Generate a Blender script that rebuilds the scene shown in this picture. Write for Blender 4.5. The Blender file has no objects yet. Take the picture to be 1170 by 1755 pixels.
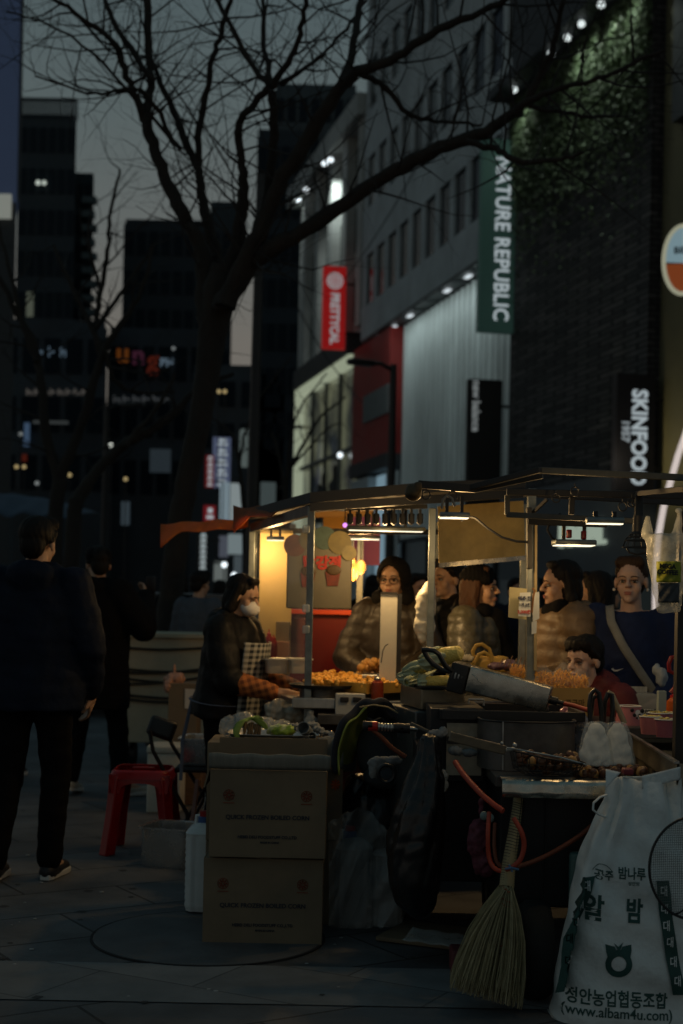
import bpy, bmesh, math, random
import numpy as np
from mathutils import Vector, Matrix, Euler
random.seed(7); np.random.seed(7)
R = math.radians; PI = math.pi
SC = bpy.context.scene; COL = SC.collection

# ------------------------------------------------------------------ camera
K = 2437.0; HC = 1.37; PX0, PY0 = 585.0, 1033.0; ROLL = 0.02
CR, SR = math.cos(ROLL), math.sin(ROLL)
cam_d = bpy.data.cameras.new('camera'); cam = bpy.data.objects.new('camera', cam_d); COL.objects.link(cam)
cam.location = (0, 0, HC); cam.rotation_euler = (PI/2, -ROLL, 0)
cam_d.sensor_fit = 'VERTICAL'; cam_d.sensor_height = 36.0; cam_d.sensor_width = 24.0
cam_d.lens = K*36/1755; cam_d.shift_y = (PY0-877.5)/1755
cam_d.clip_start = 0.1; cam_d.clip_end = 2000
cam_d.dof.use_dof = True; cam_d.dof.focus_distance = 5.3; cam_d.dof.aperture_fstop = 2.5; cam_d.dof.aperture_blades = 9
SC.camera = cam

# ------------------------------------------------------------------ dusk sky, no sun above the roofs any more
world = bpy.data.worlds.new('World'); SC.world = world; world.use_nodes = True
nt = world.node_tree; nt.nodes.clear()
w_out = nt.nodes.new('ShaderNodeOutputWorld'); w_bg = nt.nodes.new('ShaderNodeBackground')
w_sky = nt.nodes.new('ShaderNodeTexSky'); w_sky.sky_type = 'NISHITA'; w_sky.sun_disc = False
w_sky.sun_elevation = R(1.0); w_sky.sun_rotation = R(-8); w_sky.air_density = 1.0; w_sky.dust_density = 2.0
w_hs = nt.nodes.new('ShaderNodeHueSaturation'); w_hs.inputs['Saturation'].default_value = 0.35; w_hs.inputs['Value'].default_value = 0.5
w_tc = nt.nodes.new('ShaderNodeTexCoord'); w_sep = nt.nodes.new('ShaderNodeSeparateXYZ')
w_rp = nt.nodes.new('ShaderNodeValToRGB'); w_mx = nt.nodes.new('ShaderNodeMix'); w_mx.data_type = 'RGBA'
w_mx.inputs[0].default_value = 0.94
SKY = [(0.0, (1.75, 1.58, 1.34)), (0.18, (1.62, 1.54, 1.36)), (0.25, (1.30, 1.47, 1.43)), (0.32, (1.06, 1.38, 1.41)), (0.42, (.80, 1.16, 1.27)), (0.6, (.56, .98, 1.15)), (1.0, (.46, .86, 1.03))]
w_rp.color_ramp.elements[0].position = 0.0
while len(w_rp.color_ramp.elements) < len(SKY): w_rp.color_ramp.elements.new(0.5)
for e, (p, c) in zip(w_rp.color_ramp.elements, SKY): e.position = p; e.color = (*c, 1)
w_bg.inputs['Strength'].default_value = 0.085
nt.links.new(w_tc.outputs['Generated'], w_sep.inputs[0]); nt.links.new(w_sep.outputs[2], w_rp.inputs[0])
nt.links.new(w_sky.outputs[0], w_hs.inputs['Color']); nt.links.new(w_hs.outputs[0], w_mx.inputs[6]); nt.links.new(w_rp.outputs[0], w_mx.inputs[7])
nt.links.new(w_mx.outputs[2], w_bg.inputs['Color']); nt.links.new(w_bg.outputs[0], w_out.inputs[0])

SC.view_settings.view_transform = 'Standard'; SC.view_settings.look = 'None'
SC.view_settings.exposure = 0.0; SC.view_settings.gamma = 1.0
SC.cycles.use_denoising = True
try: SC.cycles.denoiser = 'OPENIMAGEDENOISE'
except Exception: pass
SC.cycles.max_bounces = 6; SC.cycles.diffuse_bounces = 3; SC.cycles.glossy_bounces = 3
SC.cycles.transmission_bounces = 5; SC.cycles.transparent_max_bounces = 12
SC.cycles.caustics_reflective = False; SC.cycles.caustics_refractive = False
SC.cycles.sample_clamp_indirect = 2.0

# ------------------------------------------------------------------ pixel of the photograph + distance -> point of the place
def ab(px, py):
    dx, dy = px-PX0, py-PY0
    return dx*CR+dy*SR, -dx*SR+dy*CR
def P(px, py, d):
    a, b = ab(px, py); return Vector((a/K*d, d, HC-b/K*d))
def G(px, py):
    a, b = ab(px, py); d = K*HC/b; return Vector((a/K*d, d, 0))
def S(r, g, b):                                            # display 0..255 -> linear
    return tuple(((c/255)/12.92 if c/255 <= .04045 else ((c/255+.055)/1.055)**2.4) for c in (r, g, b))

# ------------------------------------------------------------------ materials
MATS = {}
def M(name, col, rough=.6, metal=0.0, noise=(6, .25), bump=None, emit=None, alpha=None, trans=0.0, coat=0.0, rvar=.15, spec=None, stretch=None, sheen=0, sub=0):
    if name in MATS: return MATS[name]
    m = bpy.data.materials.new(name); m.use_nodes = True; t = m.node_tree; N = t.nodes; L = t.links
    b = N['Principled BSDF']
    b.inputs['Roughness'].default_value = rough; b.inputs['Metallic'].default_value = metal
    b.inputs['Coat Weight'].default_value = coat
    if spec is not None: b.inputs['Specular IOR Level'].default_value = spec
    if sheen: b.inputs['Sheen Weight'].default_value = sheen
    if sub: b.inputs['Subsurface Weight'].default_value = sub; b.inputs['Subsurface Radius'].default_value = (.012, .005, .003)
    tc = N.new('ShaderNodeTexCoord'); mp = N.new('ShaderNodeMapping'); L.new(tc.outputs['Object'], mp.inputs[0])
    if stretch: mp.inputs['Scale'].default_value = stretch
    if noise:
        nz = N.new('ShaderNodeTexNoise'); nz.inputs['Scale'].default_value = noise[0]; nz.inputs['Detail'].default_value = 6
        nz.inputs['Roughness'].default_value = .65
        L.new(mp.outputs[0], nz.inputs['Vector'])
        mr = N.new('ShaderNodeMapRange'); mr.inputs[1].default_value = .3; mr.inputs[2].default_value = .7
        mr.inputs[3].default_value = 1-noise[1]; mr.inputs[4].default_value = 1+noise[1]*.6
        L.new(nz.outputs['Fac'], mr.inputs[0])
        vm = N.new('ShaderNodeVectorMath'); vm.operation = 'SCALE'; vm.inputs[0].default_value = col
        L.new(mr.outputs[0], vm.inputs['Scale']); L.new(vm.outputs[0], b.inputs['Base Color'])
        mr2 = N.new('ShaderNodeMapRange'); mr2.inputs[3].default_value = max(.02, rough-rvar); mr2.inputs[4].default_value = min(1, rough+rvar)
        L.new(nz.outputs['Fac'], mr2.inputs[0]); L.new(mr2.outputs[0], b.inputs['Roughness'])
    else:
        b.inputs['Base Color'].default_value = (*col, 1)
    if bump:
        n2 = N.new('ShaderNodeTexNoise'); n2.inputs['Scale'].default_value = bump[0]; n2.inputs['Detail'].default_value = 4
        L.new(mp.outputs[0], n2.inputs['Vector'])
        bp = N.new('ShaderNodeBump'); bp.inputs['Strength'].default_value = bump[1]; bp.inputs['Distance'].default_value = bump[2] if len(bump) > 2 else .01
        L.new(n2.outputs['Fac'], bp.inputs['Height']); L.new(bp.outputs[0], b.inputs['Normal'])
    if emit: b.inputs['Emission Color'].default_value = (*emit[0], 1); b.inputs['Emission Strength'].default_value = emit[1]
    if trans: b.inputs['Transmission Weight'].default_value = trans
    if alpha is not None: b.inputs['Alpha'].default_value = alpha
    MATS[name] = m; return m
def translucent(m, col, f=.55):                           # thin cloth that lets lamp light through
    t = m.node_tree; N = t.nodes; L = t.links; o = N['Material Output']; tr = N.new('ShaderNodeBsdfTranslucent'); tr.inputs['Color'].default_value = (*col, 1)
    mx = N.new('ShaderNodeMixShader'); mx.inputs[0].default_value = f; L.new(N['Principled BSDF'].outputs[0], mx.inputs[1]); L.new(tr.outputs[0], mx.inputs[2]); L.new(mx.outputs[0], o.inputs[0]); return m
def nodes(m): return m.node_tree.nodes, m.node_tree.links, m.node_tree.nodes['Principled BSDF']

# ------------------------------------------------------------------ objects
def wloc(p):
    w = Vector((0, 0, 0))
    while p is not None: w += Vector(p.location); p = p.parent
    return w
def finish(name, me, mat, parent=None, kind=None):
    o = bpy.data.objects.new(name, me); COL.objects.link(o)
    if mat is not None: me.materials.append(mat)
    if parent is not None:
        o.parent = parent; o.location = -wloc(parent)
    elif kind != 'structure' and len(me.vertices):
        co = np.empty(len(me.vertices)*3, np.float32); me.vertices.foreach_get('co', co); co = co.reshape(-1, 3)
        lo, hi = co.min(0), co.max(0); c = np.array([(lo[0]+hi[0])/2, (lo[1]+hi[1])/2, lo[2]], np.float32)
        me.vertices.foreach_set('co', (co-c).ravel()); me.update(); o.location = Vector([float(x) for x in c])
    return o
def tag(o, label=None, cat=None, group=None, kind=None):
    if label: o['label'] = label
    if cat: o['category'] = cat
    if group: o['group'] = group
    if kind: o['kind'] = kind
    return o
def thing(name, label, cat, loc=(0, 0, 0), group=None):
    o = bpy.data.objects.new(name, None); COL.objects.link(o); o.location = Vector(loc); o.empty_display_size = .1
    return tag(o, label, cat, group)
def copy_tree(o, parent=None):
    c = o.copy(); COL.objects.link(c)
    if parent is not None: c.parent = parent
    for ch in list(o.children): copy_tree(ch, c)
    return c

def frame_of(d):
    d = d.normalized(); u = Vector((0, 0, 1)) if abs(d.z) < .9 else Vector((1, 0, 0))
    a = d.cross(u).normalized(); return a, a.cross(d).normalized(), d

class MB:
    def __init__(s): s.v = []; s.f = []; s.X = None
    def add(s, vs, fs):
        n = len(s.v)
        if s.X is not None: vs = [s.X @ Vector(v) for v in vs]
        s.v += [tuple(v) for v in vs]; s.f += [tuple(i+n for i in f) for f in fs]; return s
    def box(s, c, sz, rz=0, rot=None):
        c = Vector(c); m = rot if rot is not None else Matrix.Rotation(rz, 3, 'Z')
        vs = [c+m@Vector((x*sz[0]/2, y*sz[1]/2, z*sz[2]/2)) for x in (-1, 1) for y in (-1, 1) for z in (-1, 1)]
        return s.add(vs, [(0, 1, 3, 2), (4, 6, 7, 5), (0, 4, 5, 1), (2, 3, 7, 6), (0, 2, 6, 4), (1, 5, 7, 3)])
    def bx(s, lo, hi): lo, hi = Vector(lo), Vector(hi); return s.box((lo+hi)/2, hi-lo)
    def rbox(s, c, sz, r=.01, seg=3, rz=0, rot=None):
        b = bmesh.new(); bmesh.ops.create_cube(b, size=1)
        for v in b.verts: v.co = Vector((v.co.x*sz[0], v.co.y*sz[1], v.co.z*sz[2]))
        bmesh.ops.bevel(b, geom=list(b.edges)+list(b.verts), offset=r, segments=seg, profile=.5, affect='EDGES')
        m = rot if rot is not None else Matrix.Rotation(rz, 3, 'Z'); c = Vector(c); b.verts.index_update()
        s.add([c+m@v.co for v in b.verts], [tuple(v.index for v in f.verts) for f in b.faces]); b.free(); return s
    def bar(s, p0, p1, w, h=None):
        p0, p1 = Vector(p0), Vector(p1); h = h or w; a, u, d = frame_of(p1-p0)
        vs = [p+a*x*w/2+u*y*h/2 for p in (p0, p1) for x, y in ((-1, -1), (1, -1), (1, 1), (-1, 1))]
        return s.add(vs, [(3, 2, 1, 0), (4, 5, 6, 7)]+[(i, (i+1) % 4, 4+(i+1) % 4, 4+i) for i in range(4)])
    def tube(s, pts, r, n=8, cap=True, closed=False, flat=1.0):
        pts = [Vector(p) for p in pts]; m = len(pts); rs = r if isinstance(r, (list, tuple)) else [r]*m
        a = None; vs = []; fs = []
        for i in range(m):
            if closed: d = (pts[(i+1) % m]-pts[i-1])
            else: d = pts[min(i+1, m-1)]-pts[max(i-1, 0)]
            if d.length < 1e-9: d = Vector((0, 0, 1))
            d.normalize()
            if a is None: a = frame_of(d)[0]
            else:
                a = a-d*a.dot(d)
                a = a.normalized() if a.length > 1e-6 else frame_of(d)[0]
            u = d.cross(a)
            for j in range(n):
                t = 2*PI*j/n; vs.append(pts[i]+a*math.cos(t)*rs[i]+u*math.sin(t)*rs[i]*flat)
        for i in range(m if closed else m-1):
            k = (i+1) % m
            for j in range(n): fs.append((i*n+j, i*n+(j+1) % n, k*n+(j+1) % n, k*n+j))
        if cap and not closed: fs.append(tuple(range(n-1, -1, -1))); fs.append(tuple((m-1)*n+j for j in range(n)))
        return s.add(vs, fs)
    def lathe(s, c, prof, n=24, rot=None, cap=False):
        c = Vector(c); m = rot if rot is not None else Matrix.Identity(3); vs = []; fs = []
        for r, z in prof:
            for j in range(n): t = 2*PI*j/n; vs.append(c+m@Vector((r*math.cos(t), r*math.sin(t), z)))
        for i in range(len(prof)-1):
            for j in range(n): fs.append((i*n+j, i*n+(j+1) % n, (i+1)*n+(j+1) % n, (i+1)*n+j))
        if cap: fs.append(tuple(range(n-1, -1, -1))); fs.append(tuple((len(prof)-1)*n+j for j in range(n)))
        return s.add(vs, fs)
    def ell(s, c, r, nu=16, nv=10, rot=None):
        c = Vector(c); m = rot if rot is not None else Matrix.Identity(3)
        if not isinstance(r, (tuple, list, Vector)): r = (r, r, r)
        vs = [c+m@Vector((0, 0, -r[2]))]; fs = []
        for i in range(1, nv):
            p = -PI/2+PI*i/nv
            for j in range(nu):
                t = 2*PI*j/nu; vs.append(c+m@Vector((r[0]*math.cos(p)*math.cos(t), r[1]*math.cos(p)*math.sin(t), r[2]*math.sin(p))))
        vs.append(c+m@Vector((0, 0, r[2])))
        for j in range(nu): fs.append((0, 1+(j+1) % nu, 1+j))
        for i in range(nv-2):
            for j in range(nu): a = 1+i*nu; fs.append((a+j, a+(j+1) % nu, a+nu+(j+1) % nu, a+nu+j))
        a = 1+(nv-2)*nu
        for j in range(nu): fs.append((a+j, a+(j+1) % nu, len(vs)-1))
        return s.add(vs, fs)
    def cap(s, p0, p1, r0, r1=None, n=12):
        p0, p1 = Vector(p0), Vector(p1); r1 = r0 if r1 is None else r1
        d = p1-p0; d = d.normalized() if d.length > 1e-6 else Vector((0, 0, 1)); pts = []; rs = []
        for i in range(5): t = PI/2*(i+.12)/5; pts.append(p0-d*r0*math.cos(t)); rs.append(r0*math.sin(t))
        for t in (0, .33, .66, 1): pts.append(p0.lerp(p1, t)); rs.append(r0+(r1-r0)*t)
        for i in range(5): t = PI/2*(i+.88)/5; pts.append(p1+d*r1*math.sin(t)); rs.append(r1*math.cos(t))
        return s.tube(pts, rs, n)
    def loft(s, rings, n=24, cap=True):
        vs = []; fs = []; m = len(rings)
        for c, rx, ry in rings:
            for j in range(n): t = 2*PI*j/n; vs.append(Vector(c)+Vector((rx*math.cos(t), ry*math.sin(t), 0)))
        for i in range(m-1):
            for j in range(n): fs.append((i*n+j, i*n+(j+1) % n, (i+1)*n+(j+1) % n, (i+1)*n+j))
        if cap: fs.append(tuple(range(n-1, -1, -1))); fs.append(tuple((m-1)*n+j for j in range(n)))
        return s.add(vs, fs)
    def prism(s, poly, vec):
        poly = [Vector(p) for p in poly]; vec = Vector(vec); n = len(poly)
        nrm = Vector((0, 0, 0))
        for i in range(n): nrm += (poly[i]-poly[0]).cross(poly[(i+1) % n]-poly[0])
        if nrm.dot(vec) > 0: poly.reverse()
        return s.add(poly+[p+vec for p in poly], [tuple(range(n)), tuple(range(2*n-1, n-1, -1))]+[(i, n+i, n+(i+1) % n, (i+1) % n) for i in range(n)])
    def grid(s, fn, nu, nv):
        vs = [fn(i/nu, j/nv) for j in range(nv+1) for i in range(nu+1)]
        return s.add(vs, [(j*(nu+1)+i, j*(nu+1)+i+1, (j+1)*(nu+1)+i+1, (j+1)*(nu+1)+i) for j in range(nv) for i in range(nu)])
    def quad(s, a, b, c, d): return s.add([a, b, c, d], [(0, 1, 2, 3)])
    def mesh(s, name='m'):
        me = bpy.data.meshes.new(name); me.from_pydata(s.v, [], s.f); me.update(); return me
    def build(s, name, mat, parent=None, smooth=40, bevel=0, solid=0, sub=0, kind=None):
        me = s.mesh(name)
        if smooth: me.shade_smooth(); me.set_sharp_from_angle(angle=R(smooth))
        o = finish(name, me, mat, parent, kind)
        if solid: q = o.modifiers.new('solid', 'SOLIDIFY'); q.thickness = solid; q.offset = 0
        if sub: q = o.modifiers.new('sub', 'SUBSURF'); q.levels = sub; q.render_levels = sub
        if bevel: q = o.modifiers.new('bevel', 'BEVEL'); q.width = bevel; q.segments = 2; q.limit_method = 'ANGLE'; q.angle_limit = R(50)
        if kind: o['kind'] = kind
        return o
    def remesh(s, name, mat, parent=None, vox=.012, it=6, disp=None):
        me = s.mesh('tmp'); o = bpy.data.objects.new('tmp', me); COL.objects.link(o)
        q = o.modifiers.new('r', 'REMESH'); q.mode = 'VOXEL'; q.voxel_size = vox
        if it: q = o.modifiers.new('s', 'SMOOTH'); q.iterations = it; q.factor = .5
        dg = bpy.context.evaluated_depsgraph_get(); dg.update()
        m2 = bpy.data.meshes.new_from_object(o.evaluated_get(dg)); bpy.data.objects.remove(o); bpy.data.meshes.remove(me)
        m2.name = name
        if disp and len(m2.vertices):
            n = len(m2.vertices); co = np.empty(n*3, np.float32); m2.vertices.foreach_get('co', co); co = co.reshape(-1, 3)
            nn = np.empty(n*3, np.float32); m2.vertex_normals.foreach_get('vector', nn); nn = nn.reshape(-1, 3)
            co = co+nn*disp(co)[:, None]; m2.vertices.foreach_set('co', co.astype(np.float32).ravel()); m2.update()
        m2.shade_smooth()
        return finish(name, m2, mat, parent)

def nz3(co, f, seed=0):                                     # cheap smooth noise, -1..1
    rs = np.random.RandomState(seed); out = np.zeros(len(co))
    for k in range(6):
        d = rs.normal(size=3); d /= np.linalg.norm(d)
        out += np.sin(co@d*f*(1+.35*k)+rs.rand()*7)/(1+.3*k)
    return out/3.2
def text(name, body, mat, parent, mtx, size=.1, ext=.002, off=0, kind=None, align='CENTER', space=1.0, sx=1.0):
    c = bpy.data.curves.new('t', 'FONT'); c.body = body; c.size = size; c.extrude = ext; c.offset = off; c.align_x = align; c.align_y = 'CENTER'
    c.space_character = space; c.resolution_u = 3
    o = bpy.data.objects.new('t', c); COL.objects.link(o)
    dg = bpy.context.evaluated_depsgraph_get(); dg.update()
    me = bpy.data.meshes.new_from_object(o.evaluated_get(dg)); bpy.data.objects.remove(o); bpy.data.curves.remove(c)
    me.transform(Matrix.Diagonal((sx, 1, 1, 1))); me.transform(mtx); me.materials.clear(); me.name = name
    return finish(name, me, mat, parent)
def basis(o, x, y):                                         # matrix whose text plane has right = x, up = y
    x = Vector(x).normalized(); y = Vector(y); y = (y-x*y.dot(x)).normalized(); z = x.cross(y)
    return Matrix(((x.x, y.x, z.x, o[0]), (x.y, y.y, z.y, o[1]), (x.z, y.z, z.z, o[2]), (0, 0, 0, 1)))
def lamp(name, kind, loc, power, col, size=.1, aim=(0, 0, -1), parent=None, spot=None, blend=.5, sy=None):
    l = bpy.data.lights.new(name, kind); l.energy = power; l.color = col
    if kind == 'AREA':
        l.shape = 'RECTANGLE' if sy else 'DISK'; l.size = size
        if sy: l.size_y = sy
    elif kind == 'SPOT': l.spot_size = R(spot or 90); l.spot_blend = blend; l.shadow_soft_size = size
    else: l.shadow_soft_size = size
    o = bpy.data.objects.new(name, l); COL.objects.link(o)
    o.rotation_euler = Vector(aim).to_track_quat('-Z', 'Y').to_euler()
    if parent is not None:
        o.parent = parent; o.location = Vector(loc)-wloc(parent)
    else: o.location = loc
    return o

# ================================================================== THE SETTING
Zv = Vector((0, 0, 1))
UD = Vector((-.243, 1, 0)).normalized(); ND = Vector((-UD.y, UD.x, 0)).normalized()   # along the street; out of the facades
FR = math.atan2(UD.y, UD.x)
def FP(Y, z, out=0.0): return Vector((13.39-.243*Y, Y, z))+ND*out
def FY(px, py, out=0.0):                                     # pixel on the facade plane -> (Y, z)
    a, b = ab(px, py); Y = (13.39-out*1.03)/(a/K+.243); return Y, HC-b/K*Y
def fbox(m, Y0, Y1, z0, z1, o0, o1):
    return m.prism([FP(Y0, z0, o0), FP(Y1, z0, o0), FP(Y1, z1, o0), FP(Y0, z1, o0)], ND*(o1-o0))

# ---- paving
m_pave = M('paving stone', (.12, .125, .13), 1.0 and .75, noise=(1.6, .55), bump=(60, .35, .005))
N, L, B = nodes(m_pave)
def add_brick(mat, scale, c1, c2, mortar, rot=0.0, w=.5, h=.25, ms=.012, off=.5, bstr=.5, tri=None):
    N, L, B = nodes(mat)
    tc = N.new('ShaderNodeTexCoord'); mp = N.new('ShaderNodeMapping'); mp.inputs['Rotation'].default_value = tri if tri else (0, 0, rot)
    br = N.new('ShaderNodeTexBrick'); br.inputs['Scale'].default_value = scale; br.inputs['Color1'].default_value = (*c1, 1); br.inputs['Color2'].default_value = (*c2, 1)
    br.inputs['Mortar'].default_value = (*mortar, 1); br.inputs['Mortar Size'].default_value = ms; br.inputs['Brick Width'].default_value = w; br.inputs['Row Height'].default_value = h
    br.offset = off
    L.new(tc.outputs['Object'], mp.inputs[0]); L.new(mp.outputs[0], br.inputs['Vector'])
    src = B.inputs['Base Color'].links[0].from_socket
    mx = N.new('ShaderNodeMix'); mx.data_type = 'RGBA'; mx.blend_type = 'MULTIPLY'; mx.inputs[0].default_value = 1
    L.new(src, mx.inputs[6]); L.new(br.outputs['Color'], mx.inputs[7]); L.new(mx.outputs[2], B.inputs['Base Color'])
    bp = N.new('ShaderNodeBump'); bp.inputs['Strength'].default_value = bstr; bp.inputs['Distance'].default_value = .01; bp.invert = True
    L.new(br.outputs['Fac'], bp.inputs['Height'])
    if B.inputs['Normal'].links: L.new(B.inputs['Normal'].links[0].from_socket, bp.inputs['Normal'])
    L.new(bp.outputs[0], B.inputs['Normal'])
add_brick(m_pave, 1.0, (1.15, 1.12, 1.1), (.72, .74, .78), (.3, .3, .3), rot=R(-32), w=.9, h=.45, ms=.007)
g = MB(); g.quad((-420, -30, 0), (420, -30, 0), (420, 900, 0), (-420, 900, 0)); g.build('ground', m_pave, kind='structure', smooth=0)
m_band = M('light paving stone', (.19, .2, .205), .75, noise=(5, .25), bump=(80, .25, .004))
add_brick(m_band, 1.0, (1.1, 1.1, 1.1), (.85, .85, .85), (.5, .5, .5), rot=R(28), w=.8, h=.42, ms=.005)
def gstrip(name, pts, mat, z):
    g = MB(); g.add([Vector((p.x, p.y, z)) for p in pts], [tuple(range(len(pts)))]); return g.build(name, mat, kind='structure', smooth=0)
A0, A1 = G(0, 1648), G(420, 1656); B0, B1 = G(0, 1706), G(420, 1733)
d0 = (A1-A0).normalized(); d1 = (B1-B0).normalized()
gstrip('pavement_band', [A0-d0*6, G(210, 1718)-d0*7, G(210, 1718)+d0*5, A1+d0*4], m_band, .004)
# the round cover under the cartons
mh = G(357, 1607); m_cover = M('cover stone', (.10, .105, .11), .7, noise=(6, .3), bump=(90, .3, .004))
mt = thing('manhole_cover', 'round paved access cover in the ground below the corn cartons', 'manhole cover', (mh.x, mh.y, 0))
g = MB(); g.lathe((mh.x, mh.y, 0), [(0, .009), (.46, .009), (.465, .004)], 72); g.build('cover', m_cover, mt, smooth=0)
m_joint = M('joint dark', (.02, .02, .022), .9)
g = MB(); g.lathe((mh.x, mh.y, 0), [(.465, .0075), (.474, .0075), (.475, .002)], 72); g.build('rim', m_joint, mt, smooth=0)
g = MB()
for i in range(60):                                          # grit and litter flecks
    x, y = random.uniform(-1.9, .3), random.uniform(4.8, 8); s_ = random.uniform(.003, .012)
    g.ell((x, y, .003), (s_, s_*.7, s_*.35), 6, 4)
o = g.build('litter', M('grit', (.35, .35, .34), .8)); tag(o, 'pale grit and crumbs scattered over the dark paving', 'litter', kind='stuff')

g = MB(); rs_ = random.Random(12)
for i in range(70):
    x, y = rs_.uniform(-2.2, .9), rs_.uniform(4.7, 9.5); r_ = rs_.uniform(.008, .024); n_ = 9; ph_ = rs_.random()*6
    zz_ = .0062 if (y < 5.5) else .0022
    if (x-mh.x)**2+(y-mh.y)**2 < .3: continue
    g.add([(x+r_*(1+.25*math.sin(3*k+ph_))*math.cos(2*PI*k/n_), y+r_*(1+.25*math.cos(2*k+ph_))*math.sin(2*PI*k/n_), zz_) for k in range(n_)], [tuple(range(n_))])
o = g.build('gum_spots', M('old gum', (.05, .05, .05), .8, noise=None), smooth=0); tag(o, 'flat dark gum spots trodden into the paving', 'gum spots', kind='stuff')
# ---- materials of the buildings
m_conc = M('painted concrete', (.50, .55, .57), .8, noise=(.6, .25), bump=(12, .2, .01))
m_conc2 = M('pale stone', (.42, .44, .42), .75, noise=(.8, .25))
m_dark = M('dark cladding', (.035, .04, .045), .6, noise=(.5, .3))
m_dglass = M('dark window glass', (.006, .008, .010), .2, noise=(1.2, .3), spec=.25)
m_wframe = M('grey window frame', (.09, .10, .105), .5, noise=(3, .2))
m_black = M('black painted metal', (.012, .012, .013), .45, noise=(8, .3))
def E(name, col, s): return M(name, (.02, .02, .02), .5, noise=None, emit=(col, s))
m_wh = E('cold white letters', (.78, .9, .95), .42); m_whb = E('cold white lamp', (.85, .95, 1), 1.6); m_warm = E('warm bulb', (1, .72, .35), 3.0)

# ---- grey office block with rows of windows
ob = thing('office_building', 'grey office block with rows of tall dark windows above the ribbed white shop', 'building', FP(44, 0))
Y0, Y1, TOP = 36.75, 52.95, 33.0
w = MB(); fbox(w, Y0, Y1, 11.12, TOP, -9, -.17)
rows = [12.3+3.6*i for i in range(6)]; zb = 11.12
for z in rows: fbox(w, Y0, Y1, zb, z, -.17, 0); zb = z+1.85
fbox(w, Y0, Y1, zb, TOP, -.17, 0)
ncol, pit = 11, 1.44
for z in rows:
    for c in range(ncol+1):
        yc = Y1-.35-c*pit
        fbox(w, max(yc-.2, Y0), min(yc+.2, Y1), z, z+1.85, -.17, -.003)
w.build('wall', m_conc, ob, smooth=0)
sf = MB(); fbox(sf, Y0, Y1, 11.05, 11.12, -1.2, -.02); 
for c in range(12): fbox(sf, Y0+c*1.4, Y0+c*1.4+.12, 11.0, 11.05, -.5, -.05)
sf.build('soffit', m_wframe, ob, smooth=0)
pane = None
for z in rows:
    for c in range(ncol):
        yc = Y1-.35-(c+.5)*pit
        if pane is None:
            g = MB(); g.prism([(-.53, .0, .0), (.53, 0, 0), (.53, 0, 1.85), (-.53, 0, 1.85)], (0, .04, 0)); pane = g.mesh('window'); pane.materials.append(m_dglass)
            f = MB()
            f.bx((-.52, -.03, 0), (-.47, .0, 1.85)); f.bx((.47, -.03, 0), (.52, .0, 1.85)); f.bx((-.47, -.03, 0), (.47, 0, .06)); f.bx((-.47, -.03, 1.79), (.47, 0, 1.85)); f.bx((-.47, -.03, .55), (.47, 0, .6))
            fme = f.mesh('frame'); fme.materials.append(m_wframe)
        p = bpy.data.objects.new('window', pane); COL.objects.link(p); p.parent = ob; p.location = FP(yc, z, -.125)-wloc(ob); p.rotation_euler.z = FR
        q = bpy.data.objects.new('frame', fme); COL.objects.link(q); q.parent = p
# downlights in the soffit
lens = MB(); lens.rbox((0, 0, 0), (.42, .16, .05), .02, 3); lme = lens.mesh('ceiling_light')
lme.materials.append(E('soffit lens', (.85, .95, 1), .75))
for px, py in ((652, 545), (675, 522), (703, 503), (767, 455), (803, 432)):
    Y, z = FY(px, py+3, -.22); o = bpy.data.objects.new('ceiling_light', lme); COL.objects.link(o); o.parent = ob; o.location = FP(Y, 10.99, -.24)-wloc(ob); o.rotation_euler.z = FR
    if px == 703:
        dl = lamp('unseen_wash', 'AREA', FP(43.2, 10.9, .45), 62, (.8, .96, .95), .4, parent=ob, sy=12.0)  # one long unseen area light, added to wash the ribs for all lenses
        zz = -Vector((ND.x*-.35, ND.y*-.35, -1)).normalized(); dl.rotation_euler = Matrix((UD.cross(zz), UD, zz)).transposed().to_euler()

# ---- ribbed white shop front under it
rb = thing('ribbed_shopfront', 'tall white ribbed metal shop front lit from the soffit above', 'shop front', FP(43, 0, -.6))
m_rib = M('white ribbed metal', (.68, .74, .73), .55, metal=.1, noise=(.5, .35), stretch=(1, 1, .3))
w = MB()
for i in range(25):
    y = 37.1+i*.5; c = [FP(y+.16*math.cos(t), 3.6, -.62+.085*math.sin(t)) for t in [PI*k/6 for k in range(7)]]
    w.prism(c, Zv*7.4)
w.build('ribbed_panel', m_rib, rb, smooth=35)
g = MB(); fbox(g, 36.9, 49.2, 3.6, 11.0, -.8, -.625); g.build('back_panel', M('rib shade panel', (.05, .06, .065), .6, noise=(.6, .3)), rb, smooth=0)  # dark panel paints the shade between the white ribs
g = MB(); fbox(g, 36.9, 52.9, 0, 3.5, -.9, -.8); g.build('window', E('dim shop glass', (.35, .45, .48), .025), rb, smooth=0)
for y in (36.9, 40, 43.2, 46.3, 49.2): g = MB(); fbox(g, y, y+.14, 0, 3.5, -.8, -.62); g.build('frame', m_dark, rb, smooth=0)
g = MB(); fbox(g, 36.9, 49.2, 3.5, 3.6, -.8, -.5); g.build('frame', m_dark, rb, smooth=0)

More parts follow.
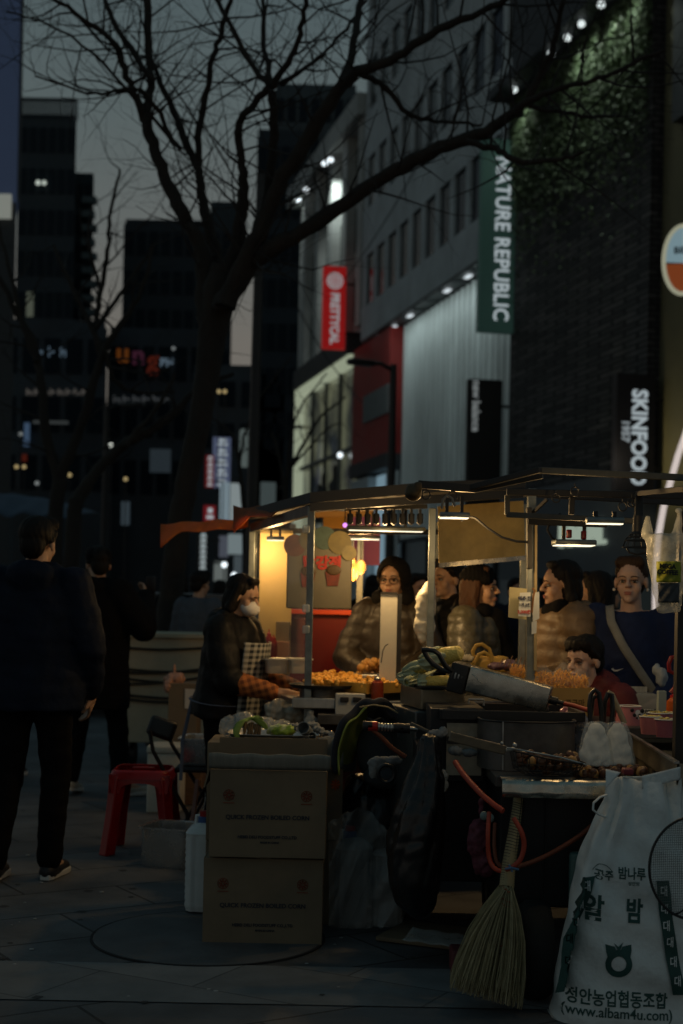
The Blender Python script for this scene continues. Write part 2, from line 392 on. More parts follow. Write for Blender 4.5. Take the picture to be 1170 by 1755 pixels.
# ---- red shop beside it
rs = thing('red_shopfront', 'red panelled shop front with a grey banner and a pale lit doorway', 'shop front', FP(51, 0))
m_red = M('red panel', (.30, .02, .016), .5, noise=(1, .25))
g = MB(); fbox(g, 49.25, 54.4, 6.6, 11.0, -.6, -.1); g.build('panel', m_red, rs, smooth=0)
g = MB(); fbox(g, 49.3, 52.6, 8.0, 9.0, -.1, -.04); bo = g.build('banner', M('grey banner', (.16, .18, .18), .7), rs, smooth=0)
g = MB(); fbox(g, 49.25, 54.4, 6.1, 6.6, -.6, 0); g.build('lintel', m_dark, rs, smooth=0)
g = MB(); fbox(g, 49.6, 51.8, 0.2, 6.0, -.5, -.4); g.build('doorway', E('cold lit doorway', (.42, .66, .8), .33), rs, smooth=0)
g = MB(); fbox(g, 51.9, 54.4, 0, 6.0, -.5, -.1); fbox(g, 49.25, 49.5, 0, 6, -.5, -.1); g.build('pillar', m_conc, rs, smooth=0)

# ---- pale corner shop with glowing glass and the pale block above it
m_glow = M('glowing shop glass', (.03, .03, .03), .2, noise=None); N, L, B = nodes(m_glow)
tc = N.new('ShaderNodeTexCoord'); n1 = N.new('ShaderNodeTexNoise'); n1.inputs['Scale'].default_value = .55; n1.inputs['Detail'].default_value = 3
rp = N.new('ShaderNodeValToRGB'); rp.color_ramp.elements[0].color = (.012, .016, .02, 1); rp.color_ramp.elements[0].position = .36; rp.color_ramp.elements[1].color = (.17, .18, .11, 1); rp.color_ramp.elements[1].position = .62
L.new(tc.outputs['Object'], n1.inputs['Vector']); L.new(n1.outputs['Fac'], rp.inputs[0]); L.new(rp.outputs[0], B.inputs['Emission Color']); B.inputs['Emission Strength'].default_value = .5
gs = thing('glass_shop', 'glowing glass shop edged with a pale light strip below the pale block', 'shop', FP(59, 0))
Ys, Ye = 54.7, 64.6
g = MB(); fbox(g, Ys, Ye, 0, 10.9, -.5, -.4); g.build('window', m_glow, gs, smooth=0)
g = MB()
for y in (57.2, 59.7, 62.2): fbox(g, y, y+.1, 0, 10.9, -.4, -.25)
for z in (3.9, 7.3): fbox(g, Ys, Ye, z, z+.14, -.4, -.2)
g.build('frame', m_wframe, gs, smooth=0)
m_edge = E('pale yellow light strip', (.75, .85, .6), .34)
g = MB(); fbox(g, Ys, Ye, 10.6, 10.95, -.39, 0); g.build('light_strip', m_edge, gs, smooth=0)
g = MB(); fbox(g, Ye-.3, Ye, 0, 9.2, -.39, 0); fbox(g, Ye-.3, Ye, 9.4, 10.6, -.39, 0); g.build('light_strip', m_edge, gs, smooth=0)
g = MB(); fbox(g, Ys, Ye, 10.95, 11.8, -.6, .1); fbox(g, Ye, Ye+.5, 0, 11.8, -8, -.1); g.build('fascia', m_dark, gs, smooth=0)
for px, py, h in ((556, 835, 1.9), (575, 830, 2.1), (548, 845, 1.7)):   # display figures behind the glass
    Y, z = FY(px, py, -.3); g = MB(); b0 = FP(Y, z-1.3, -.28)
    g.loft([(b0, .16, .1), (b0+Zv*h*.35, .2, .13), (b0+Zv*h*.62, .26, .15), (b0+Zv*h*.72, .1, .09), (b0+Zv*h*.78, .1, .1), (b0+Zv*h*.92, .11, .12), (b0+Zv*h, .05, .06)], 14); g.build('display_figure', m_black, gs)
g = MB(); Y, z = FY(585, 780, -.2); g.ell(FP(Y, z, -.15), .11, 12, 8); g.build('ceiling_light', m_whb, gs)
pb = thing('pale_building', 'pale block with a floodlit side above the glowing glass shop', 'building', FP(60, 0))
w = MB(); fbox(w, 53.0, 66, 11.8, 20.2, -9, -.4)
for y in (53.2, 55.6, 58.0, 60.4, 63): fbox(w, y, y+.7, 11.8, 19.6, -.4, 0)
fbox(w, 53.0, 66, 19.6, 20.4, -.4, .3); w.build('wall', m_conc2, pb, smooth=0)
for y in (54.75, 57.15, 59.6, 62.1):
    for z in (12.3, 15.0, 17.4): g = MB(); fbox(g, y-.6, y+.65, z, z+1.7, -.398, -.32); g.build('window', m_dglass, pb, smooth=0)
for i, (px, py) in enumerate(((514, 332), (511, 343), (548, 292), (556, 280), (566, 274), (524, 326))):
    Y = 64-i*1.4 if i < 3 else 60-i*.9; p = P(px, py, Y); g = MB(); g.ell(p, (.13, .13, .1), 12, 8); lo = g.build('flood_light', m_whb, pb)
    if i in (0, 3): lamp('floodlight', 'SPOT', p+Vector((0, 0, -.25)), 420, (.85, .95, .92), .1, aim=Vector((.55, .25, -1)), parent=lo, spot=110, blend=.8)

# ---- dark brick shop with ivy under a ledge of lamps
ib = thing('brick_building', 'dark brick shop building with ivy under a lit ledge', 'building', FP(33, 0))
m_brick = M('dark brick', (.045, .043, .043), .8, noise=(1.5, .5), bump=(40, .3, .01))
add_brick(m_brick, 1.0, (2.1, 2.0, 1.95), (.55, .55, .58), (.12, .12, .12), w=.3, h=.12, ms=.018, bstr=1.0, tri=(PI/2, 0, 0))
w = MB(); fbox(w, 28.95, 36.74, 4.2, 14.3, -9, .25); w.build('wall', m_brick, ib, smooth=0)
g = MB(); fbox(g, 28.95, 36.74, 14.3, 14.55, -9, 1.0); fbox(g, 28.95, 36.74, 14.55, 34, -9, .35); g.build('upper_wall', m_dark, ib, smooth=0)
for px, py in ((887, 170), (950, 118), (978, 95), (1002, 68), (1036, 42), (1056, 37), (1072, 8)):
    Y, z = FY(px, py, .6); g = MB(); g.ell(FP(Y, 14.2, .75), (.085, .085, .08), 12, 8); o = g.build('spotlight', E('ledge lamp', (.85, .95, .95), .9), ib)
    if px not in (950, 1056): lamp('wallwash', 'SPOT', FP(Y, 14.1, .8), 62, (.8, .92, .8), .06, aim=Vector((-ND.x*.35, -ND.y*.35, -1)), parent=o, spot=125, blend=1.0)
m_ivy = M('ivy leaf', (.09, .13, .065), .6, noise=(2, .5))
iv = MB(); rr = random.Random(3)
for i in range(22000):
    y = rr.uniform(29, 36.7); t = (36.7-y)/7.7; z = 14.3-abs(rr.gauss(0, 1))*1.45; 
    if z < 7: continue
    c = FP(y, z, .27+rr.random()*.16); s_ = rr.uniform(.022, .046)
    e = Euler((rr.uniform(0, 6.3), rr.uniform(0, 6.3), rr.uniform(0, 6.3))).to_matrix()
    iv.add([c+e@Vector(q)*s_ for q in ((-.6, -1, 0), (.6, -1, 0), (1, .2, .25), (0, 1.2, 0), (-1, .2, .25))], [(0, 1, 2, 3, 4)])
o = iv.build('ivy', m_ivy, smooth=0); tag(o, 'ivy hanging on dark brick just below the lit ledge', 'ivy', kind='stuff')
m_fasc = M('slate blue fascia', (.10, .115, .13), .6, noise=(1, .2))
g = MB(); fbox(g, 28.95, 36.74, 2.05, 4.2, -3, .45); g.build('fascia', m_fasc, ib, smooth=0)
g = MB(); fbox(g, 28.95, 36.74, 0, 2.05, -3, -.2); g.build('window', E('dim teal shop glass', (.25, .36, .36), .022), ib, smooth=0)
for y in (28.95, 31, 33, 35, 36.6): g = MB(); fbox(g, y, y+.12, 0, 2.05, -.2, 0); g.build('frame', m_dark, ib, smooth=0)
# lit shop name of thin upright strokes over the shop window
sg = thing('shop_sign', 'row of pale lit upright letters on the slate blue fascia behind the customers', 'sign', FP(33, 2.9, .5))
Y, z = FY(992, 917, .5)
text('lettering', 'INNIUNL', E('pale green letters', (.7, .85, .68), .38), sg, basis(FP(Y, z, .5), -UD, Zv), .78, .04, .015, space=.8, sx=.95)

# ---- olive pillar shop at the frame edge with a round beer sign and a neon arch
pl = thing('pillar_building', 'olive rendered corner pillar of the shop with a neon arch', 'building', FP(27, 0))
m_ol = M('olive render', (.13, .115, .06), .7, noise=(1, .2))
g = MB(); fbox(g, 24, 28.9, 0, 34, -9, .0); g.build('wall', m_ol, pl, smooth=0)
g = MB(); fbox(g, 24, 28.2, 11.0, 34.2, .003, .2); g.build('upper_wall', m_dark, pl, smooth=0)
g = MB(); fbox(g, 24.4, 27.6, 0, 2.6, .003, .05); wi = g.build('window', E('amber shop glass', (.8, .55, .2), .06), pl, smooth=0)
lamp('pillar lamp', 'AREA', FP(28.4, 4.2, 1.4), 8, (1, .85, .45), .3, aim=Vector((.9, .3, .25)), parent=pl)
pts = []
arc = [P(x, y, 25.5) for x, y in ((1121, 1150), (1123, 1035), (1124, 975), (1128, 920), (1137, 870), (1149, 825), (1162, 780), (1178, 735), (1200, 700), (1235, 672), (1275, 662))]
arc += [P(2*1285-x, y, 25.5) for x, y in ((1275, 662), (1235, 672), (1200, 700), (1178, 735), (1162, 780), (1149, 825), (1137, 870), (1128, 920), (1124, 975), (1123, 1035), (1121, 1150))]
g = MB(); g.tube(arc, .055, 8); o = g.build('neon_arch', E('pinkish white neon', (1, .86, .8), .6)); tag(o, 'white neon arch standing before the olive pillar', 'neon arch')
bs = thing('beer_sign', 'oval lit sign, white above and orange below, fixed on olive pillar', 'sign', P(1172, 445, 25.9))
c = P(1170, 445, 25.9); bx_ = Vector((1, -.25, 0)).normalized()
def oval(c, rx, rz, n=40): return [c+bx_*rx*math.cos(2*PI*k/n)+Zv*rz*math.sin(2*PI*k/n) for k in range(n)]
g = MB(); g.tube(oval(c, .34, .62), .04, 8, closed=True); g.build('rim', E('cream light tube', (.85, .85, .6), .32), bs)
up = [c+bx_*.32*math.cos(t)+Zv*.6*math.sin(t) for t in [PI*k/20-.12 for k in range(22)]]
dn = [c+bx_*.32*math.cos(t)+Zv*.6*math.sin(t) for t in [PI+.12+(PI-.24)*k/20 for k in range(21)]]
g = MB(); g.prism(up, Vector((.02, .06, 0))); g.build('sign_face', E('pale sign face', (.4, .6, .68), .38), bs, smooth=0)
g = MB(); g.prism(dn, Vector((.02, .06, 0))); g.build('sign_face', E('orange sign face', (.75, .16, .035), .2), bs, smooth=0)
text('lettering', 'BIER', M('sign ink', (.01, .01, .02), .6, noise=None), bs, basis(c+Zv*.16-Vector((.01, .035, 0)), bx_, Zv), .17, .004, .005)

# ---- projecting signs
def proj_sign(name, label, px0, py0, px1, py1, d, mat, thick=.25):
    a, b = P(px0, py0, d), P(px1, py1, d); c = (a+b)/2; h = a.z-b.z
    wv = Vector((1, .2, 0)).normalized(); wd = (b.x-a.x); t = thing(name, label, 'sign', Vector((c.x, c.y, b.z)))
    th = Vector((-wv.y, wv.x, 0))
    q = [c-wv*wd/2-Zv*h/2, c+wv*wd/2-Zv*h/2, c+wv*wd/2+Zv*h/2, c-wv*wd/2+Zv*h/2]
    g = MB(); g.prism([p+th*thick for p in q], -th*thick); g.build('box', mat, t, smooth=0)
    e = c+wv*(wd/2)
    for zz in (-.3, .3): g = MB(); g.bar(e+Zv*h*zz+th*thick/2-wv*.05, e+Zv*h*zz+wv*.45+th*thick/2, .07, .07); g.build('bracket', m_black, t, smooth=0)
    return t, c-th*.004, wv, wd, h
t, c, wv, wd, h = proj_sign('green_sign', 'tall dark green sign with white letters running downwards', 826, 238, 890, 570, 36.4, M('green sign sheet', (.045, .105, .09), .5, noise=(.6, .2), emit=((.05, .12, .1), .10)))
text('lettering', 'NATURE REPUBLIC', m_wh, t, basis(c+wv*.02-Zv*.08, -Zv, wv), .56, .02, .007, space=1.04, sx=.86)
t, c, wv, wd, h = proj_sign('black_sign', 'black blade sign with slab white letters and a founding year', 1056, 640, 1122, 842, 28.5, M('navy black sheet', (.008, .008, .014), .4, noise=None))
tx = c+wv*.06+Zv*.02
text('lettering', 'SKINFOOD', m_wh, t, basis(tx-Zv*.12, -Zv, wv), .44, .02, .013, space=1.02, sx=.86)
text('lettering', '1957', E('dim white letters', (.7, .8, .85), .28), t, basis(c-wv*.22+Zv*.02, -Zv, wv), .22, .02, .008)
t, c, wv, wd, h = proj_sign('black_sign', 'plain black blade sign with one small line of lowercase letters', 803, 650, 858, 870, 37.3, M('black sheet', (.006, .006, .007), .5, noise=None))
text('lettering', 'new balance', E('grey white letters', (.6, .66, .66), .25), t, basis(c-wv*.26+Zv*.97, -Zv, wv), .31, .02, .006, sx=.87)
t, c, wv, wd, h = proj_sign('red_sign', 'glowing red blade sign with a white swirl over white letters', 555, 456, 591, 598, 54.4, E('red sign glow', (.55, .012, .012), .32))
m_rl = E('pink white letters', (.72, .7, .72), .34)
for k, r_ in enumerate((.29, .19, .09)): g = MB(); g.tube([c+Zv*1.02+wv*r_*math.cos(2*PI*j/24)+Zv*r_*math.sin(2*PI*j/24) for j in range(24)], .035, 6, closed=True); g.build('swirl', m_rl, t)
text('lettering', 'PRETTYCAL', m_rl, t, basis(c-Zv*.42, -Zv, wv), .46, .02, .02, sx=.8)

# ---- far towers and blocks at the end of the street
def block(name, label, px0, py0, px1, d, depth, mat, rot=0.0, nx=5, nz=8, lit=(), zbase=0, wm=None, cat='building'):
    a, b = P(px0, py0, d), P(px1, py0, d); h = P((px0+px1)/2, py0, d).z; c = (a+b)/2; wd = b.x-a.x
    t = thing(name, label, cat, (c.x, c.y+depth/2, 0)); m = Matrix.Rotation(rot, 3, 'Z'); c0 = Vector((c.x, c.y+depth/2, 0))
    k_ = (d+depth)/d; q = [Vector((a.x, d, 0)), Vector((b.x, d, 0)), Vector((b.x*k_-.4*(1 if b.x < 0 else -1), d+depth, 0)), Vector((a.x*k_+.4, d+depth, 0))]
    g = MB(); g.prism(q, Zv*h); cc = (q[0]+q[2])/2; g.prism([cc+(p-cc)*.97+Zv*h for p in q], Zv*.5); g.build('wall', mat, t, smooth=0)
    g = MB(); g.bx((-wd/nx*.36, -.06, -h/nz*.3), (wd/nx*.36, .06, h/nz*.3)); me = g.mesh('window'); me.materials.append(wm or m_fargl); ml = None
    z_ = 0
    for i in range(nx):
        for k in range(nz):
            zc = h*(k+.5)/nz
            if zc < 9: continue
            o = bpy.data.objects.new('window', me); COL.objects.link(o); o.parent = t
            o.location = m@Vector((-wd/2+wd*(i+.5)/nx, -depth/2-.02, 0))+Zv*zc; o.rotation_euler.z = rot
            if (i, k) in lit:
                o.data = me.copy(); o.data.materials.clear(); o.data.materials.append(m_litw)
    return t, c0, wd, h, m
m_fargl = M('far dark glazing', (.015, .023, .031), .6, noise=None, spec=.1)
m_litw = E('lit far window', (.6, .68, .5), .09)
m_tow = M('haze tinted cladding', (.022, .034, .044), .7, noise=(.1, .2)); m_tow2 = M('blue grey tower glass', (.025, .045, .055), .25, noise=(.08, .3))  # bluish cladding tone stands in for faint haze over the towers
t, c0, wd, h, m = block('tall_tower', 'tall dark tower with an open railing crown beside the blue glass edge', 33, 205, 131, 118, 14, m_tow, 0, 6, 12, ((1, 7),))
g = MB()
for k in range(24): x = -wd/2+wd*k/23; g.bx((c0.x+x-.06, c0.y-7, h), (c0.x+x+.06, c0.y-6.8, h+1.6))
g.bx((c0.x-wd/2, c0.y-7.05, h+1.6), (c0.x+wd/2, c0.y-6.75, h+1.8)); g.build('railing', m_tow, t, smooth=0)
p = P(65, 313, 117.5); g = MB(); g.ell(p, (.2, .2, .2), 10, 8); g.ell(p+Vector((.5, 0, 0)), (.18, .2, .18), 10, 8); g.build('ceiling_light', E('tower lamp', (.8, .9, .8), .6), t)
t, c0, wd, h, m = block('narrow_tower', 'narrow dark tower with stacked balconies behind the tall tower', 128, 305, 161, 128, 12, m_tow2, 0, 2, 14)
for k in range(9): p = P(152, 345+k*24, 127.8); g = MB(); g.bx((p.x-.55, 127.2, p.z-.28), (p.x+.75-.2*(k % 2), 128, p.z+.3)); g.build('balcony', M('pale balcony', (.12, .16, .17), .7, noise=None), t, smooth=0)
t, c0, wd, h, m = block('wide_block', 'wide flat roofed dark block in the gap of sky', 212, 385, 400, 135, 16, m_tow, 0, 9, 10)
g = MB(); a = P(228, 371, 136); b = P(322, 371, 136); g.bx((a.x, 138, h), (b.x, 146, a.z)); a = P(358, 335, 136); b = P(410, 335, 136); g.bx((a.x, 138, h), (b.x, 147, a.z)); g.build('roof_house', m_tow, t, smooth=0)
block('glass_tower', 'bluish glass topped tower rising behind the pale block', 470, 157, 612, 84, 14, m_tow2, 0, 7, 14)
block('stepped_tower', 'dark stepped tower joined to the bluish glass tower', 441, 236, 520, 82, 8, m_tow, 0, 4, 11)
# blue glass building edge
bt = thing('blue_glass_building', 'smooth blue glass building cut by the frame edge above the trees', 'building', P(-120, 1000, 62))
m_bl = M('blue glass', (.05, .075, .13), .15, noise=(.2, .25), emit=((.10, .15, .30), .10))  # faint blue glow is put into the glass itself, not a lamp
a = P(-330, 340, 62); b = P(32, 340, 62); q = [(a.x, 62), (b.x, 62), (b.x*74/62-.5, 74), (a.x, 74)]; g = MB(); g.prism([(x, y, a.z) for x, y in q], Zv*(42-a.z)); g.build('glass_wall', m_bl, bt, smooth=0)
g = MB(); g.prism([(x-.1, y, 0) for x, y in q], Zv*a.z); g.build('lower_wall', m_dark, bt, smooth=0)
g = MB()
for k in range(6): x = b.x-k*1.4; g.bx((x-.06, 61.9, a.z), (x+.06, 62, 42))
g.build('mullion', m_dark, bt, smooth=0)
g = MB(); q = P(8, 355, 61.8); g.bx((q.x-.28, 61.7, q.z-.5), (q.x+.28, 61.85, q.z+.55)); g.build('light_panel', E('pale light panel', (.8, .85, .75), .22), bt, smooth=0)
# low shops that close the street
def far_glyph(t, px, py, d, wpx, hpx, mat, n=1, gap=1.4):
    for k in range(n):
        p = P(px+k*wpx*gap, py, d); w_, h_ = wpx/K*d, hpx/K*d; g = MB(); q = w_*.24
        g.bx((p.x-w_/2, p.y-.1, p.z-h_/2), (p.x-w_/2+q, p.y, p.z+h_/2)); g.bx((p.x-w_/2+q, p.y-.1, p.z-.1*h_), (p.x+w_/2, p.y, p.z+.12*h_))
        if k % 2 == 0: g.bx((p.x+w_/2-q, p.y-.1, p.z-h_*.5), (p.x+w_/2, p.y, p.z-.1*h_))
        g.build('lettering', mat, t, smooth=0)
m_shopf = M('dim shop front', (.040, .056, .068), .5, noise=(.3, .4))  # far haze is mixed into this bluish shop colour too
t1, *_ = block('street_end_shop', 'low dark shop with coloured letters closing the street', 186, 575, 352, 92, 12, m_shopf, 0, 6, 5)
m_or = E('orange letters', (.6, .17, .02), .11); m_pk = E('plum letters', (.35, .08, .18), .08); m_rd = E('dark red letters', (.5, .06, .02), .08)
for ch, px, py, mm in (('u', 210, 606, m_or), ('n', 237, 610, m_pk), ('g', 262, 618, m_rd)): text('lettering', ch, mm, t1, basis(P(px, py, 91.7), (1, 0, 0), Zv), 1.75, .04, .05)
text('lettering', 'PH', E('blue white letters', (.35, .5, .65), .2), t1, basis(P(286, 622, 91.7), (1, 0, 0), Zv), .75, .04, .02)
t2, *_ = block('street_end_shop', 'low dark shop with small bluish letters left of the coloured letters', -40, 560, 184, 90, 12, m_shopf, 0, 6, 5)
far_glyph(t2, 68, 603, 89.8, 10, 18, E('dim blue letters', (.3, .45, .6), .16), 3, 2.0)
far_glyph(t2, 50, 672, 89.8, 9, 11, E('dim warm letters', (.5, .45, .4), .12), 8, 1.5)
far_glyph(t1, 200, 684, 91.8, 12, 12, E('dim grey letters', (.35, .38, .4), .09), 6, 1.4)
for px, py, w_, h_, mm, tt in ((46, 745, 9, 40, E('blue light panel', (.2, .35, .6), .16), t2), (87, 724, 60, 5, E('dim strip', (.4, .45, .45), .07), t2), (42, 785, 8, 12, m_rd, t2), (215, 880, 14, 40, E('grey blue panel', (.25, .35, .42), .1), t1), (275, 790, 36, 40, E('faint panel', (.1, .14, .17), .14), t1)):
    p = P(px, py, 89.7); g = MB(); g.bx((p.x-w_/K*45, p.y-.15, p.z-h_/K*45), (p.x+w_/K*45, p.y, p.z+h_/K*45)); g.build('light_panel', mm, tt, smooth=0)
m_b1 = E('small white lamp', (.9, .95, .85), 1.2); m_b2 = E('small amber lamp', (.85, .65, .3), .45); m_b3 = E('small dim lamp', (.5, .55, .55), .35)
for px, py, d, mm in ((190, 763, 60, m_b1), (35, 744, 60, m_b3), (28, 800, 60, m_b2), (41, 800, 60, m_b2), (119, 814, 60, m_b2), (215, 821, 60, m_b2), (297, 597, 70, m_b3), (140, 853, 60, m_b3), (375, 671, 60, m_b2), (385, 671, 60, m_b2), (63, 828, 58, m_b3)):
    t = thing('street_light_globe', 'x', 'lamp', P(px, py, d)); p = P(px, py, d); g = MB(); g.ell(p, .085, 10, 8); g.build('bulb', mm, t)
    g = MB(); g.tube([(p.x, p.y, p.z-.08), (p.x, p.y+.02, p.z*.5), (p.x, p.y+.02, 0)], .025, 6); g.build('pole', m_black, t)
    t['label'] = 'far bare bulb on a thin post before the dim street end shops'; t['group'] = 'far bulbs at the end of the street'
# cluster of lit signs down the street
def lit_box(label, px0, py0, px1, py1, d, mat, name='lit_sign', n=0, lm=None):
    t, c, wv, wd, h = proj_sign(name, label, px0, py0, px1, py1, d, mat, .3)
    for k in range(n):
        zc = h/2-h*(k+.5)/n; g = MB(); w_, h_ = wd*.3, h/n*.33
        p = c+Zv*zc; th = Vector((-wv.y, wv.x, 0))
        g.prism([p-wv*w_-Zv*h_+th*0, p+wv*w_-Zv*h_, p+wv*w_-Zv*h_*.4, p-wv*w_-Zv*h_*.4], -th*.05); g.prism([p-wv*w_*.6+Zv*h_*.1, p+wv*w_*.7+Zv*h_*.1, p+wv*w_*.7+Zv*h_, p-wv*w_*.6+Zv*h_], -th*.05)
        g.build('lettering', lm or m_wh, t, smooth=0)
    return t
ew = lambda n, c, s: E(n, c, s)
lit_box('blue violet lit sign with pale lettering, highest of the far street signs', 366, 749, 394, 836, 72, ew('violet sign', (.16, .2, .34), .32), n=5)
lit_box('narrow red sign with white letters beside the blue violet sign', 353, 780, 366, 835, 71, ew('red far sign', (.3, .01, .015), .25), n=5)
lit_box('small red sign with a white disc under the narrow red sign', 350, 866, 369, 894, 70, ew('red disc sign', (.35, .012, .02), .3), n=1)
lit_box('tall white lit banner beside the blue violet sign', 396, 828, 414, 905, 69, ew('white banner', (.55, .65, .66), .34), n=0)
lit_box('narrow bluish white banner under the blue violet sign', 378, 826, 392, 905, 70, ew('blue white banner', (.45, .6, .68), .32), n=0)
lit_box('grey white banner hanging high by the dark lamp post', 412, 735, 424, 800, 68, ew('grey banner glow', (.3, .38, .36), .22), n=0)
lit_box('black sign with a column of white Korean letters', 339, 913, 356, 977, 52, M('sign black', (.006, .006, .007), .5, noise=None), n=7, lm=E('crisp white letters', (.75, .88, .9), .5))
lit_box('square white lit panel under the orange tarpaulin edge', 392, 915, 421, 950, 54, ew('white panel', (.4, .5, .52), .34), n=0)
lit_box('tall dim violet banner beside the square white panel', 377, 918, 391, 955, 56, ew('violet banner', (.25, .28, .36), .2), n=0)
lit_box('pale shop panel glowing low behind the vendor with the mask', 368, 962, 388, 996, 56, ew('pale low panel', (.35, .4, .38), .28), n=0)
lit_box('dim grey vertical panel below the square white panel', 402, 952, 414, 985, 56, ew('dim grey panel', (.14, .18, .2), .3), n=0)
lit_box('grey lit panel beside the dark lamp post over the tarpaulin', 448, 826, 472, 868, 60, ew('grey lit panel', (.12, .16, .16), .3), n=0)
for px, py in ((384, 968), (401, 986)):
    t = thing('street_light_globe', 'round white bulb low between the far shop panels', 'lamp', P(px, py, 50), 'white bulbs between far shop panels'); p = P(px, py, 50)
    g = MB(); g.ell(p, .1, 10, 8); g.build('bulb', m_whb, t); g = MB(); g.tube([p-Zv*.1, (p.x, p.y, 0)], .025, 6); g.build('pole', m_black, t)
# dark row of low buildings under those signs
block('low_shop_row', 'dark low shop building behind the cluster of lit street signs', 330, 640, 488, 82, 10, m_shopf, 0, 4, 6)

# ---- street lamps
def street_lamp(label, pb, ptop, arm, d, r_):
    a = P(*ptop, d); t = thing('street_lamp', label, 'street lamp', (P(*pb, d).x, d, 0)); x0 = P(*pb, d).x
    g = MB(); g.tube([(x0, d, 0), (x0, d, .5), (x0, d, .52), (a.x, d, a.z)], [r_*1.7, r_*1.6, r_*1.1, r_*.8], 12); g.build('pole', m_black, t)
    if arm:
        e = P(*arm, d-.6); s_ = e-a
        g = MB(); g.tube([a-Zv*.15, a+s_*.3+Zv*.02, a+s_*.5], r_*.5, 8); g.build('arm', m_black, t)
        g = MB(); g.rbox(a+s_*.75+Zv*.02, (s_.length*.55, .3, .14), .05, 3, rz=math.atan2(s_.y, s_.x)); g.build('lamp_head', m_black, t)
street_lamp('black street lamp with its arm before the red shop front', (667, 1000), (674, 625), (600, 622), 33, .1)
street_lamp('black street lamp with its arm among the left tree limbs', (176, 1000), (183, 694), (243, 696), 38, .09)
street_lamp('thick dark post rising behind the orange tarpaulin stall', (428, 1000), (447, 300), None, 22, .085)
# ---- overhead cables
for k, (a, b, da, db) in enumerate((((420, 330), (620, 690), 30, 40), ((590, 480), (850, 0), 40, 30), ((640, 330), (905, 10), 40, 32))):
    p, q = P(*a, da), P(*b, db); g = MB(); g.tube([p.lerp(q, i/12)-Zv*.5*math.sin(PI*i/12) for i in range(13)], .016, 5)
    o = g.build('overhead_cable', m_black); tag(o, ('thin overhead cable sagging down across the red blade sign', 'thin overhead cable climbing across the office windows', 'thin overhead cable high beside the long tree limb')[k], 'cable')

# ---- bare trees
m_bark = M('bark', (.028, .022, .017), .9, noise=(5, .5), bump=(25, .9, .03), stretch=(1, 1, .35))
m_twig = M('twig bark', (.03, .027, .025), .9, noise=None)
def smooth_pts(pl, d0, dd, wob, rr, k=5):
    q = [P(x, y, d0+dd*i/max(1, len(pl)-1)) for i, (x, y, r) in enumerate(pl)]; rs = [.73*r/K*d0 for *_, r in pl]
    out, ro = [], []
    for i in range(len(q)-1):
        a = q[max(i-1, 0)]; b, c = q[i], q[i+1]; d = q[min(i+2, len(q)-1)]
        for j in range(k):
            t = j/k; out.append(.5*((2*b)+(c-a)*t+(2*a-5*b+4*c-d)*t*t+(3*b-a-3*c+d)*t**3)+Vector((rr.gauss(0, wob), rr.gauss(0, wob), rr.gauss(0, wob)))); ro.append(rs[i]+(rs[i+1]-rs[i])*t)
    out.append(q[-1]); ro.append(rs[-1]); return out, ro
def twigs(mb, pts, rs, rr, step, lmin, lmax, depth, rad, up=.25, spread=1.0):
    acc = rr.random()*step
    for i in range(1, len(pts)):
        s_ = pts[i]-pts[i-1]; acc += s_.length
        if acc < step: continue
        acc = 0; d = s_.normalized()
        side = Vector((rr.gauss(0, 1), rr.gauss(0, .7), rr.gauss(0, 1))); side = (side-d*side.dot(d)).normalized()
        nd = (d*rr.uniform(.25, .8)+side*spread+Zv*up*rr.random()).normalized(); ln = rr.uniform(lmin, lmax); n = 5; q = [pts[i]]; cur = nd
        for k in range(n):
            cur = (cur+Vector((rr.gauss(0, .16), rr.gauss(0, .16), rr.gauss(0, .16)))+Zv*.04).normalized(); q.append(q[-1]+cur*ln/n)
        r0 = min(rad, rs[i]*.6); mb.tube(q, [r0*(1-.75*k/n) for k in range(n+1)], 3 if depth < 2 else 4, cap=False)
        if depth > 0: twigs(mb, q, [r0*(1-.7*k/n) for k in range(n+1)], rr, ln/3.6, lmin*.5, lmax*.5, depth-1, rad*.55, up, spread*.9)
def tree(label, d0, trunk, limbs, seed, step=.3, lmin=.5, lmax=1.3, rad=.016, depth=2, group=None):
    rr = random.Random(seed); a = P(trunk[0][0], trunk[0][1], d0)
    t = thing('bare_tree', label, 'tree', (a.x, d0, 0), group); g = MB(); tw = MB()
    pts, rs = smooth_pts(trunk, d0, 0, .004, rr); b = Vector((a.x-.02, d0, 0)); g.tube([b, Vector((a.x, d0, .25))]+pts, [rs[0]*1.35, rs[0]*1.08]+rs, 14); g.build('trunk', m_bark, t, smooth=60)
    g = MB()
    for pl, o0, dd in limbs:
        pts, rs = smooth_pts(pl, d0+o0, dd, .008, rr)
        g.tube(pts, [r*rr.uniform(.93, 1.1) for r in rs], 9); twigs(tw, pts[2:], rs[2:], rr, step, lmin, lmax, depth, rad)
    g.build('limbs', m_bark, t, smooth=60); tw.build('crown', m_twig, t, smooth=60)
    return t
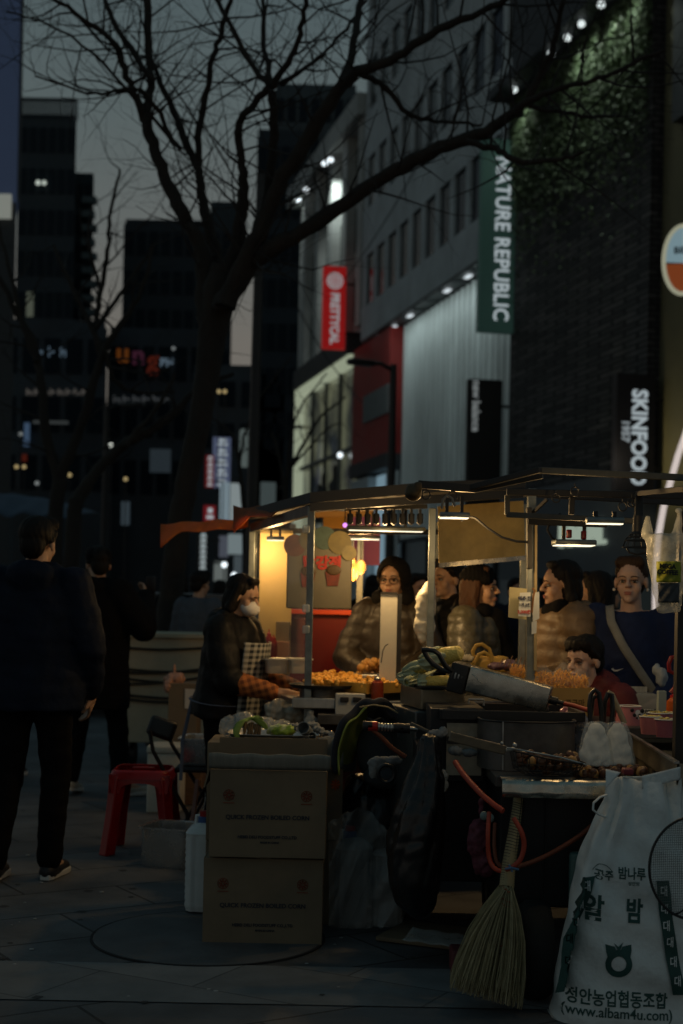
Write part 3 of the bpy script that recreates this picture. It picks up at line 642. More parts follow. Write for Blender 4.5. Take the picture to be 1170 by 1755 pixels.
tree('large bare street tree forking into many limbs behind the stall', 13.2,
  [(285, 1090, 30), (295, 1000, 28.5), (309, 885, 27.5), (325, 800, 26.5), (343, 715, 27), (355, 640, 29), (365, 565, 35), (376, 500, 41), (386, 462, 34)],
  [([(356, 560, 26), (350, 500, 22), (345, 430, 18), (318, 375, 16), (285, 310, 15), (262, 245, 14), (247, 200, 13)], 0, .3),
   ([(247, 200, 12), (258, 150, 10), (254, 80, 9), (252, 0, 9), (252, -60, 7)], .3, .2),
   ([(247, 205, 10), (222, 140, 9), (205, 95, 8), (195, 75, 7), (140, 30, 5), (85, -5, 4)], .3, -.5),
   ([(262, 135, 8), (215, 72, 7), (186, 20, 6), (172, -20, 5)], .2, .6),
   ([(378, 500, 20), (370, 440, 15), (350, 360, 12), (338, 290, 10), (312, 230, 9), (285, 165, 7), (262, 110, 6)], .2, .6),
   ([(338, 290, 9), (342, 220, 8), (355, 150, 7), (366, 95, 7), (382, 45, 6), (398, -20, 5)], .5, -.4),
   ([(380, 515, 24), (400, 440, 18), (412, 380, 15), (418, 320, 12), (412, 260, 9), (410, 212, 9), (436, 178, 8), (458, 152, 8)], 0, -.5),
   ([(462, 150, 8), (432, 112, 7), (396, 50, 6), (360, -20, 5)], -.5, .4),
   ([(464, 148, 8), (452, 80, 6), (452, 0, 5), (450, -40, 4)], -.5, .5),
   ([(466, 150, 9), (500, 95, 7), (518, 35, 6), (528, -25, 5)], -.5, -.4),
   ([(395, 490, 22), (440, 400, 15), (460, 330, 12), (468, 250, 10), (466, 155, 10)], .2, -.7),
   ([(384, 525, 26), (432, 420, 21), (478, 320, 18), (530, 235, 17), (572, 165, 15), (612, 125, 13), (680, 98, 10), (752, 50, 9), (840, 12, 7), (900, -15, 5)], -.3, -1.2),
   ([(585, 150, 11), (605, 70, 9), (618, 0, 8), (624, -40, 7)], -.6, .6),
   ([(480, 145, 7), (520, 120, 5), (560, 85, 4), (600, 40, 4), (640, -20, 3)], -.4, .4),
   ([(378, 530, 26), (425, 460, 22), (470, 425, 20), (560, 370, 17), (640, 315, 16), (722, 268, 16), (800, 240, 14), (870, 203, 12), (905, 170, 9), (938, 105, 7), (955, 55, 6), (965, -10, 5)], -.2, -1.5),
   ([(800, 243, 9), (850, 256, 7), (882, 274, 7), (960, 272, 5), (1000, 262, 3)], -1.3, -.4),
   ([(900, 175, 8), (960, 152, 6), (1040, 128, 5), (1140, 84, 4)], -1.5, -.5),
   ([(903, 180, 7), (950, 190, 5), (1030, 200, 4), (1060, 196, 3)], -1.5, .4),
   ([(618, 128, 7), (662, 150, 7), (700, 196, 6), (760, 208, 4), (826, 214, 3)], -.8, .3),
   ([(300, 250, 6), (250, 160, 5), (205, 155, 4), (150, 160, 3), (60, 130, 2)], .2, -.8),
   ([(310, 255, 5), (215, 150, 4), (120, 60, 3), (10, 20, 2)], .2, .4)], 11, step=.11, lmin=.4, lmax=1.45, rad=.011)
tree('dark bare tree with two steep limbs at the far side of the pavement', 19, [(92, 1000, 20), (94, 900, 18), (100, 835, 17), (104, 810, 17)],
  [([(100, 820, 14), (78, 740, 11), (68, 650, 10), (58, 590, 9), (20, 520, 7), (-20, 440, 5)], 0, .3),
   ([(104, 815, 15), (130, 750, 12), (152, 690, 11), (178, 600, 9), (215, 545, 7), (245, 490, 5), (262, 420, 3)], 0, -.3),
   ([(178, 605, 7), (150, 550, 6), (118, 480, 5), (92, 420, 3)], 0, .5), ([(180, 600, 6), (196, 650, 5), (235, 672, 5), (300, 672, 3)], -.2, .3), ([(172, 610, 8), (163, 560, 7), (172, 500, 6), (184, 430, 5), (190, 360, 4), (205, 290, 3)], .1, .3), ([(165, 560, 6), (200, 515, 5), (228, 470, 4), (262, 430, 3)], -.1, .2), ([(174, 500, 5), (160, 455, 4), (150, 400, 3), (158, 350, 2)], .2, .2), ([(62, 620, 7), (40, 560, 6), (8, 430, 4), (-10, 360, 3)], .1, .2)], 5, step=.4, lmin=.5, lmax=1.5, rad=.018)
tree('dark bare tree with one long limb leaning behind the big trunk', 17, [(120, 1000, 20), (126, 900, 18), (130, 855, 17)],
  [([(130, 865, 16), (160, 815, 14), (210, 765, 13), (262, 735, 11), (300, 705, 10), (335, 670, 7), (400, 640, 5)], 0, .4), ([(215, 765, 8), (235, 738, 6), (275, 690, 5), (300, 640, 3)], 0, .2)], 6, step=.5, lmin=.4, lmax=1.2, rad=.016, depth=1)
tree('slim bare sapling before the glowing glass shop', 30, [(488, 1000, 8), (489, 850, 6), (494, 800, 5)],
  [([(494, 805, 5), (520, 760, 4), (552, 712, 3), (592, 680, 2)], 0, .3), ([(492, 810, 4), (500, 740, 3), (520, 690, 2), (560, 640, 1.5)], 0, -.3), ([(489, 850, 4), (478, 780, 3), (465, 740, 2)], 0, .2), ([(500, 800, 3), (560, 735, 2), (585, 725, 1.5)], 0, .2)], 8, step=.35, lmin=.4, lmax=1.2, rad=.014, depth=1)
tree('slim bare tree curving up beside the far lit signs', 26, [(420, 1000, 7), (418, 870, 6), (412, 820, 5)], [([(412, 825, 5), (406, 770, 4), (395, 740, 3), (360, 715, 2)], 0, .3), ([(410, 800, 4), (418, 750, 3), (440, 690, 2), (500, 610, 1.5)], 0, .3)], 9, step=.4, lmin=.4, lmax=1.1, rad=.012, depth=1)

# ================================================================== THE STALLS AND THEIR GOODS
from mathutils.bvhtree import BVHTree
m_steel = M('worn stainless steel', (.50, .50, .48), .34, metal=.9, noise=(9, .35), bump=(30, .15, .003), rvar=.2)
m_foil = M('crumpled steel sheet', (.52, .49, .42), .26, metal=1.0, noise=(14, .4), bump=(30, .3, .003), rvar=.22)
m_soot = M('sooty steel', (.14, .13, .12), .45, metal=.7, noise=(6, .5), bump=(25, .25, .004))
m_blk = M('matt black steel', (.016, .016, .017), .5, noise=(12, .4), bump=(40, .2, .003))
m_post = M('galvanised post', (.22, .25, .25), .4, metal=.7, noise=(20, .3))
m_card = M('brown carton', (.20, .155, .10), .85, noise=(4, .18), bump=(180, .12, .001))
m_cardd = M('carton inside', (.24, .235, .2), .85, noise=(10, .2), bump=(90, .4, .002), stretch=(6, .5, .5))
m_ink = M('carton ink', (.022, .03, .045), .8, noise=None); m_rink = M('red carton ink', (.21, .042, .02), .8, noise=(60, .4))
m_film = M('clear film', (.8, .85, .85), .12, alpha=.24, noise=None, bump=(14, .8, .01))
m_filmw = M('milky film', (.72, .76, .74), .3, alpha=.42, noise=(9, .3), bump=(16, .9, .012))
m_can = M('milky plastic can', (.62, .66, .66), .4, noise=(5, .15), sub=.1); m_can2 = M('dim plastic can', (.26, .28, .28), .45, noise=(5, .2))  # second plastic is a darkened copy that paints the dimness under film
m_redp = M('red plastic', (.34, .008, .010), .35, noise=(8, .2))
m_orh = M('orange rubber hose', (.46, .055, .022), .5, noise=(14, .3))
m_wood = M('worn wood', (.22, .13, .07), .7, noise=(8, .4), stretch=(1, 6, 6))
m_white = M('white paper', (.62, .61, .56), .8, noise=(8, .12))
m_cloth = M('white cotton cloth', (.22, .23, .23), .9, noise=(20, .2), bump=(25, .6, .006))
m_lampw = E('warm white diffuser', (1, .88, .62), 1.6)
WARM = (1, .62, .25)

def carton(label, px0, py0, px1, py1, d, depth, group=None, lines=True, yaw=0.0, top=True, name='carton'):
    a, b = P(px0, py1, d), P(px1, py0, d); w, h = b.x-a.x, b.z-a.z; c = Vector(((a.x+b.x)/2, d, a.z))
    t = thing(name, label, 'carton', c, group); rot = Matrix.Rotation(yaw, 3, 'Z')
    L = lambda x, y, z: c+rot@Vector((x, y, z))
    th = .006; g = MB()
    g.box(L(0, th/2, h/2), (w, th, h), rot=rot); g.box(L(0, depth-th/2, h/2), (w, th, h), rot=rot)
    g.box(L(-w/2+th/2, depth/2, h/2), (th, depth-2*th, h), rot=rot); g.box(L(w/2-th/2, depth/2, h/2), (th, depth-2*th, h), rot=rot)
    g.box(L(0, depth/2, th/2), (w-2*th, depth-2*th, th), rot=rot)
    if top: g.box(L(0, depth/2, h-th/2), (w-2*th, depth-2*th, th), rot=rot)
    g.build('body', m_card, t, smooth=0, bevel=.003)
    if lines:
        X, U = rot@Vector((1, 0, 0)), Zv; f = lambda x, z: L(x, -.0025, z)
        text('lettering', 'QUICK FROZEN BOILED CORN', m_ink, t, basis(f(0, h*.46), X, U), .0245*w/.48, .0004, .0006, sx=1.0)
        text('lettering', 'HEBEI DELI FOODSTUFF CO.,LTD', m_ink, t, basis(f(0, h*.235), X, U), .0165*w/.48, .0004, .0005)
        text('lettering', 'MADE IN CHINA', m_ink, t, basis(f(.01, h*.175), X, U), .0105*w/.48, .0004, .0004)
        for sx_ in (-.335, .33):
            e = f(w*sx_, h*.71); g = MB()
            for k in range(8): a_ = PI*k/4; g.tube([e+X*.005*math.cos(a_)+U*.005*math.sin(a_), e+X*.017*math.cos(a_)+U*.017*math.sin(a_)], [.0022, .0036], 5)
            g.tube([e+X*.021*math.cos(PI*k/10)+U*.021*math.sin(PI*k/10) for k in range(20)], .0012, 4, closed=True)
            g.bar(e-X*.022-U*.031, e+X*.022-U*.031, .001, .003); g.build('emblem', m_rink, t, smooth=0)
    return t, L, w, h
t, L_, w_, h_ = carton('closed corn carton on the paving, lower of the front stack', 346, 1474, 554, 1619, 5.66, .40, 'corn cartons')
g = MB(); g.box(L_(0, .2, h_+.002), (w_*.12, .39, .002)); g.build('tape', M('packing tape', (.25, .2, .12), .25, noise=(20, .2)), t, smooth=0)
t, L_, w_, h_ = carton('open corn carton with pale folded flap, upper of the front stack', 357, 1322, 560, 1468.5, 5.63, .38, 'corn cartons', top=False)
g = MB(); g.grid(lambda u, v: L_(-w_/2*1.02+u*w_*1.04, -.008-.02*math.sin(v*PI/2)+.004*math.sin(u*9), h_+.004+.062*v+.003*math.sin(u*23)*v), 30, 4)
g.build('flap', m_cardd, t, solid=.005)
g = MB(); g.box(L_(0, .39, h_+.045), (w_*.99, .006, .09)); g.build('flap', m_card, t, smooth=0)
g = MB(); g.box(L_(-w_/2-.012, .19, h_-.03), (.006, .37, .09), rot=Matrix.Rotation(.25, 3, 'Y')); g.build('flap', m_card, t, smooth=0)
t, L_, w_, h_ = carton('closed carton behind the front stack with the steel tray on top', 352, 1276, 560, 1440, 6.1, .36, 'corn cartons', lines=False)
g = MB(); g.box((t.location.x, t.location.y+.18, t.location.z/2), (w_, .34, t.location.z-.004)); o = g.build('plain_carton', m_card, smooth=0, bevel=.004); tag(o, 'plain lower carton standing hidden behind the front corn stack', 'carton', 'corn cartons')
t, L_, w_, h_ = carton('tall carton with open pale flap and orange emblem right of the stack', 540, 1318, 588, 1440, 6.02, .3, 'corn cartons', lines=False, top=False)
g = MB(); g.grid(lambda u, v: L_(-w_/2+u*w_, .02+.03*v, h_+.003+v*.125), 6, 4); g.build('flap', m_cardd, t, solid=.005)
e = L_(w_*.22, -.003, h_*.78); g = MB()
for k in range(8): a_ = PI*k/4; g.tube([e, e+Vector((.02*math.cos(a_), 0, .022*math.sin(a_)))], [.002, .005], 5)
g.build('emblem', M('orange ink', (.4, .09, .02), .8, noise=None), t, smooth=0)
g = MB(); g.box((t.location.x, t.location.y+.15, t.location.z/2), (w_, .28, t.location.z-.004)); o = g.build('plain_carton', m_card, smooth=0, bevel=.004); tag(o, 'plain carton under the tall open carton beside the stack', 'carton', 'corn cartons')

# ---- tray of vegetables, mugs and cloth on the cartons
a = P(385, 1274, 6.12); b = P(556, 1258, 6.12); yt = 6.28; zt = a.z+.001
t = thing('steel_tray', 'shallow steel tray with flared rim on the cartons', 'tray', ((a.x+b.x)/2, yt, zt))
g = MB(); cx = (a.x+b.x)/2; hw = (b.x-a.x)/2
def sq(c, rx, ry, n=40, p=4):
    return [Vector((c[0]+rx*abs(math.cos(q))**(2/p)*math.copysign(1, math.cos(q)), c[1]+ry*abs(math.sin(q))**(2/p)*math.copysign(1, math.sin(q)), c[2])) for q in [2*PI*k/n for k in range(n)]]
def sqloft(mb, rings, p=4, n=40, capb=True):
    vs = []; fs = []
    for c, rx, ry in rings: vs += sq(c, rx, ry, n, p)
    for i in range(len(rings)-1):
        for j in range(n): fs.append((i*n+j, i*n+(j+1) % n, (i+1)*n+(j+1) % n, (i+1)*n+j))
    if capb: fs.append(tuple(range(n-1, -1, -1)))
    return mb.add(vs, fs)
sqloft(g, [((cx, yt, zt), hw*.86, .13), ((cx, yt, zt+.035), hw*.97, .155), ((cx, yt, zt+.038), hw, .165)]); g.build('pan', m_steel, t, solid=.002)
def crumple(name, label, cat, parts, mat, vox=.008, amp=.006, f=60, seed=1, group=None, it=2):
    g = MB()
    for c, r in parts: g.ell(c, r, 14, 10)
    o = g.remesh(name, mat, None, vox, it, lambda co: amp*(np.abs(nz3(co, f, seed))*1.2-.5)+amp*.8*nz3(co, f*2.3, seed+5)); return tag(o, label, cat, group)
pz = lambda px, py, d: P(px, py, d)
def veg_leaf(mb, pts, w):
    pts = [Vector(p) for p in pts]; n = len(pts)-1
    mb.grid(lambda u, v: pts[min(n, int(v*n))].lerp(pts[min(n, int(v*n)+1)], v*n-int(v*n))+Vector(((u-.5)*w*math.sin(PI*(.15+.8*v)), 0, -abs(u-.5)*w*.35)), 4, 10)
m_leaf = M('limp green leaf', (.22, .33, .05), .5, noise=(14, .4)); m_leaf2 = M('bright green leaf', (.26, .40, .04), .45, noise=(20, .35)); m_brown = M('wilted brown stalk', (.13, .075, .025), .7, noise=(20, .4))
t = thing('leaf_vegetable', 'limp green leaves with brown stalks spilling from the film on the tray', 'vegetable', pz(425, 1262, 6.2))
g = MB(); veg_leaf(g, [pz(408, 1268, 6.13), pz(404, 1250, 6.13), pz(412, 1236, 6.15), pz(425, 1230, 6.18), pz(436, 1228, 6.2)], .035); veg_leaf(g, [pz(428, 1230, 6.15), pz(440, 1230, 6.15), pz(450, 1238, 6.15), pz(458, 1248, 6.15)], .045); veg_leaf(g, [pz(405, 1246, 6.16), pz(418, 1232, 6.2), pz(440, 1226, 6.22), pz(452, 1232, 6.22)], .04)
g.build('leaves', m_leaf, t, solid=.003)
g = MB()
for k in range(9): x = 420+k*3; g.tube([pz(x, 1240+random.uniform(-3, 4), 6.16), pz(x+random.uniform(-3, 4), 1252, 6.15), pz(x+random.uniform(-6, 6), 1264, 6.14)], [.009, .008, .005], 6)
g.build('stalks', m_brown, t)
o = crumple('green_bundle', 'pale green chopped bundle beside the mugs on the tray', 'vegetable', [(pz(478, 1252, 6.22), (.055, .05, .028)), (pz(495, 1252, 6.22), (.03, .04, .024))], m_leaf2, amp=.008, f=110)
crumple('film_bag', 'crumpled clear film over the limp leaves on the tray', 'plastic bag', [(pz(395, 1246, 6.25), (.05, .09, .05)), (pz(418, 1242, 6.25), (.06, .09, .058)), (pz(450, 1248, 6.25), (.07, .1, .05)), (pz(482, 1250, 6.27), (.05, .1, .042))], m_film, vox=.009, amp=.008, f=70, seed=3)
crumple('film_scrap', 'small twist of clear film hanging from the tray corner', 'plastic film', [(pz(560, 1268, 6.1), (.022, .02, .016)), (pz(568, 1260, 6.12), (.014, .015, .02)), (pz(552, 1274, 6.08), (.014, .015, .012))], m_film, vox=.004, amp=.005, f=140, seed=4)
m_mug = M('grey enamel', (.22, .24, .24), .35, noise=(20, .25))
for k, (px, py, lab, rx) in enumerate(((524, 1252, 'larger grey mug lying tilted open on the tray', .028), (532, 1266, 'smaller grey mug lying on its side before the larger mug', .018))):
    c = pz(px, py, 6.16); rot = Euler((R(68), 0, R(-18+30*k))).to_matrix(); t = thing('mug', lab, 'mug', c); g = MB()
    g.lathe(c, [(.0, -.03), (rx*.85, -.03), (rx, .04), (rx*.9, .04), (rx*.78, -.024), (0, -.024)], 20, rot); g.build('cup', m_mug, t)
    g = MB(); g.tube([c+rot@Vector((-rx, 0, .025)), c+rot@Vector((-rx-.02, 0, .018)), c+rot@Vector((-rx-.02, 0, -.008)), c+rot@Vector((-rx, 0, -.018))], .004, 6); g.build('handle', m_mug, t)
crumple('cloth', 'twisted white rag lying beside the grey mugs', 'cloth', [(pz(545, 1250, 6.24), (.03, .03, .014)), (pz(556, 1256, 6.22), (.03, .02, .012)), (pz(536, 1242, 6.28), (.035, .03, .012)), (pz(512, 1244, 6.3), (.05, .03, .012))], m_cloth, vox=.005, amp=.007, f=150, seed=6)
o = crumple('film_flap', 'thin clear film hanging over the carton front under the tray', 'plastic film', [(pz(497, 1288, 6.08), (.022, .008, .026)), (pz(494, 1300, 6.07), (.03, .006, .014))], m_film, vox=.004, amp=.003, f=120, seed=8)

# ---- water cans
def rib_(v, c, w, dp, h): return math.cos(20*math.atan2((v[1]-c.y)/dp, (v[0]-c.x)/w)) if v[2] < c.z+h*.8 else 0
def jerrycan(label, px0, py0, px1, py1, d, cap_px, group, depth=.22):
    a, b = P(px0, py1, d), P(px1, py0, d); w, h = b.x-a.x, b.z-a.z; c = Vector(((a.x+b.x)/2, d+depth/2, a.z)); t = thing('jerrycan', label, 'water can', c, group)
    g = MB(); rings = []
    for k in range(25):
        z = h*k/24*.82; s_ = 1+.018*math.cos(k*PI); s_ *= .93 if k in (0,) else 1; rings.append((c+Zv*z, w/2*s_, depth/2*s_))
    rings += [(c+Zv*h*.87, w*.42, depth*.42), (c+Zv*h*.92, w*.2, depth*.2), (c+Zv*h*.925, .032, .032)]
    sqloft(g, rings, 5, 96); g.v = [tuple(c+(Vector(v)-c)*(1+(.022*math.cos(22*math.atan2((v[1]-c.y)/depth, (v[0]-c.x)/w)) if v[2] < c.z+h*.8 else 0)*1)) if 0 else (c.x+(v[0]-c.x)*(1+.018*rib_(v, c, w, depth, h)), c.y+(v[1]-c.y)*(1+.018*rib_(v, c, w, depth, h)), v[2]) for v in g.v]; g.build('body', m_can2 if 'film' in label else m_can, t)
    q = Vector((P(cap_px, py0, d).x, d+depth*.45, a.z+h*.90)); g = MB(); g.lathe(q, [(0, 0), (.03, 0), (.03, .03), (.024, .034), (0, .034)], 18); g.build('neck', M('blue plastic ring', (.03, .09, .25), .4, noise=None), t)
    g = MB(); g.lathe(q+Zv*.034, [(0, 0), (.024, 0), (.024, .022), (0, .024)], 18); g.build('cap', m_redp, t)
    g = MB(); e = c+Zv*h*.93; g.tube([e+Vector((-w*.3, 0, -.03)), e+Vector((-w*.28, 0, .02)), e+Vector((-w*.05, 0, .025)), e+Vector((0, 0, -.01))], .011, 8); g.build('handle', m_can, t)
    return t
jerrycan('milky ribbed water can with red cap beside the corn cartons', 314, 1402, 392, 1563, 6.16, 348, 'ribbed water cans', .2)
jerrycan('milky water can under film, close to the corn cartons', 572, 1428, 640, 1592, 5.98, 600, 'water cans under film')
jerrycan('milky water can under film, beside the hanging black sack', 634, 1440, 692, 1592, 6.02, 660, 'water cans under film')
fz0 = lambda u, v: P(563+u*(150-25*v), 1412+v*178-26*math.sin(PI*min(1, u*1.25))*(1-v)+55*(1-v)*max(0, u-.42)*1.9, 5.93-.05*math.sin(u*9+v*2)+.04*math.sin(v*11+u*17))+Vector((0, 0, .006*math.sin(u*41+v*13)))
g = MB(); g.grid(fz0, 90, 72); co_ = np.array([tuple(v) for v in g.v]); dd_ = .016*np.abs(nz3(co_, 26, 3))+.008*np.abs(nz3(co_, 60, 4))+.004*nz3(co_, 130, 5); g.v = [(v[0], v[1]-float(q), v[2]+.4*float(q)) for v, q in zip(g.v, dd_)]
o = g.build('plastic_sheet', M('dusty clear film', (.75, .8, .8), .12, alpha=.17, noise=(10, .3), bump=(22, .9, .012)), solid=.001); tag(o, 'large dusty clear sheet draped over two water cans', 'plastic sheet')

# ---- red stool, pans, chair and boxes behind the cartons
o3 = P(245, 1330, 7.72); sc_ = thing('plastic_stool', 'red plastic stool with arched legs beside the steel pan', 'stool', (o3.x, 7.74, 0))
g = MB(); cs = Vector((o3.x, 7.74, 0)); sqloft(g, [(cs+Zv*.405, .17, .17), (cs+Zv*.44, .158, .158), (cs+Zv*.452, .148, .148)], 6, 40); sqloft(g, [(cs+Zv*.4525, .06, .03), (cs+Zv*.4526, .0, .0)], 6, 20, False); g.build('seat', m_redp, sc_, solid=.004)
for sx in (-1, 1):
    for sy in (-1, 1):
        g = MB(); top = cs+Vector((sx*.118, sy*.118, .42)); bot = cs+Vector((sx*.165, sy*.165, 0))
        g.loft([(bot, .045, .045), (bot.lerp(top, .5), .042, .042), (bot.lerp(top, .8), .046, .046), (top, .055, .055)], 4); g.build('leg', m_redp, sc_, smooth=30, bevel=.006)
for rz in range(4):
    rot = Matrix.Rotation(rz*PI/2, 3, 'Z'); g = MB(); n = 12; pp = [Vector((-.165, -.168, .42)), Vector((.165, -.168, .42))]+[Vector((.115*math.cos(PI*k/n)**1 if 0 else .12*math.cos(PI*k/n), -.172, .335+.05*math.sin(PI*k/n))) for k in range(n+1)]
    pp = [Vector((-.165, -.16, .43)), Vector((-.15, -.165, .33))]+[Vector((-.105*math.cos(PI*k/n), -.165, .33+.055*math.sin(PI*k/n)**.6)) for k in range(n+1)]+[Vector((.15, -.165, .33)), Vector((.165, -.16, .43))]
    g.prism([cs+rot@p for p in pp], rot@Vector((0, .006, 0))); g.build('apron', m_redp, sc_, smooth=0)
def gnpan(label, c, w, dp, h, rz, mat, group=None):
    t = thing('steel_pan', label, 'pan', c, group); g = MB(); rot = Matrix.Rotation(rz, 3, 'Z'); n = 40; vs = []; fs = []
    rings = [(w*.46, dp*.46, 0), (w*.48, dp*.48, .012), (w*.5, dp*.5, h-.006), (w*.5+.014, dp*.5+.014, h), (w*.5+.014, dp*.5+.014, h-.008), (w*.5-.003, dp*.5-.003, h-.004), (w*.47, dp*.47, .02)]
    for rx, ry, z in rings: vs += [Vector(c)+rot@q for q in sq((0, 0, z), rx, ry, n, 7)]
    for i in range(len(rings)-1):
        for j in range(n): fs.append((i*n+j, i*n+(j+1) % n, (i+1)*n+(j+1) % n, (i+1)*n+j))
    fs += [tuple(range(n-1, -1, -1)), tuple(6*n+j for j in range(n))]; g.add(vs, fs); g.build('pan', mat, t); return t
m_pan = M('brushed pan steel', (.50, .53, .54), .26, metal=.75, noise=(12, .07), rvar=.12)
gnpan('deep steel pan standing on the paving beside the red stool', Vector((P(296, 1400, 7.35).x, 7.36, 0)), .27, .26, .205, R(-16), m_pan)
pc = P(336, 1328, 7.9)
gnpan('deep steel pan resting on the seat of the black folding chair', Vector((pc.x+.02, 7.98, .455)), .2, .3, .15, R(-6), m_pan)
ch = thing('folding_chair', 'black folding chair with rounded backrest holding a steel pan', 'chair', (pc.x, 8.0, 0))
bk = [P(x, y, 7.85) for x, y in ((255, 1236), (262, 1262), (282, 1268), (300, 1262), (302, 1246), (292, 1236), (270, 1229))]
g = MB(); cb = P(277, 1248, 7.85); g.rbox(cb, (.155, .05, .115), .024, 4, rot=(Matrix.Rotation(R(18), 3, 'Y')@Matrix.Rotation(R(-18), 3, 'X'))); g.build('backrest', m_black, ch)
for dx, yy in ((0, 7.75), (.14, 8.05)):
    g = MB(); g.tube([P(258, 1250, 7.8)+Vector((dx*.3, yy-7.8, 0)), P(264, 1285, 7.8)+Vector((dx*.5, yy-7.8, 0)), P(288, 1330, 7.8)+Vector((dx*.6, yy-7.8, 0)), P(322, 1392, 7.8)+Vector((dx*.7, yy-7.8, 0)), Vector((P(330, 1400, 7.8).x+dx, yy, .0))], .011, 8); g.build('leg', m_black, ch)
    g = MB(); g.tube([Vector((pc.x+.12, yy, .44)), Vector((pc.x-.13+dx*.3, yy+.1, .0))], .011, 8); g.build('leg', m_black, ch)
g = MB(); g.rbox((pc.x+.02, 7.98, .435), (.26, .36, .03), .012); g.build('seat', m_black, ch)
m_foam = M('foam plastic', (.58, .58, .5), .8, noise=(30, .12), bump=(120, .3, .002))
q = P(279, 1390, 9.1); t = thing('foam_box', 'white foam box with lid behind the black folding chair', 'foam box', (q.x, 9.2, 0)); g = MB(); g.rbox((q.x, 9.25, .19), (.215, .3, .38), .012); g.build('box', m_foam, t); g = MB(); g.rbox((q.x, 9.25, .405), (.225, .31, .05), .012); g.build('lid', m_foam, t)
for k, (px, w, m, lab) in enumerate(((327, .045, M('dusty pink board', (.32, .17, .14), .7, noise=(9, .3)), 'dusty pink upright board leaning under the folding chair'), (347, .04, M('pale plank', (.42, .40, .37), .7, noise=(9, .3)), 'pale upright plank leaning under the folding chair'))):
    q = P(px, 1408, 7.55); g = MB(); g.bar((q.x-.01, 7.55, 0), (q.x+.02, 7.66, .4), w*1.3, .02); o = g.build('plank', m, smooth=0, bevel=.003); tag(o, lab, 'plank')
# ---- beige handcart with ropes, carton and bag
hc = thing('beige_handcart', 'beige panelled handcart wrapped with ropes behind the vendor', 'handcart', (P(272, 1200, 11.4).x, 11.6, 0))
m_beige = M('beige tarpaulin', (.52, .46, .32), .7, noise=(2, .2), bump=(8, .4, .02))
a, b = P(196, 1272, 11.4), P(352, 1094, 11.4)
g = MB(); g.bx((a.x, 11.4, a.z), (b.x, 12.2, b.z)); g.build('panel', m_beige, hc, smooth=0, bevel=.01)
g = MB(); g.bx((a.x-.02, 11.37, b.z), (b.x+.02, 12.23, b.z+.03)); g.build('lid', m_beige, hc, smooth=0)
for k, (y0, y1) in enumerate(((1108, 1110), (1144, 1150), (1152, 1146), (1160, 1170), (1172, 1160), (1188, 1196), (1196, 1202))):
    g = MB(); n = 10; g.tube([P(196+156*i/n, y0+(y1-y0)*i/n+4*math.sin(PI*i/n), 11.385) for i in range(n+1)], .011, 6); g.build('rope', M('dark rope', (.05, .045, .035), .9, noise=None), hc)
for x in (a.x+.12, b.x-.12):
    g = MB(); g.lathe((x, 11.6, .11), [(0, -.03), (.08, -.03), (.105, -.02), (.105, .02), (.08, .03), (0, .03)], 20, Matrix.Rotation(PI/2, 3, 'Y')); g.build('wheel', m_black, hc)
a, b = P(286, 1262, 9.5), P(338, 1168, 9.5)
t, L_, w_, h_ = carton('brown carton with a paper label under the pinkish tied bag', 286, 1172, 338, 1300, 9.5, .3, None, lines=False)
g = MB(); e = L_(w_*.28, -.004, h_*.8); g.box(e, (w_*.4, .003, h_*.26)); g.build('label', m_white, t, smooth=0)
g = MB(); g.bx((a.x-.02, 9.48, 0), (b.x+.04, 9.85, t.location.z-.002)); o = g.build('wooden_crate', m_wood, smooth=0, bevel=.006); tag(o, 'wooden crate holding up the labelled carton behind the vendor', 'crate')
crumple('tied_bag', 'pinkish tied plastic bag sitting on the labelled carton', 'plastic bag', [(P(294, 1166, 9.6), (.055, .06, .05)), (P(305, 1164, 9.6), (.05, .06, .045)), (P(298, 1148, 9.6), (.012, .012, .05)), (P(288, 1176, 9.52), (.03, .03, .05))], M('pinkish film', (.55, .30, .2), .4, noise=(10, .3)), amp=.007, f=70, seed=9)

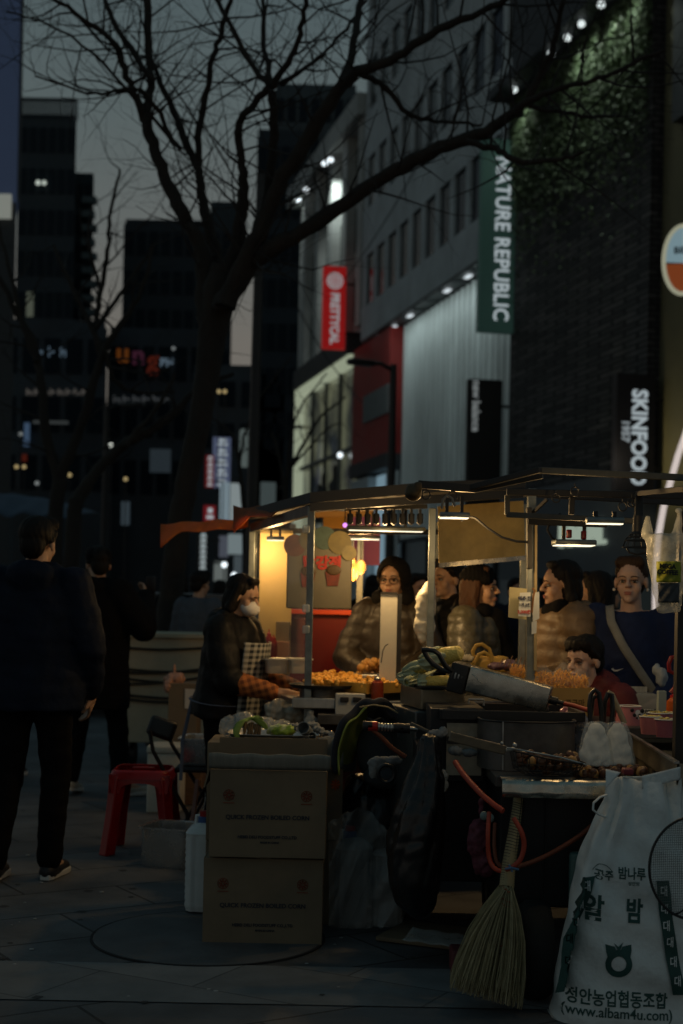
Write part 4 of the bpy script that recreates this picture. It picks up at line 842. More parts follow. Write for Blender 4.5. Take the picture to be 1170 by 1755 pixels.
# ---- parked car and a far tent behind
def car(label, c, rz, mat):
    t = thing('parked_car', label, 'car', c); X = Matrix.Translation(c)@Matrix.Rotation(rz, 4, 'Z')
    prof = [(-2.2, .35), (-2.25, .62), (-2.1, .82), (-1.3, .92), (-.75, 1.36), (-.3, 1.45), (.7, 1.44), (1.35, 1.02), (2.05, .95), (2.22, .7), (2.2, .35)]
    g = MB(); g.X = X; vs = []; n = len(prof)
    for sy, k in ((-.86, 1), (-.80, 1), (.80, 1), (.86, 1)): vs += [(x*(1 if abs(sy) < .85 else .985), sy*(1 if z < 1 else .86), z if abs(sy) < .85 else z*.985+.01) for x, z in prof]
    g.add(vs, [tuple(range(n))[::-1]]+[(i*n+j, i*n+(j+1) % n, (i+1)*n+(j+1) % n, (i+1)*n+j) for i in range(3) for j in range(n)]+[tuple(3*n+j for j in range(n))]); g.build('body', mat, t, smooth=40)
    for s_ in (-1, 1):
        g = MB(); g.X = X; y = s_*.79; g.prism([(-1.18, y, .95), (.05, y, .98), (.05, y*.93, 1.36), (-.7, y*.93, 1.33)], (0, s_*.03, 0)); g.prism([(.15, y, .98), (1.15, y, 1.0), (.7, y*.93, 1.36), (.15, y*.93, 1.37)], (0, s_*.03, 0)); g.build('side_window', m_dglass, t, smooth=0)
        for x in (-1.4, 1.38):
            w = MB(); w.X = X; w.lathe((x, s_*.74, .32), [(.2, -.1), (.31, -.09), (.33, -.05), (.33, .05), (.31, .09), (.2, .1)], 24, Matrix.Rotation(PI/2, 3, 'X')); wo = w.build('wheel', m_black, t); w = MB(); w.X = X; w.lathe((x, s_*.74, .32), [(0, -.07), (.2, -.09), (.2, .09), (0, .07)], 16, Matrix.Rotation(PI/2, 3, 'X')); w.build('rim', m_steel, wo)
        g = MB(); g.X = X; g.rbox((-2.16, s_*.6, .72), (.14, .3, .12), .03); g.build('headlight', m_dglass, t); g = MB(); g.X = X; g.rbox((2.15, s_*.62, .8), (.14, .26, .12), .03); g.build('tail_light', M('tail light red', (.2, .01, .01), .3, noise=None), t)
    g = MB(); g.X = X; g.quad((-1.25, -.66, .955), (-1.25, .66, .955), (-.77, .62, 1.36), (-.77, -.62, 1.36)); g.build('windscreen', m_dglass, t, smooth=0, solid=.03); return t
car('grey blue parked car mostly hidden behind the big tree trunk', Vector((-2.05, 17.2, 0)), R(8), M('grey blue car paint', (.035, .045, .055), .35, coat=.3, noise=None))
tn = thing('market_tent', 'dim blue market tent roof over the far pavement', 'tent', P(60, 1000, 30)); m_tent = M('blue tent cloth', (.06, .09, .14), .7, noise=(1, .3))
a, b = P(-60, 832, 30), P(140, 880, 30); g = MB(); g.grid(lambda u, v: Vector((a.x+(b.x-a.x)*u, 30+v*2.5, b.z+(a.z-b.z)*min(1, v*1.4)*(1-.75*u*u)-.12*math.sin(PI*u*4)**2*(1-v))), 20, 8); g.build('canopy', m_tent, tn, solid=.02)
for x in (a.x+.3, b.x-.1): g = MB(); g.tube([(x, 30.1, 0), (x, 30.1, b.z)], .04, 8); g.build('pole', m_black, tn)
for k in range(3): p = P(-10+k*60, 905, 29.5); g = MB(); g.bx((p.x-.28, 29.8, 0), (p.x+.3, 30.6, .95)); o = g.build('stall_table', m_tent, smooth=0, bevel=.02); tag(o, 'dim blue covered table standing under the far tent', 'table', 'covered tables under the far tent')

# ================================================================== FAR SNACK STALL (fried food, vendor with mask)
A_ = Vector((P(531, 1000, 6.8).x, 6.8, 0)); VD = -ND
def Q(s, t, z): return A_+UD*s+VD*t+Zv*z
def qbox(m, s0, s1, t0, t1, z0, z1): return m.prism([Q(s0, t0, z0), Q(s0, t1, z0), Q(s1, t1, z0), Q(s1, t0, z0)], Zv*(z1-z0))
m_amb = M('glow tinted board', (.62, .46, .19), .6, noise=(2, .2)); m_plexi = M('scratched plexiglass', (.8, .85, .8), .08, alpha=.12, noise=None, spec=.8)  # warm lamp glow is put into the beige board's amber colour
fs_ = thing('snack_stall', 'roofed fried snack stall with plexiglass side and warm lamps', 'food stall', Q(.7, .5, 0))
g = MB(); qbox(g, -.02, 1.5, -.05, 1.12, .86, .90); g.build('counter', m_steel, fs_, smooth=0, bevel=.004)
g = MB(); qbox(g, .05, 1.45, .02, 1.05, .12, .855); g.build('cabinet', M('dim red cabinet', (.10, .025, .02), .5, noise=(3, .4)), fs_, smooth=0)
for s_, t_, top in ((0, 0, 1.83), (1.44, -.03, 1.80), (0, .606, 1.84), (1.44, 1.08, 1.86), (.02, 1.09, 1.88)):
    g = MB(); g.bar(Q(s_, t_, 0), Q(s_, t_, top), .034, .034); g.build('post', m_post, fs_, smooth=0, bevel=.003)
for px, py in ((524, 1043), (524, 1079), (524, 907)): g = MB(); g.rbox(P(px, py, 6.77), (.035, .02, .04), .008); g.build('hinge', m_filmw, fs_)
g = MB(); g.prism([Q(.03, -.012, .97), Q(1.42, -.012, .97), Q(1.42, -.012, 1.77), Q(.03, -.012, 1.77)], VD*.006); g.build('plexiglass', m_plexi, fs_, smooth=0)
g = MB(); g.prism([Q(1.40, .01, .95), Q(1.40, .20, .95), Q(1.40, .20, 1.78), Q(1.40, .01, 1.78)], UD*.02); g.build('end_board', m_amb, fs_, smooth=0)
g = MB(); g.bar(Q(1.42, 0, 1.775), Q(1.42, 1.08, 1.80), .04, .03); g.bar(Q(0, 0, 1.81), Q(1.44, -.03, 1.79), .03, .05); g.build('roof_rail', m_black, fs_, smooth=0)
rf = [P(405, 893, 8.4), P(531, 862, 6.7), P(745, 843, 6.75), P(900, 838, 6.9), P(902, 840, 8.8), P(560, 860, 8.7)]
g = MB(); g.prism(rf, Zv*.05); g.build('roof', M('dark roof sheet', (.03, .032, .035), .7, noise=(3, .3)), fs_, smooth=0)
g = MB(); g.prism([P(531, 876, 6.68), P(531, 862, 6.68), P(900, 838, 6.86), P(900, 852, 6.86)], (0, .03, 0)); g.build('fascia', m_black, fs_, smooth=0)
# amber board hung at the near end
g = MB(); bq = [P(752, 968, 6.95), P(900, 955, 7.02), P(897, 858, 7.02), P(750, 868, 6.95)]; g.prism(bq, (0, .012, 0)); o = g.build('hanging_board', M('smoky amber sheet', (.52, .36, .11), .45, noise=(3, .45), bump=(6, .5, .02)), smooth=0); tag(o, 'smoky amber sheet hanging between the two stall posts', 'sheet')
g = MB(); g.bar(P(752, 969, 6.93), P(900, 956, 7.0), .012, .022)
o2 = g.build('tape_edge', m_foil, o, smooth=0)
# orange tarpaulin
m_tarp = translucent(M('orange tarpaulin', (.55, .22, .07), .6, noise=(5, .35), bump=(9, .6, .02)), (.80, .36, .10), .5)
tp = thing('orange_tarpaulin', 'orange tarpaulin strip drooping from the stall roof towards the tree', 'tarpaulin', P(350, 900, 8.4))
def tfn(u, v):
    y0 = 898-10*u; dp = 17+24*max(0, 1-u*4.2)**1.6; return P(275+150*u, y0+dp*v+1.5*math.sin(u*17), 8.7-.4*u+.012*math.sin(u*23+v*3)-.05*v)
g = MB(); g.grid(tfn, 40, 6); g.build('strip', m_tarp, tp, solid=.004)
g = MB(); g.grid(lambda u, v: P(400+u*85*(1-.25*v), 866+20*v+5*abs(math.sin(u*6))*(1-v)+(30*v*max(0, .45-u)*2), 8.3-.9*u+.02*math.sin(u*15)), 36, 8); g.build('gathered_end', translucent(M('brown tarpaulin', (.42, .16, .07), .7, noise=(6, .35), bump=(12, .7, .02)), (.7, .24, .06), .5), tp, solid=.005)
# lamps of the far stall
def panel_lamp(label, c, w, d, power, col=WARM, aim=(0, 0, -1), hang=.16, rz=0.0, group=None):
    t = thing('hanging_lamp', label, 'lamp', c, group); rot = Matrix.Rotation(rz, 3, 'Z')
    g = MB(); g.rbox(Vector(c)+Zv*.014, (w, d, .022), .006, 2, rot=rot); g.build('housing', m_post, t)
    g = MB(); g.rbox(Vector(c)+Zv*.002, (w*.94, d*.9, .003), .001, 1, rot=rot); g.build('diffuser', m_lampw, t)
    for k in (-1, 1): g = MB(); q = Vector(c)+rot@Vector((k*w*.25, 0, .025)); g.bar(q, q+Zv*hang, .014, .014); g.build('hanger', m_black, t, smooth=0)
    lamp('lamp light', 'POINT', Vector(c)-Zv*.05, power*.95, col, .035, aim, t); return t
panel_lamp('long warm lamp strip under the snack stall roof', P(661, 911, 7.02), .39, .05, 14.0, rz=R(6))
panel_lamp('small warm lamp high behind the plexiglass of the snack stall', Q(1.2, .06, 1.71), .1, .06, 7.0, hang=.06)
panel_lamp('warm lamp plate over the bulbs of the red stall', P(624, 925, 8.9), .2, .12, 5, hang=.15)
g = MB()
hk = thing('utensil_rack', 'row of dark hanging holders under the snack stall roof', 'rack', P(660, 890, 7.2))
for k in range(9):
    a = P(600+k*15, 873, 6.9); g = MB(); g.bar(a, a-Zv*.075, .026, .012); g.rbox(a-Zv*.045, (.03, .02, .05), .006); g.build('holder', m_blk, hk)
g = MB(); g.bar(P(592, 872, 6.9), P(732, 868, 6.9), .02, .02); g.build('bar', m_blk, hk, smooth=0)
# picture board
pb_ = thing('picture_board', 'white board with scalloped top and two pictured food cups behind plexiglass', 'board', P(547, 1047, 7.5))
m_pbw = M('shade toned board', (.13, .12, .09), .6, noise=(3, .15))  # white board darkened in colour, as its shaded side faces the camera
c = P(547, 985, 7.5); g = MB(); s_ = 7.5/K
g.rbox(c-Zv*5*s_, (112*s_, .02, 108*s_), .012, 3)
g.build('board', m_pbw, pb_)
for k, (px, py, r_, col) in enumerate(((505, 935, 19, (.12, .05, .03)), (530, 925, 18, (.10, .09, .05)), (556, 922, 20, (.05, .09, .08)), (582, 930, 20, (.16, .13, .05)), (598, 948, 13, (.2, .17, .08)))):
    g = MB(); e = P(px, py, 7.495-.003*k); g.lathe(e, [(0, -.012), (r_*s_, -.012), (r_*s_, .006), (0, .006)], 24, Matrix.Rotation(PI/2, 3, 'X')); g.build('lobe', M('board lobe %s' % 'abcde'[k], col, .6, noise=(20, .3)), pb_)
text('lettering', '닭강정', M('board red ink', (.35, .02, .015), .6, noise=None), pb_, basis(P(552, 966, 7.485), (1, 0, 0), Zv), .075, .002, .004)
for px, py in ((527, 992), (570, 990)):
    e = P(px, py, 7.483); g = MB(); g.prism([e+Vector((x*s_, 0, z*s_)) for x, z in ((-9, -14), (9, -14), (13, 10), (-13, 10))], (0, .006, 0)); g.build('cup_picture', M('dark red print', (.14, .02, .012), .6, noise=(30, .5)), pb_, smooth=0)
    g = MB(); e = P(px+2, py-13, 7.481); g.ell(e, (13*s_, .004, 9*s_), 14, 8); g.build('food_picture', M('brown print', (.07, .04, .015), .6, noise=(90, .6)), pb_)
# goods on the far stall counter
m_fry = M('fried batter', (.86, .42, .06), .6, noise=(40, .35), bump=(70, .7, .004)); m_fry2 = M('golden fried ball', (.60, .30, .07), .55, noise=(30, .3), bump=(90, .3, .002))
def lump(mat, seed, r):
    g = MB(); rs = random.Random(seed)
    for k in range(4): g.ell((rs.uniform(-.5, .5)*r, rs.uniform(-.5, .5)*r, rs.uniform(-.3, .3)*r), (r*rs.uniform(.55, .9), r*rs.uniform(.5, .8), r*rs.uniform(.45, .7)), 8, 6)
    me = g.mesh('lump'); me.shade_smooth(); me.materials.append(mat); return me
tr = thing('food_tray', 'wide steel tray heaped with fried chicken on the snack stall', 'tray', Q(.55, .42, .91))
def zc(px, py, d): return P(px, py, d).z
g = MB(); tz = P(610, 1182, 7.0).z
tq = [P(530, 1168, 7.1), P(628, 1186, 6.75), P(700, 1176, 7.0), P(690, 1148, 7.75), P(535, 1148, 7.7)]
tq = [Vector((p.x, p.y, tz)) for p in tq]; g.prism(tq, (0, 0, .012)); g.build('base', m_steel, tr, smooth=0)
for i in range(5):
    g = MB(); a, b = tq[i], tq[(i+1) % 5]; g.bar(a+Zv*.02, b+Zv*.02, .008, .05); g.build('side', M('orange tray paper', (.62, .33, .05), .6, noise=(6, .2)), tr, smooth=0)
meshes = [lump(m_fry, k, .018) for k in range(6)]; rr = random.Random(4)
def in_poly(p, q):
    c = False
    for i in range(len(q)):
        a, b = q[i], q[i-1]
        if (a.y > p.y) != (b.y > p.y) and p.x < (b.x-a.x)*(p.y-a.y)/(b.y-a.y)+a.x: c = not c
    return c
cnt = 0
while cnt < 210:
    p = Vector((rr.uniform(-.2, .55), rr.uniform(6.75, 7.75), 0))
    if not in_poly(p, tq): continue
    o = bpy.data.objects.new('fried_chicken_piece', meshes[cnt % 6]); COL.objects.link(o); o.location = (p.x, p.y, tz+.022+rr.random()*.022); o.rotation_euler = (rr.random()*6, rr.random()*6, rr.random()*6); s_ = rr.uniform(.75, 1.15); o.scale = (s_,)*3
    tag(o, 'golden piece of fried chicken heaped on the wide steel tray', 'fried chicken', 'fried chicken pieces on the tray'); cnt += 1
me = MB(); me.ell((0, 0, 0), .023, 16, 12); me = me.mesh('ball'); me.shade_smooth(); me.materials.append(m_fry2)
for k, (px, py) in enumerate(((619, 1144), (632, 1146), (645, 1146), (659, 1145), (667, 1147), (625, 1138), (638, 1138), (652, 1137), (663, 1139), (641, 1134), (655, 1133), (630, 1131+4))):
    o = bpy.data.objects.new('fried_ball', me); COL.objects.link(o); o.location = P(px, py, 7.55+.04*(k % 3)); tag(o, 'round golden fried ball piled behind the fried chicken', 'fried ball', 'fried balls behind the chicken')
g = MB(); a = P(640, 1152, 7.6); g.rbox(a-Zv*.02, (.22, .16, .025), .008); o = g.build('ball_tray', m_steel); tag(o, 'small steel tray under the golden fried balls', 'tray')
c = P(552, 1180, 6.85); c = Vector((c.x, c.y+.06, c.z)); gp = thing('griddle', 'round black griddle on a burner with a few fried pieces', 'griddle', c)
g = MB(); g.lathe(c, [(0, 0), (.15, 0), (.165, .018), (.158, .018), (.146, .006), (0, .006)], 40); g.build('plate', m_blk, gp)
g = MB(); g.lathe(c-Zv*.05, [(.11, 0), (.11, .05)], 30, cap=True); g.build('burner', m_soot, gp)
for k in range(11):
    o = bpy.data.objects.new('fried_chicken_piece', meshes[k % 6]); COL.objects.link(o); o.location = c+Vector((rr.uniform(-.09, .1), rr.uniform(-.09, .09), .03)); o.rotation_euler = (rr.random()*6, rr.random()*6, 0); tag(o, 'golden piece of fried chicken on the round black griddle', 'fried chicken', 'fried chicken pieces on the griddle')
cb_ = thing('gas_control_box', 'white box with two black square switches under the snack counter', 'control box', P(600, 1226, 6.7))
a, b = P(574, 1227, 6.7), P(626, 1190, 6.7); g = MB(); g.bx((a.x, 6.7, a.z), (b.x, 6.78, b.z)); g.build('box', M('off white enamel', (.5, .5, .46), .4, noise=(8, .2)), cb_, smooth=0, bevel=.004)
for px in (590, 612): g = MB(); e = P(px, 1199, 6.69); g.rbox(e, (.04, .016, .024), .003); g.build('switch', m_blk, cb_)
g = MB(); a, b = P(500, 1196, 6.72), P(574, 1215, 6.72); g.bx((a.x, 6.72, b.z), (b.x, 6.8, a.z)); o = g.build('steel_ledge', m_steel, smooth=0, bevel=.004); tag(o, 'greasy steel ledge box beside the white control box', 'ledge')
g = MB(); a, b = P(544, 1224, 6.66), P(650, 1244, 6.66); g.bx((a.x, 6.66, b.z), (b.x, 6.8, a.z)); o = g.build('steel_shelf', m_soot, smooth=0, bevel=.004); tag(o, 'sooty steel shelf below the white control box', 'shelf')
def bottle(label, c, r_, h, mat, capm, cat='sauce bottle', name='sauce_bottle', group=None):
    t = thing(name, label, cat, c, group); g = MB(); g.lathe(c, [(0, 0), (r_, 0), (r_*1.02, .004), (r_, h*.55), (r_*.97, h*.7), (r_*.5, h*.8), (r_*.45, h*.82)], 20); g.build('body', mat, t)
    g = MB(); g.lathe(Vector(c)+Zv*h*.8, [(r_*.55, 0), (r_*.55, h*.06), (r_*.2, h*.1), (r_*.12, h*.2), (0, h*.2)], 16); g.build('cap', capm, t); return t
m_sauce = M('red sauce', (.33, .045, .012), .25, noise=(10, .3)); m_redc = M('red cap', (.5, .02, .012), .35, noise=None)
bottle('red sauce squeeze bottle with steel cap beside the fried chicken', P(646, 1204, 6.75), .03, .135, m_sauce, m_steel)
for k, px in enumerate((460, 468)):
    bottle(('red sauce bottle, first behind the plexiglass near the vendor', 'red sauce bottle, second behind the plexiglass near the vendor')[k], P(px, 1130, 8.0), .022, .17-.03*k, M('dark red sauce', (.3, .02, .01), .3, noise=None), m_redc)
for px0, py0, px1, py1, d, m, lab in ((472, 1066, 496, 1102, 8.1, m_card, 'small brown carton stacked behind the plexiglass'), (470, 1100, 496, 1134, 8.05, M('salmon carton', (.42, .2, .12), .7, noise=(6, .2)), 'small salmon carton behind the plexiglass'), (497, 1060, 522, 1134, 8.3, M('dark red carton', (.16, .03, .02), .6, noise=(6, .3)), 'dark red tall carton behind the plexiglass')):
    a, b = P(px0, py1, d), P(px1, py0, d); g = MB(); g.bx((a.x, d, a.z), (b.x, d+.1, b.z)); o = g.build('carton', m, smooth=0, bevel=.003); tag(o, lab, 'carton')
for k, (x0, x1) in enumerate(((452, 491), (494, 530))):
    a, b = P(x0, 1152, 7.3), P(x1, 1134, 7.3); t = gnpan(('pale steel tub on the snack counter, nearer the vendor', 'pale steel tub on the snack counter, beside the stall post')[k], Vector(((a.x+b.x)/2, 7.35, a.z-.005)), b.x-a.x, .14, b.z-a.z+.02, R(8), M('dull pale steel', (.5, .48, .42), .45, metal=.5, noise=(9, .2)))
crumple('plastic_bag', 'large beige plastic bag hanging below the snack counter near the apron', 'plastic bag', [(P(478, 1222, 6.9), (.07, .06, .07)), (P(500, 1225, 6.9), (.08, .06, .055)), (P(520, 1232, 6.9), (.06, .05, .05)), (P(462, 1212, 6.92), (.03, .04, .03))], M('beige film', (.40, .34, .25), .35, noise=(8, .2), bump=(20, .6, .01)), amp=.009, f=48, seed=12)
crumple('film_bag', 'clear grey plastic bag knotted round the stall post foot', 'plastic bag', [(P(532, 1222, 6.75), (.018, .02, .02)), (P(532, 1242, 6.75), (.035, .03, .05))], m_filmw, vox=.006, amp=.004, f=70, seed=13)
wp = thing('white_pillar_box', 'tall white upright panel with a dark side on the snack stall', 'panel', P(668, 1150, 7.1)); a, b = P(650, 1150, 7.1), P(681, 1019, 7.1)
g = MB(); g.bx((a.x, 7.1, a.z-.06), (b.x, 7.13, b.z)); g.build('panel', M('white foam board', (.6, .58, .5), .7, noise=(5, .08)), wp, smooth=0); g = MB(); g.bx((b.x+.001, 7.095, a.z-.06), (b.x+.022, 7.2, b.z+.004)); g.bx((a.x, 7.095, b.z+.001), (b.x, 7.2, b.z+.012)); g.build('edge', m_blk, wp, smooth=0)
g = MB(); g.tube([P(653, 1136, 7.0), P(656, 1115, 7.0), P(660, 1107, 7.0), P(665, 1104, 7.0)], .0025, 5); o = g.build('skewer', m_blk); tag(o, 'thin dark bent wire before the tall white panel', 'wire')
# red stall beyond with bulbs
rd = thing('red_stall', 'red fronted stall with glowing bulbs behind the snack stall', 'food stall', P(560, 1140, 9.4)); a, b = P(496, 1140, 9.4), P(618, 1054, 9.4)
g = MB(); g.bx((a.x, 9.4, 0), (b.x, 10.0, b.z)); g.build('front', M('bright red board', (.15, .006, .006), .5, noise=(3, .2)), rd, smooth=0, bevel=.01)
g = MB(); g.bx((a.x-.02, 9.36, b.z), (b.x+.02, 10.05, b.z+.03)); g.build('counter', M('red counter edge', (.6, .07, .02), .4, noise=None), rd, smooth=0)
a, b = P(598, 968, 10.3), P(652, 886, 10.3); g = MB(); g.bx((a.x, 10.3, a.z), (b.x, 10.33, b.z)); g.build('back_panel', M('pink panel', (.55, .12, .14), .6, noise=(3, .2), emit=((.5, .10, .14), .12)), rd, smooth=0)
a, b = P(553, 940, 9.9), P(594, 886, 9.9); g = MB(); g.bx((a.x, 9.9, a.z), (b.x, 9.93, b.z)); g.build('back_panel', M('amber panel', (.6, .3, .03), .6, noise=(3, .2)), rd, smooth=0)
for px in (500, 616): g = MB(); q = P(px, 1000, 9.7); g.bar((q.x, 9.7, 0), (q.x, 9.7, 1.9), .04, .04); g.build('post', m_post, rd, smooth=0)
g = MB(); a, b = P(440, 884, 9.8), P(640, 880, 9.8); g.bar(a, b, .05, .04); g.build('roof_rail', M('amber rail', (.5, .26, .05), .6, noise=None), rd, smooth=0)
m_bulb = E('glowing filament', (1, .48, .06), 5.0); m_bglass = M('bulb glass', (1, .6, .2), .1, alpha=.25, noise=None, emit=((1, .42, .05), .35))
for k, (px, py) in enumerate(((600, 955), (602, 968), (618, 972), (604, 984))):
    p = P(px, py, 9.0); t = thing('filament_bulb', 'glowing orange filament bulb hanging before the pink panel', 'bulb', p, 'filament bulbs of the red stall')
    g = MB(); g.ell(p, (.032, .032, .045), 16, 12); g.build('glass', m_bglass, t); g = MB(); g.tube([p+Zv*.02, p-Zv*.025], .008, 8); g.build('filament', m_bulb, t); g = MB(); g.tube([p+Zv*.045, Vector((p.x, p.y, 1.78))], .006, 6); g.build('cord', m_black, t)
    if k in (1, 2): lamp('bulb light', 'POINT', p-Zv*.06, 4.0, (1, .5, .14), .04, parent=t)
p = P(591, 900, 8.6); t = thing('violet_lamp', 'tiny violet light under the snack stall roof', 'lamp', p); g = MB(); g.ell(p, .014, 10, 8); g.build('bulb', E('violet light', (.7, .25, .9), 1.6), t); g = MB(); g.tube([p+Zv*.012, p+Zv*.12], .004, 6); g.build('cord', m_black, t)

# ================================================================== NEAR CHESTNUT AND CORN CART
nc = thing('chestnut_cart', 'dark steel street cart with open roof frame for chestnuts and corn', 'food cart', (.85, 5.6, 0))
ZT = .765
g = MB(); g.bx((.56, 5.06, ZT-.04), (1.13, 5.80, ZT)); g.build('counter', m_soot, nc, smooth=0, bevel=.004)
g = MB(); g.bx((.28, 5.80, .84), (1.75, 6.55, .885)); g.build('shelf', m_soot, nc, smooth=0, bevel=.004)
g = MB(); g.bx((.58, 5.06, .30), (1.5, 6.4, ZT-.045)); g.bx((.30, 5.5, .30), (.58, 6.45, .83)); g.build('body', M('dark cart sheet', (.022, .022, .024), .5, metal=.4, noise=(4, .5)), nc, smooth=0, bevel=.006)
g = MB(); g.bx((.74, 5.045, .34), (.742, 5.058, .70)); g.bx((1.02, 5.045, .34), (1.022, 5.058, .70)); g.bx((.86, 5.04, .50), (.90, 5.058, .515)); g.build('door_trim', m_blk, nc, smooth=0)
for x, y in ((.70, 4.98), (.70, 6.2), (1.4, 5.1), (1.4, 6.2)):
    g = MB(); g.lathe((x, y, .17), [(.09, -.05), (.155, -.05), (.17, -.03), (.17, .03), (.155, .05), (.09, .05)], 28, Matrix.Rotation(PI/2, 3, 'Y')); wo = g.build('wheel', M('tyre rubber', (.012, .012, .012), .8, noise=(30, .3), bump=(60, .5, .004)), nc)
    g = MB(); g.lathe((x, y, .17), [(0, -.035), (.09, -.045), (.09, .045), (0, .035)], 16, Matrix.Rotation(PI/2, 3, 'Y')); g.build('rim', m_soot, wo)
# posts and roof bars
def pbar(a, b, w, h, name='roof_bar', mat=None, par=None): g = MB(); g.bar(a, b, w, h); return g.build(name, mat or m_blk, par or nc, smooth=0, bevel=.002)
m_bar = M('dull grey bar', (.085, .09, .085), .5, metal=.5, noise=(10, .3))
p0 = P(909, 1160, 6.2); p1 = P(911, 838, 6.2); pbar(p0-Zv*.2, p1, .05, .035, 'post', m_post)
m_tanp = M('tan lit post face', (.32, .25, .13), .5, noise=(10, .2))
a = P(917, 1150, 6.165); b = P(918, 880, 6.165); pbar(a, b, .018, .012, 'post', m_tanp)  # tan strip paints the lamplit part of the grey post
px_ = P(1170, 1100, 5.05).x; pbar(Vector((px_, 5.05, 0)), Vector((px_, 5.05, 1.72)), .05, .05, 'post', m_blk)
pbar(P(716, 830, 5.5), P(815, 838, 5.5), .026, .03); pbar(P(812, 840, 5.5), P(930, 815, 5.4), .02, .022)
pbar(P(924, 806, 5.3), P(1180, 819, 5.3), .022, .024, mat=m_bar); pbar(P(868, 843, 5.7), P(1175, 850, 5.7), .024, .026)
pbar(P(805, 836, 5.5), P(926, 805, 5.28), .022, .022); pbar(P(900, 845, 6.2), P(1180, 862, 6.6), .03, .03)
pbar(P(868, 882, 5.75), P(1094, 893, 5.55), .022, .022, 'lamp_rail', m_bar); pbar(P(905, 893, 5.85), P(1040, 898, 5.8), .018, .03, 'lamp_rail')
pbar(P(869, 848, 5.75), P(869, 882, 5.75), .026, .02, mat=m_bar); pbar(P(980, 852, 5.72), P(979, 882, 5.72), .022, .022); pbar(P(1095, 845, 5.6), P(1094, 897, 5.56), .028, .03)
pbar(P(906, 870, 6.15), P(907, 975, 6.15), .05, .02, 'side_plate'); pbar(P(1093, 846, 5.6), P(1175, 838, 5.0), .02, .02)
pbar(P(912, 880, 6.15), P(938, 855, 6.1), .014, .014)
g = MB(); g.ell(P(708, 846, 5.48), (.035, .05, .03), 12, 8); g.rbox(P(716, 835, 5.46), (.03, .05, .04), .008); g.ell(P(703, 838, 5.47), (.018, .03, .02), 10, 8); g.remesh('clamp', m_tanp if 0 else M('greasy brass clamp', (.10, .07, .035), .6, metal=.4, noise=(40, .4)), nc, .006, 2)
for px, py in ((953, 853), (1067, 868), (1083, 861), (1090, 861), (730, 848), (776, 850), (985, 842)):
    c = P(px, py, 5.6 if px > 900 else 5.5); g = MB(); g.tube([c+Vector((.016*math.cos(2*PI*k/14), 0, .018*math.sin(2*PI*k/14))) for k in range(14)], .003, 5, closed=True); g.tube([c+Zv*.018, c+Zv*.03], .003, 5); g.build('hook_ring', m_blk, nc)
# lamps
panel_lamp('flat warm lamp panel hanging left of the papered post', P(778, 889, 5.95), .125, .09, 5.0, hang=.07, group=None)
lp_ = panel_lamp('flat warm lamp panel with red hangers over the snack bags', P(983, 936, 5.9), .17, .13, 2.3, hang=.08)
g = MB()
for k, (px, py) in enumerate(((975, 915), (1000, 917))): g = MB(); g.rbox(P(px, py, 5.88), (.02, .03, .035), .004); o = g.build('clip', m_redp, lp_)
g = MB(); g.tube([P(x, y, 6.05-.0005*(x-790)) for x, y in ((790, 893), (800, 884), (815, 888), (835, 905), (860, 921), (885, 928), (905, 929))], .006, 6); o = g.build('lamp_cable', m_black); tag(o, 'black cable sagging from lamp panel to papered post', 'cable')
g = MB(); g.tube([P(x, y, 5.85) for x, y in ((960, 880), (942, 895), (938, 908), (946, 922), (958, 928))], .005, 6); o = g.build('lamp_cable', m_black); tag(o, 'black cable looping down to the lamp with red hangers', 'cable')
g = MB(); g.tube([P(x, y, 5.5) for x, y in ((757, 872), (759, 856), (766, 849), (774, 854), (779, 868))], .006, 6); o = g.build('cable_loop', M('grey cable', (.2, .2, .19), .5, noise=None)); tag(o, 'short grey cable bow above the left lamp panel', 'cable')
panel_lamp('thin warm lamp bar under the lamp rail above the paper cones', P(1036, 899, 4.92), .13, .05, 1.9, hang=.02)
cl = thing('cage_lamp', 'unlit clamp lamp in a wire cage beside the hanging coffee bag', 'lamp', P(1092, 938, 5.4)); c = P(1092, 938, 5.4)
g = MB(); g.lathe(c, [(.018, .12), (.02, .06), (.03, .05)], 14, cap=True); g.build('socket', m_blk, cl)
g = MB()
for k in range(12): t_ = 2*PI*k/12; d_ = Vector((math.cos(t_), math.sin(t_), 0)); g.tube([c+d_*.02+Zv*.055, c+d_*.045+Zv*.03, c+d_*.056+Zv*.0], .0016, 4)
for r_, z in ((.035, .04), (.047, .026), (.056, 0)): g.tube([c+Vector((r_*math.cos(2*PI*k/24), r_*math.sin(2*PI*k/24), z)) for k in range(24)], .002, 4, closed=True)
g.tube([c+Vector((-.04, 0, -.002)), c+Vector((-.03, 0, -.02)), c+Vector((0, 0, -.028)), c+Vector((.03, 0, -.02)), c+Vector((.04, 0, -.002))], .004, 6); g.build('cage', m_blk, cl)
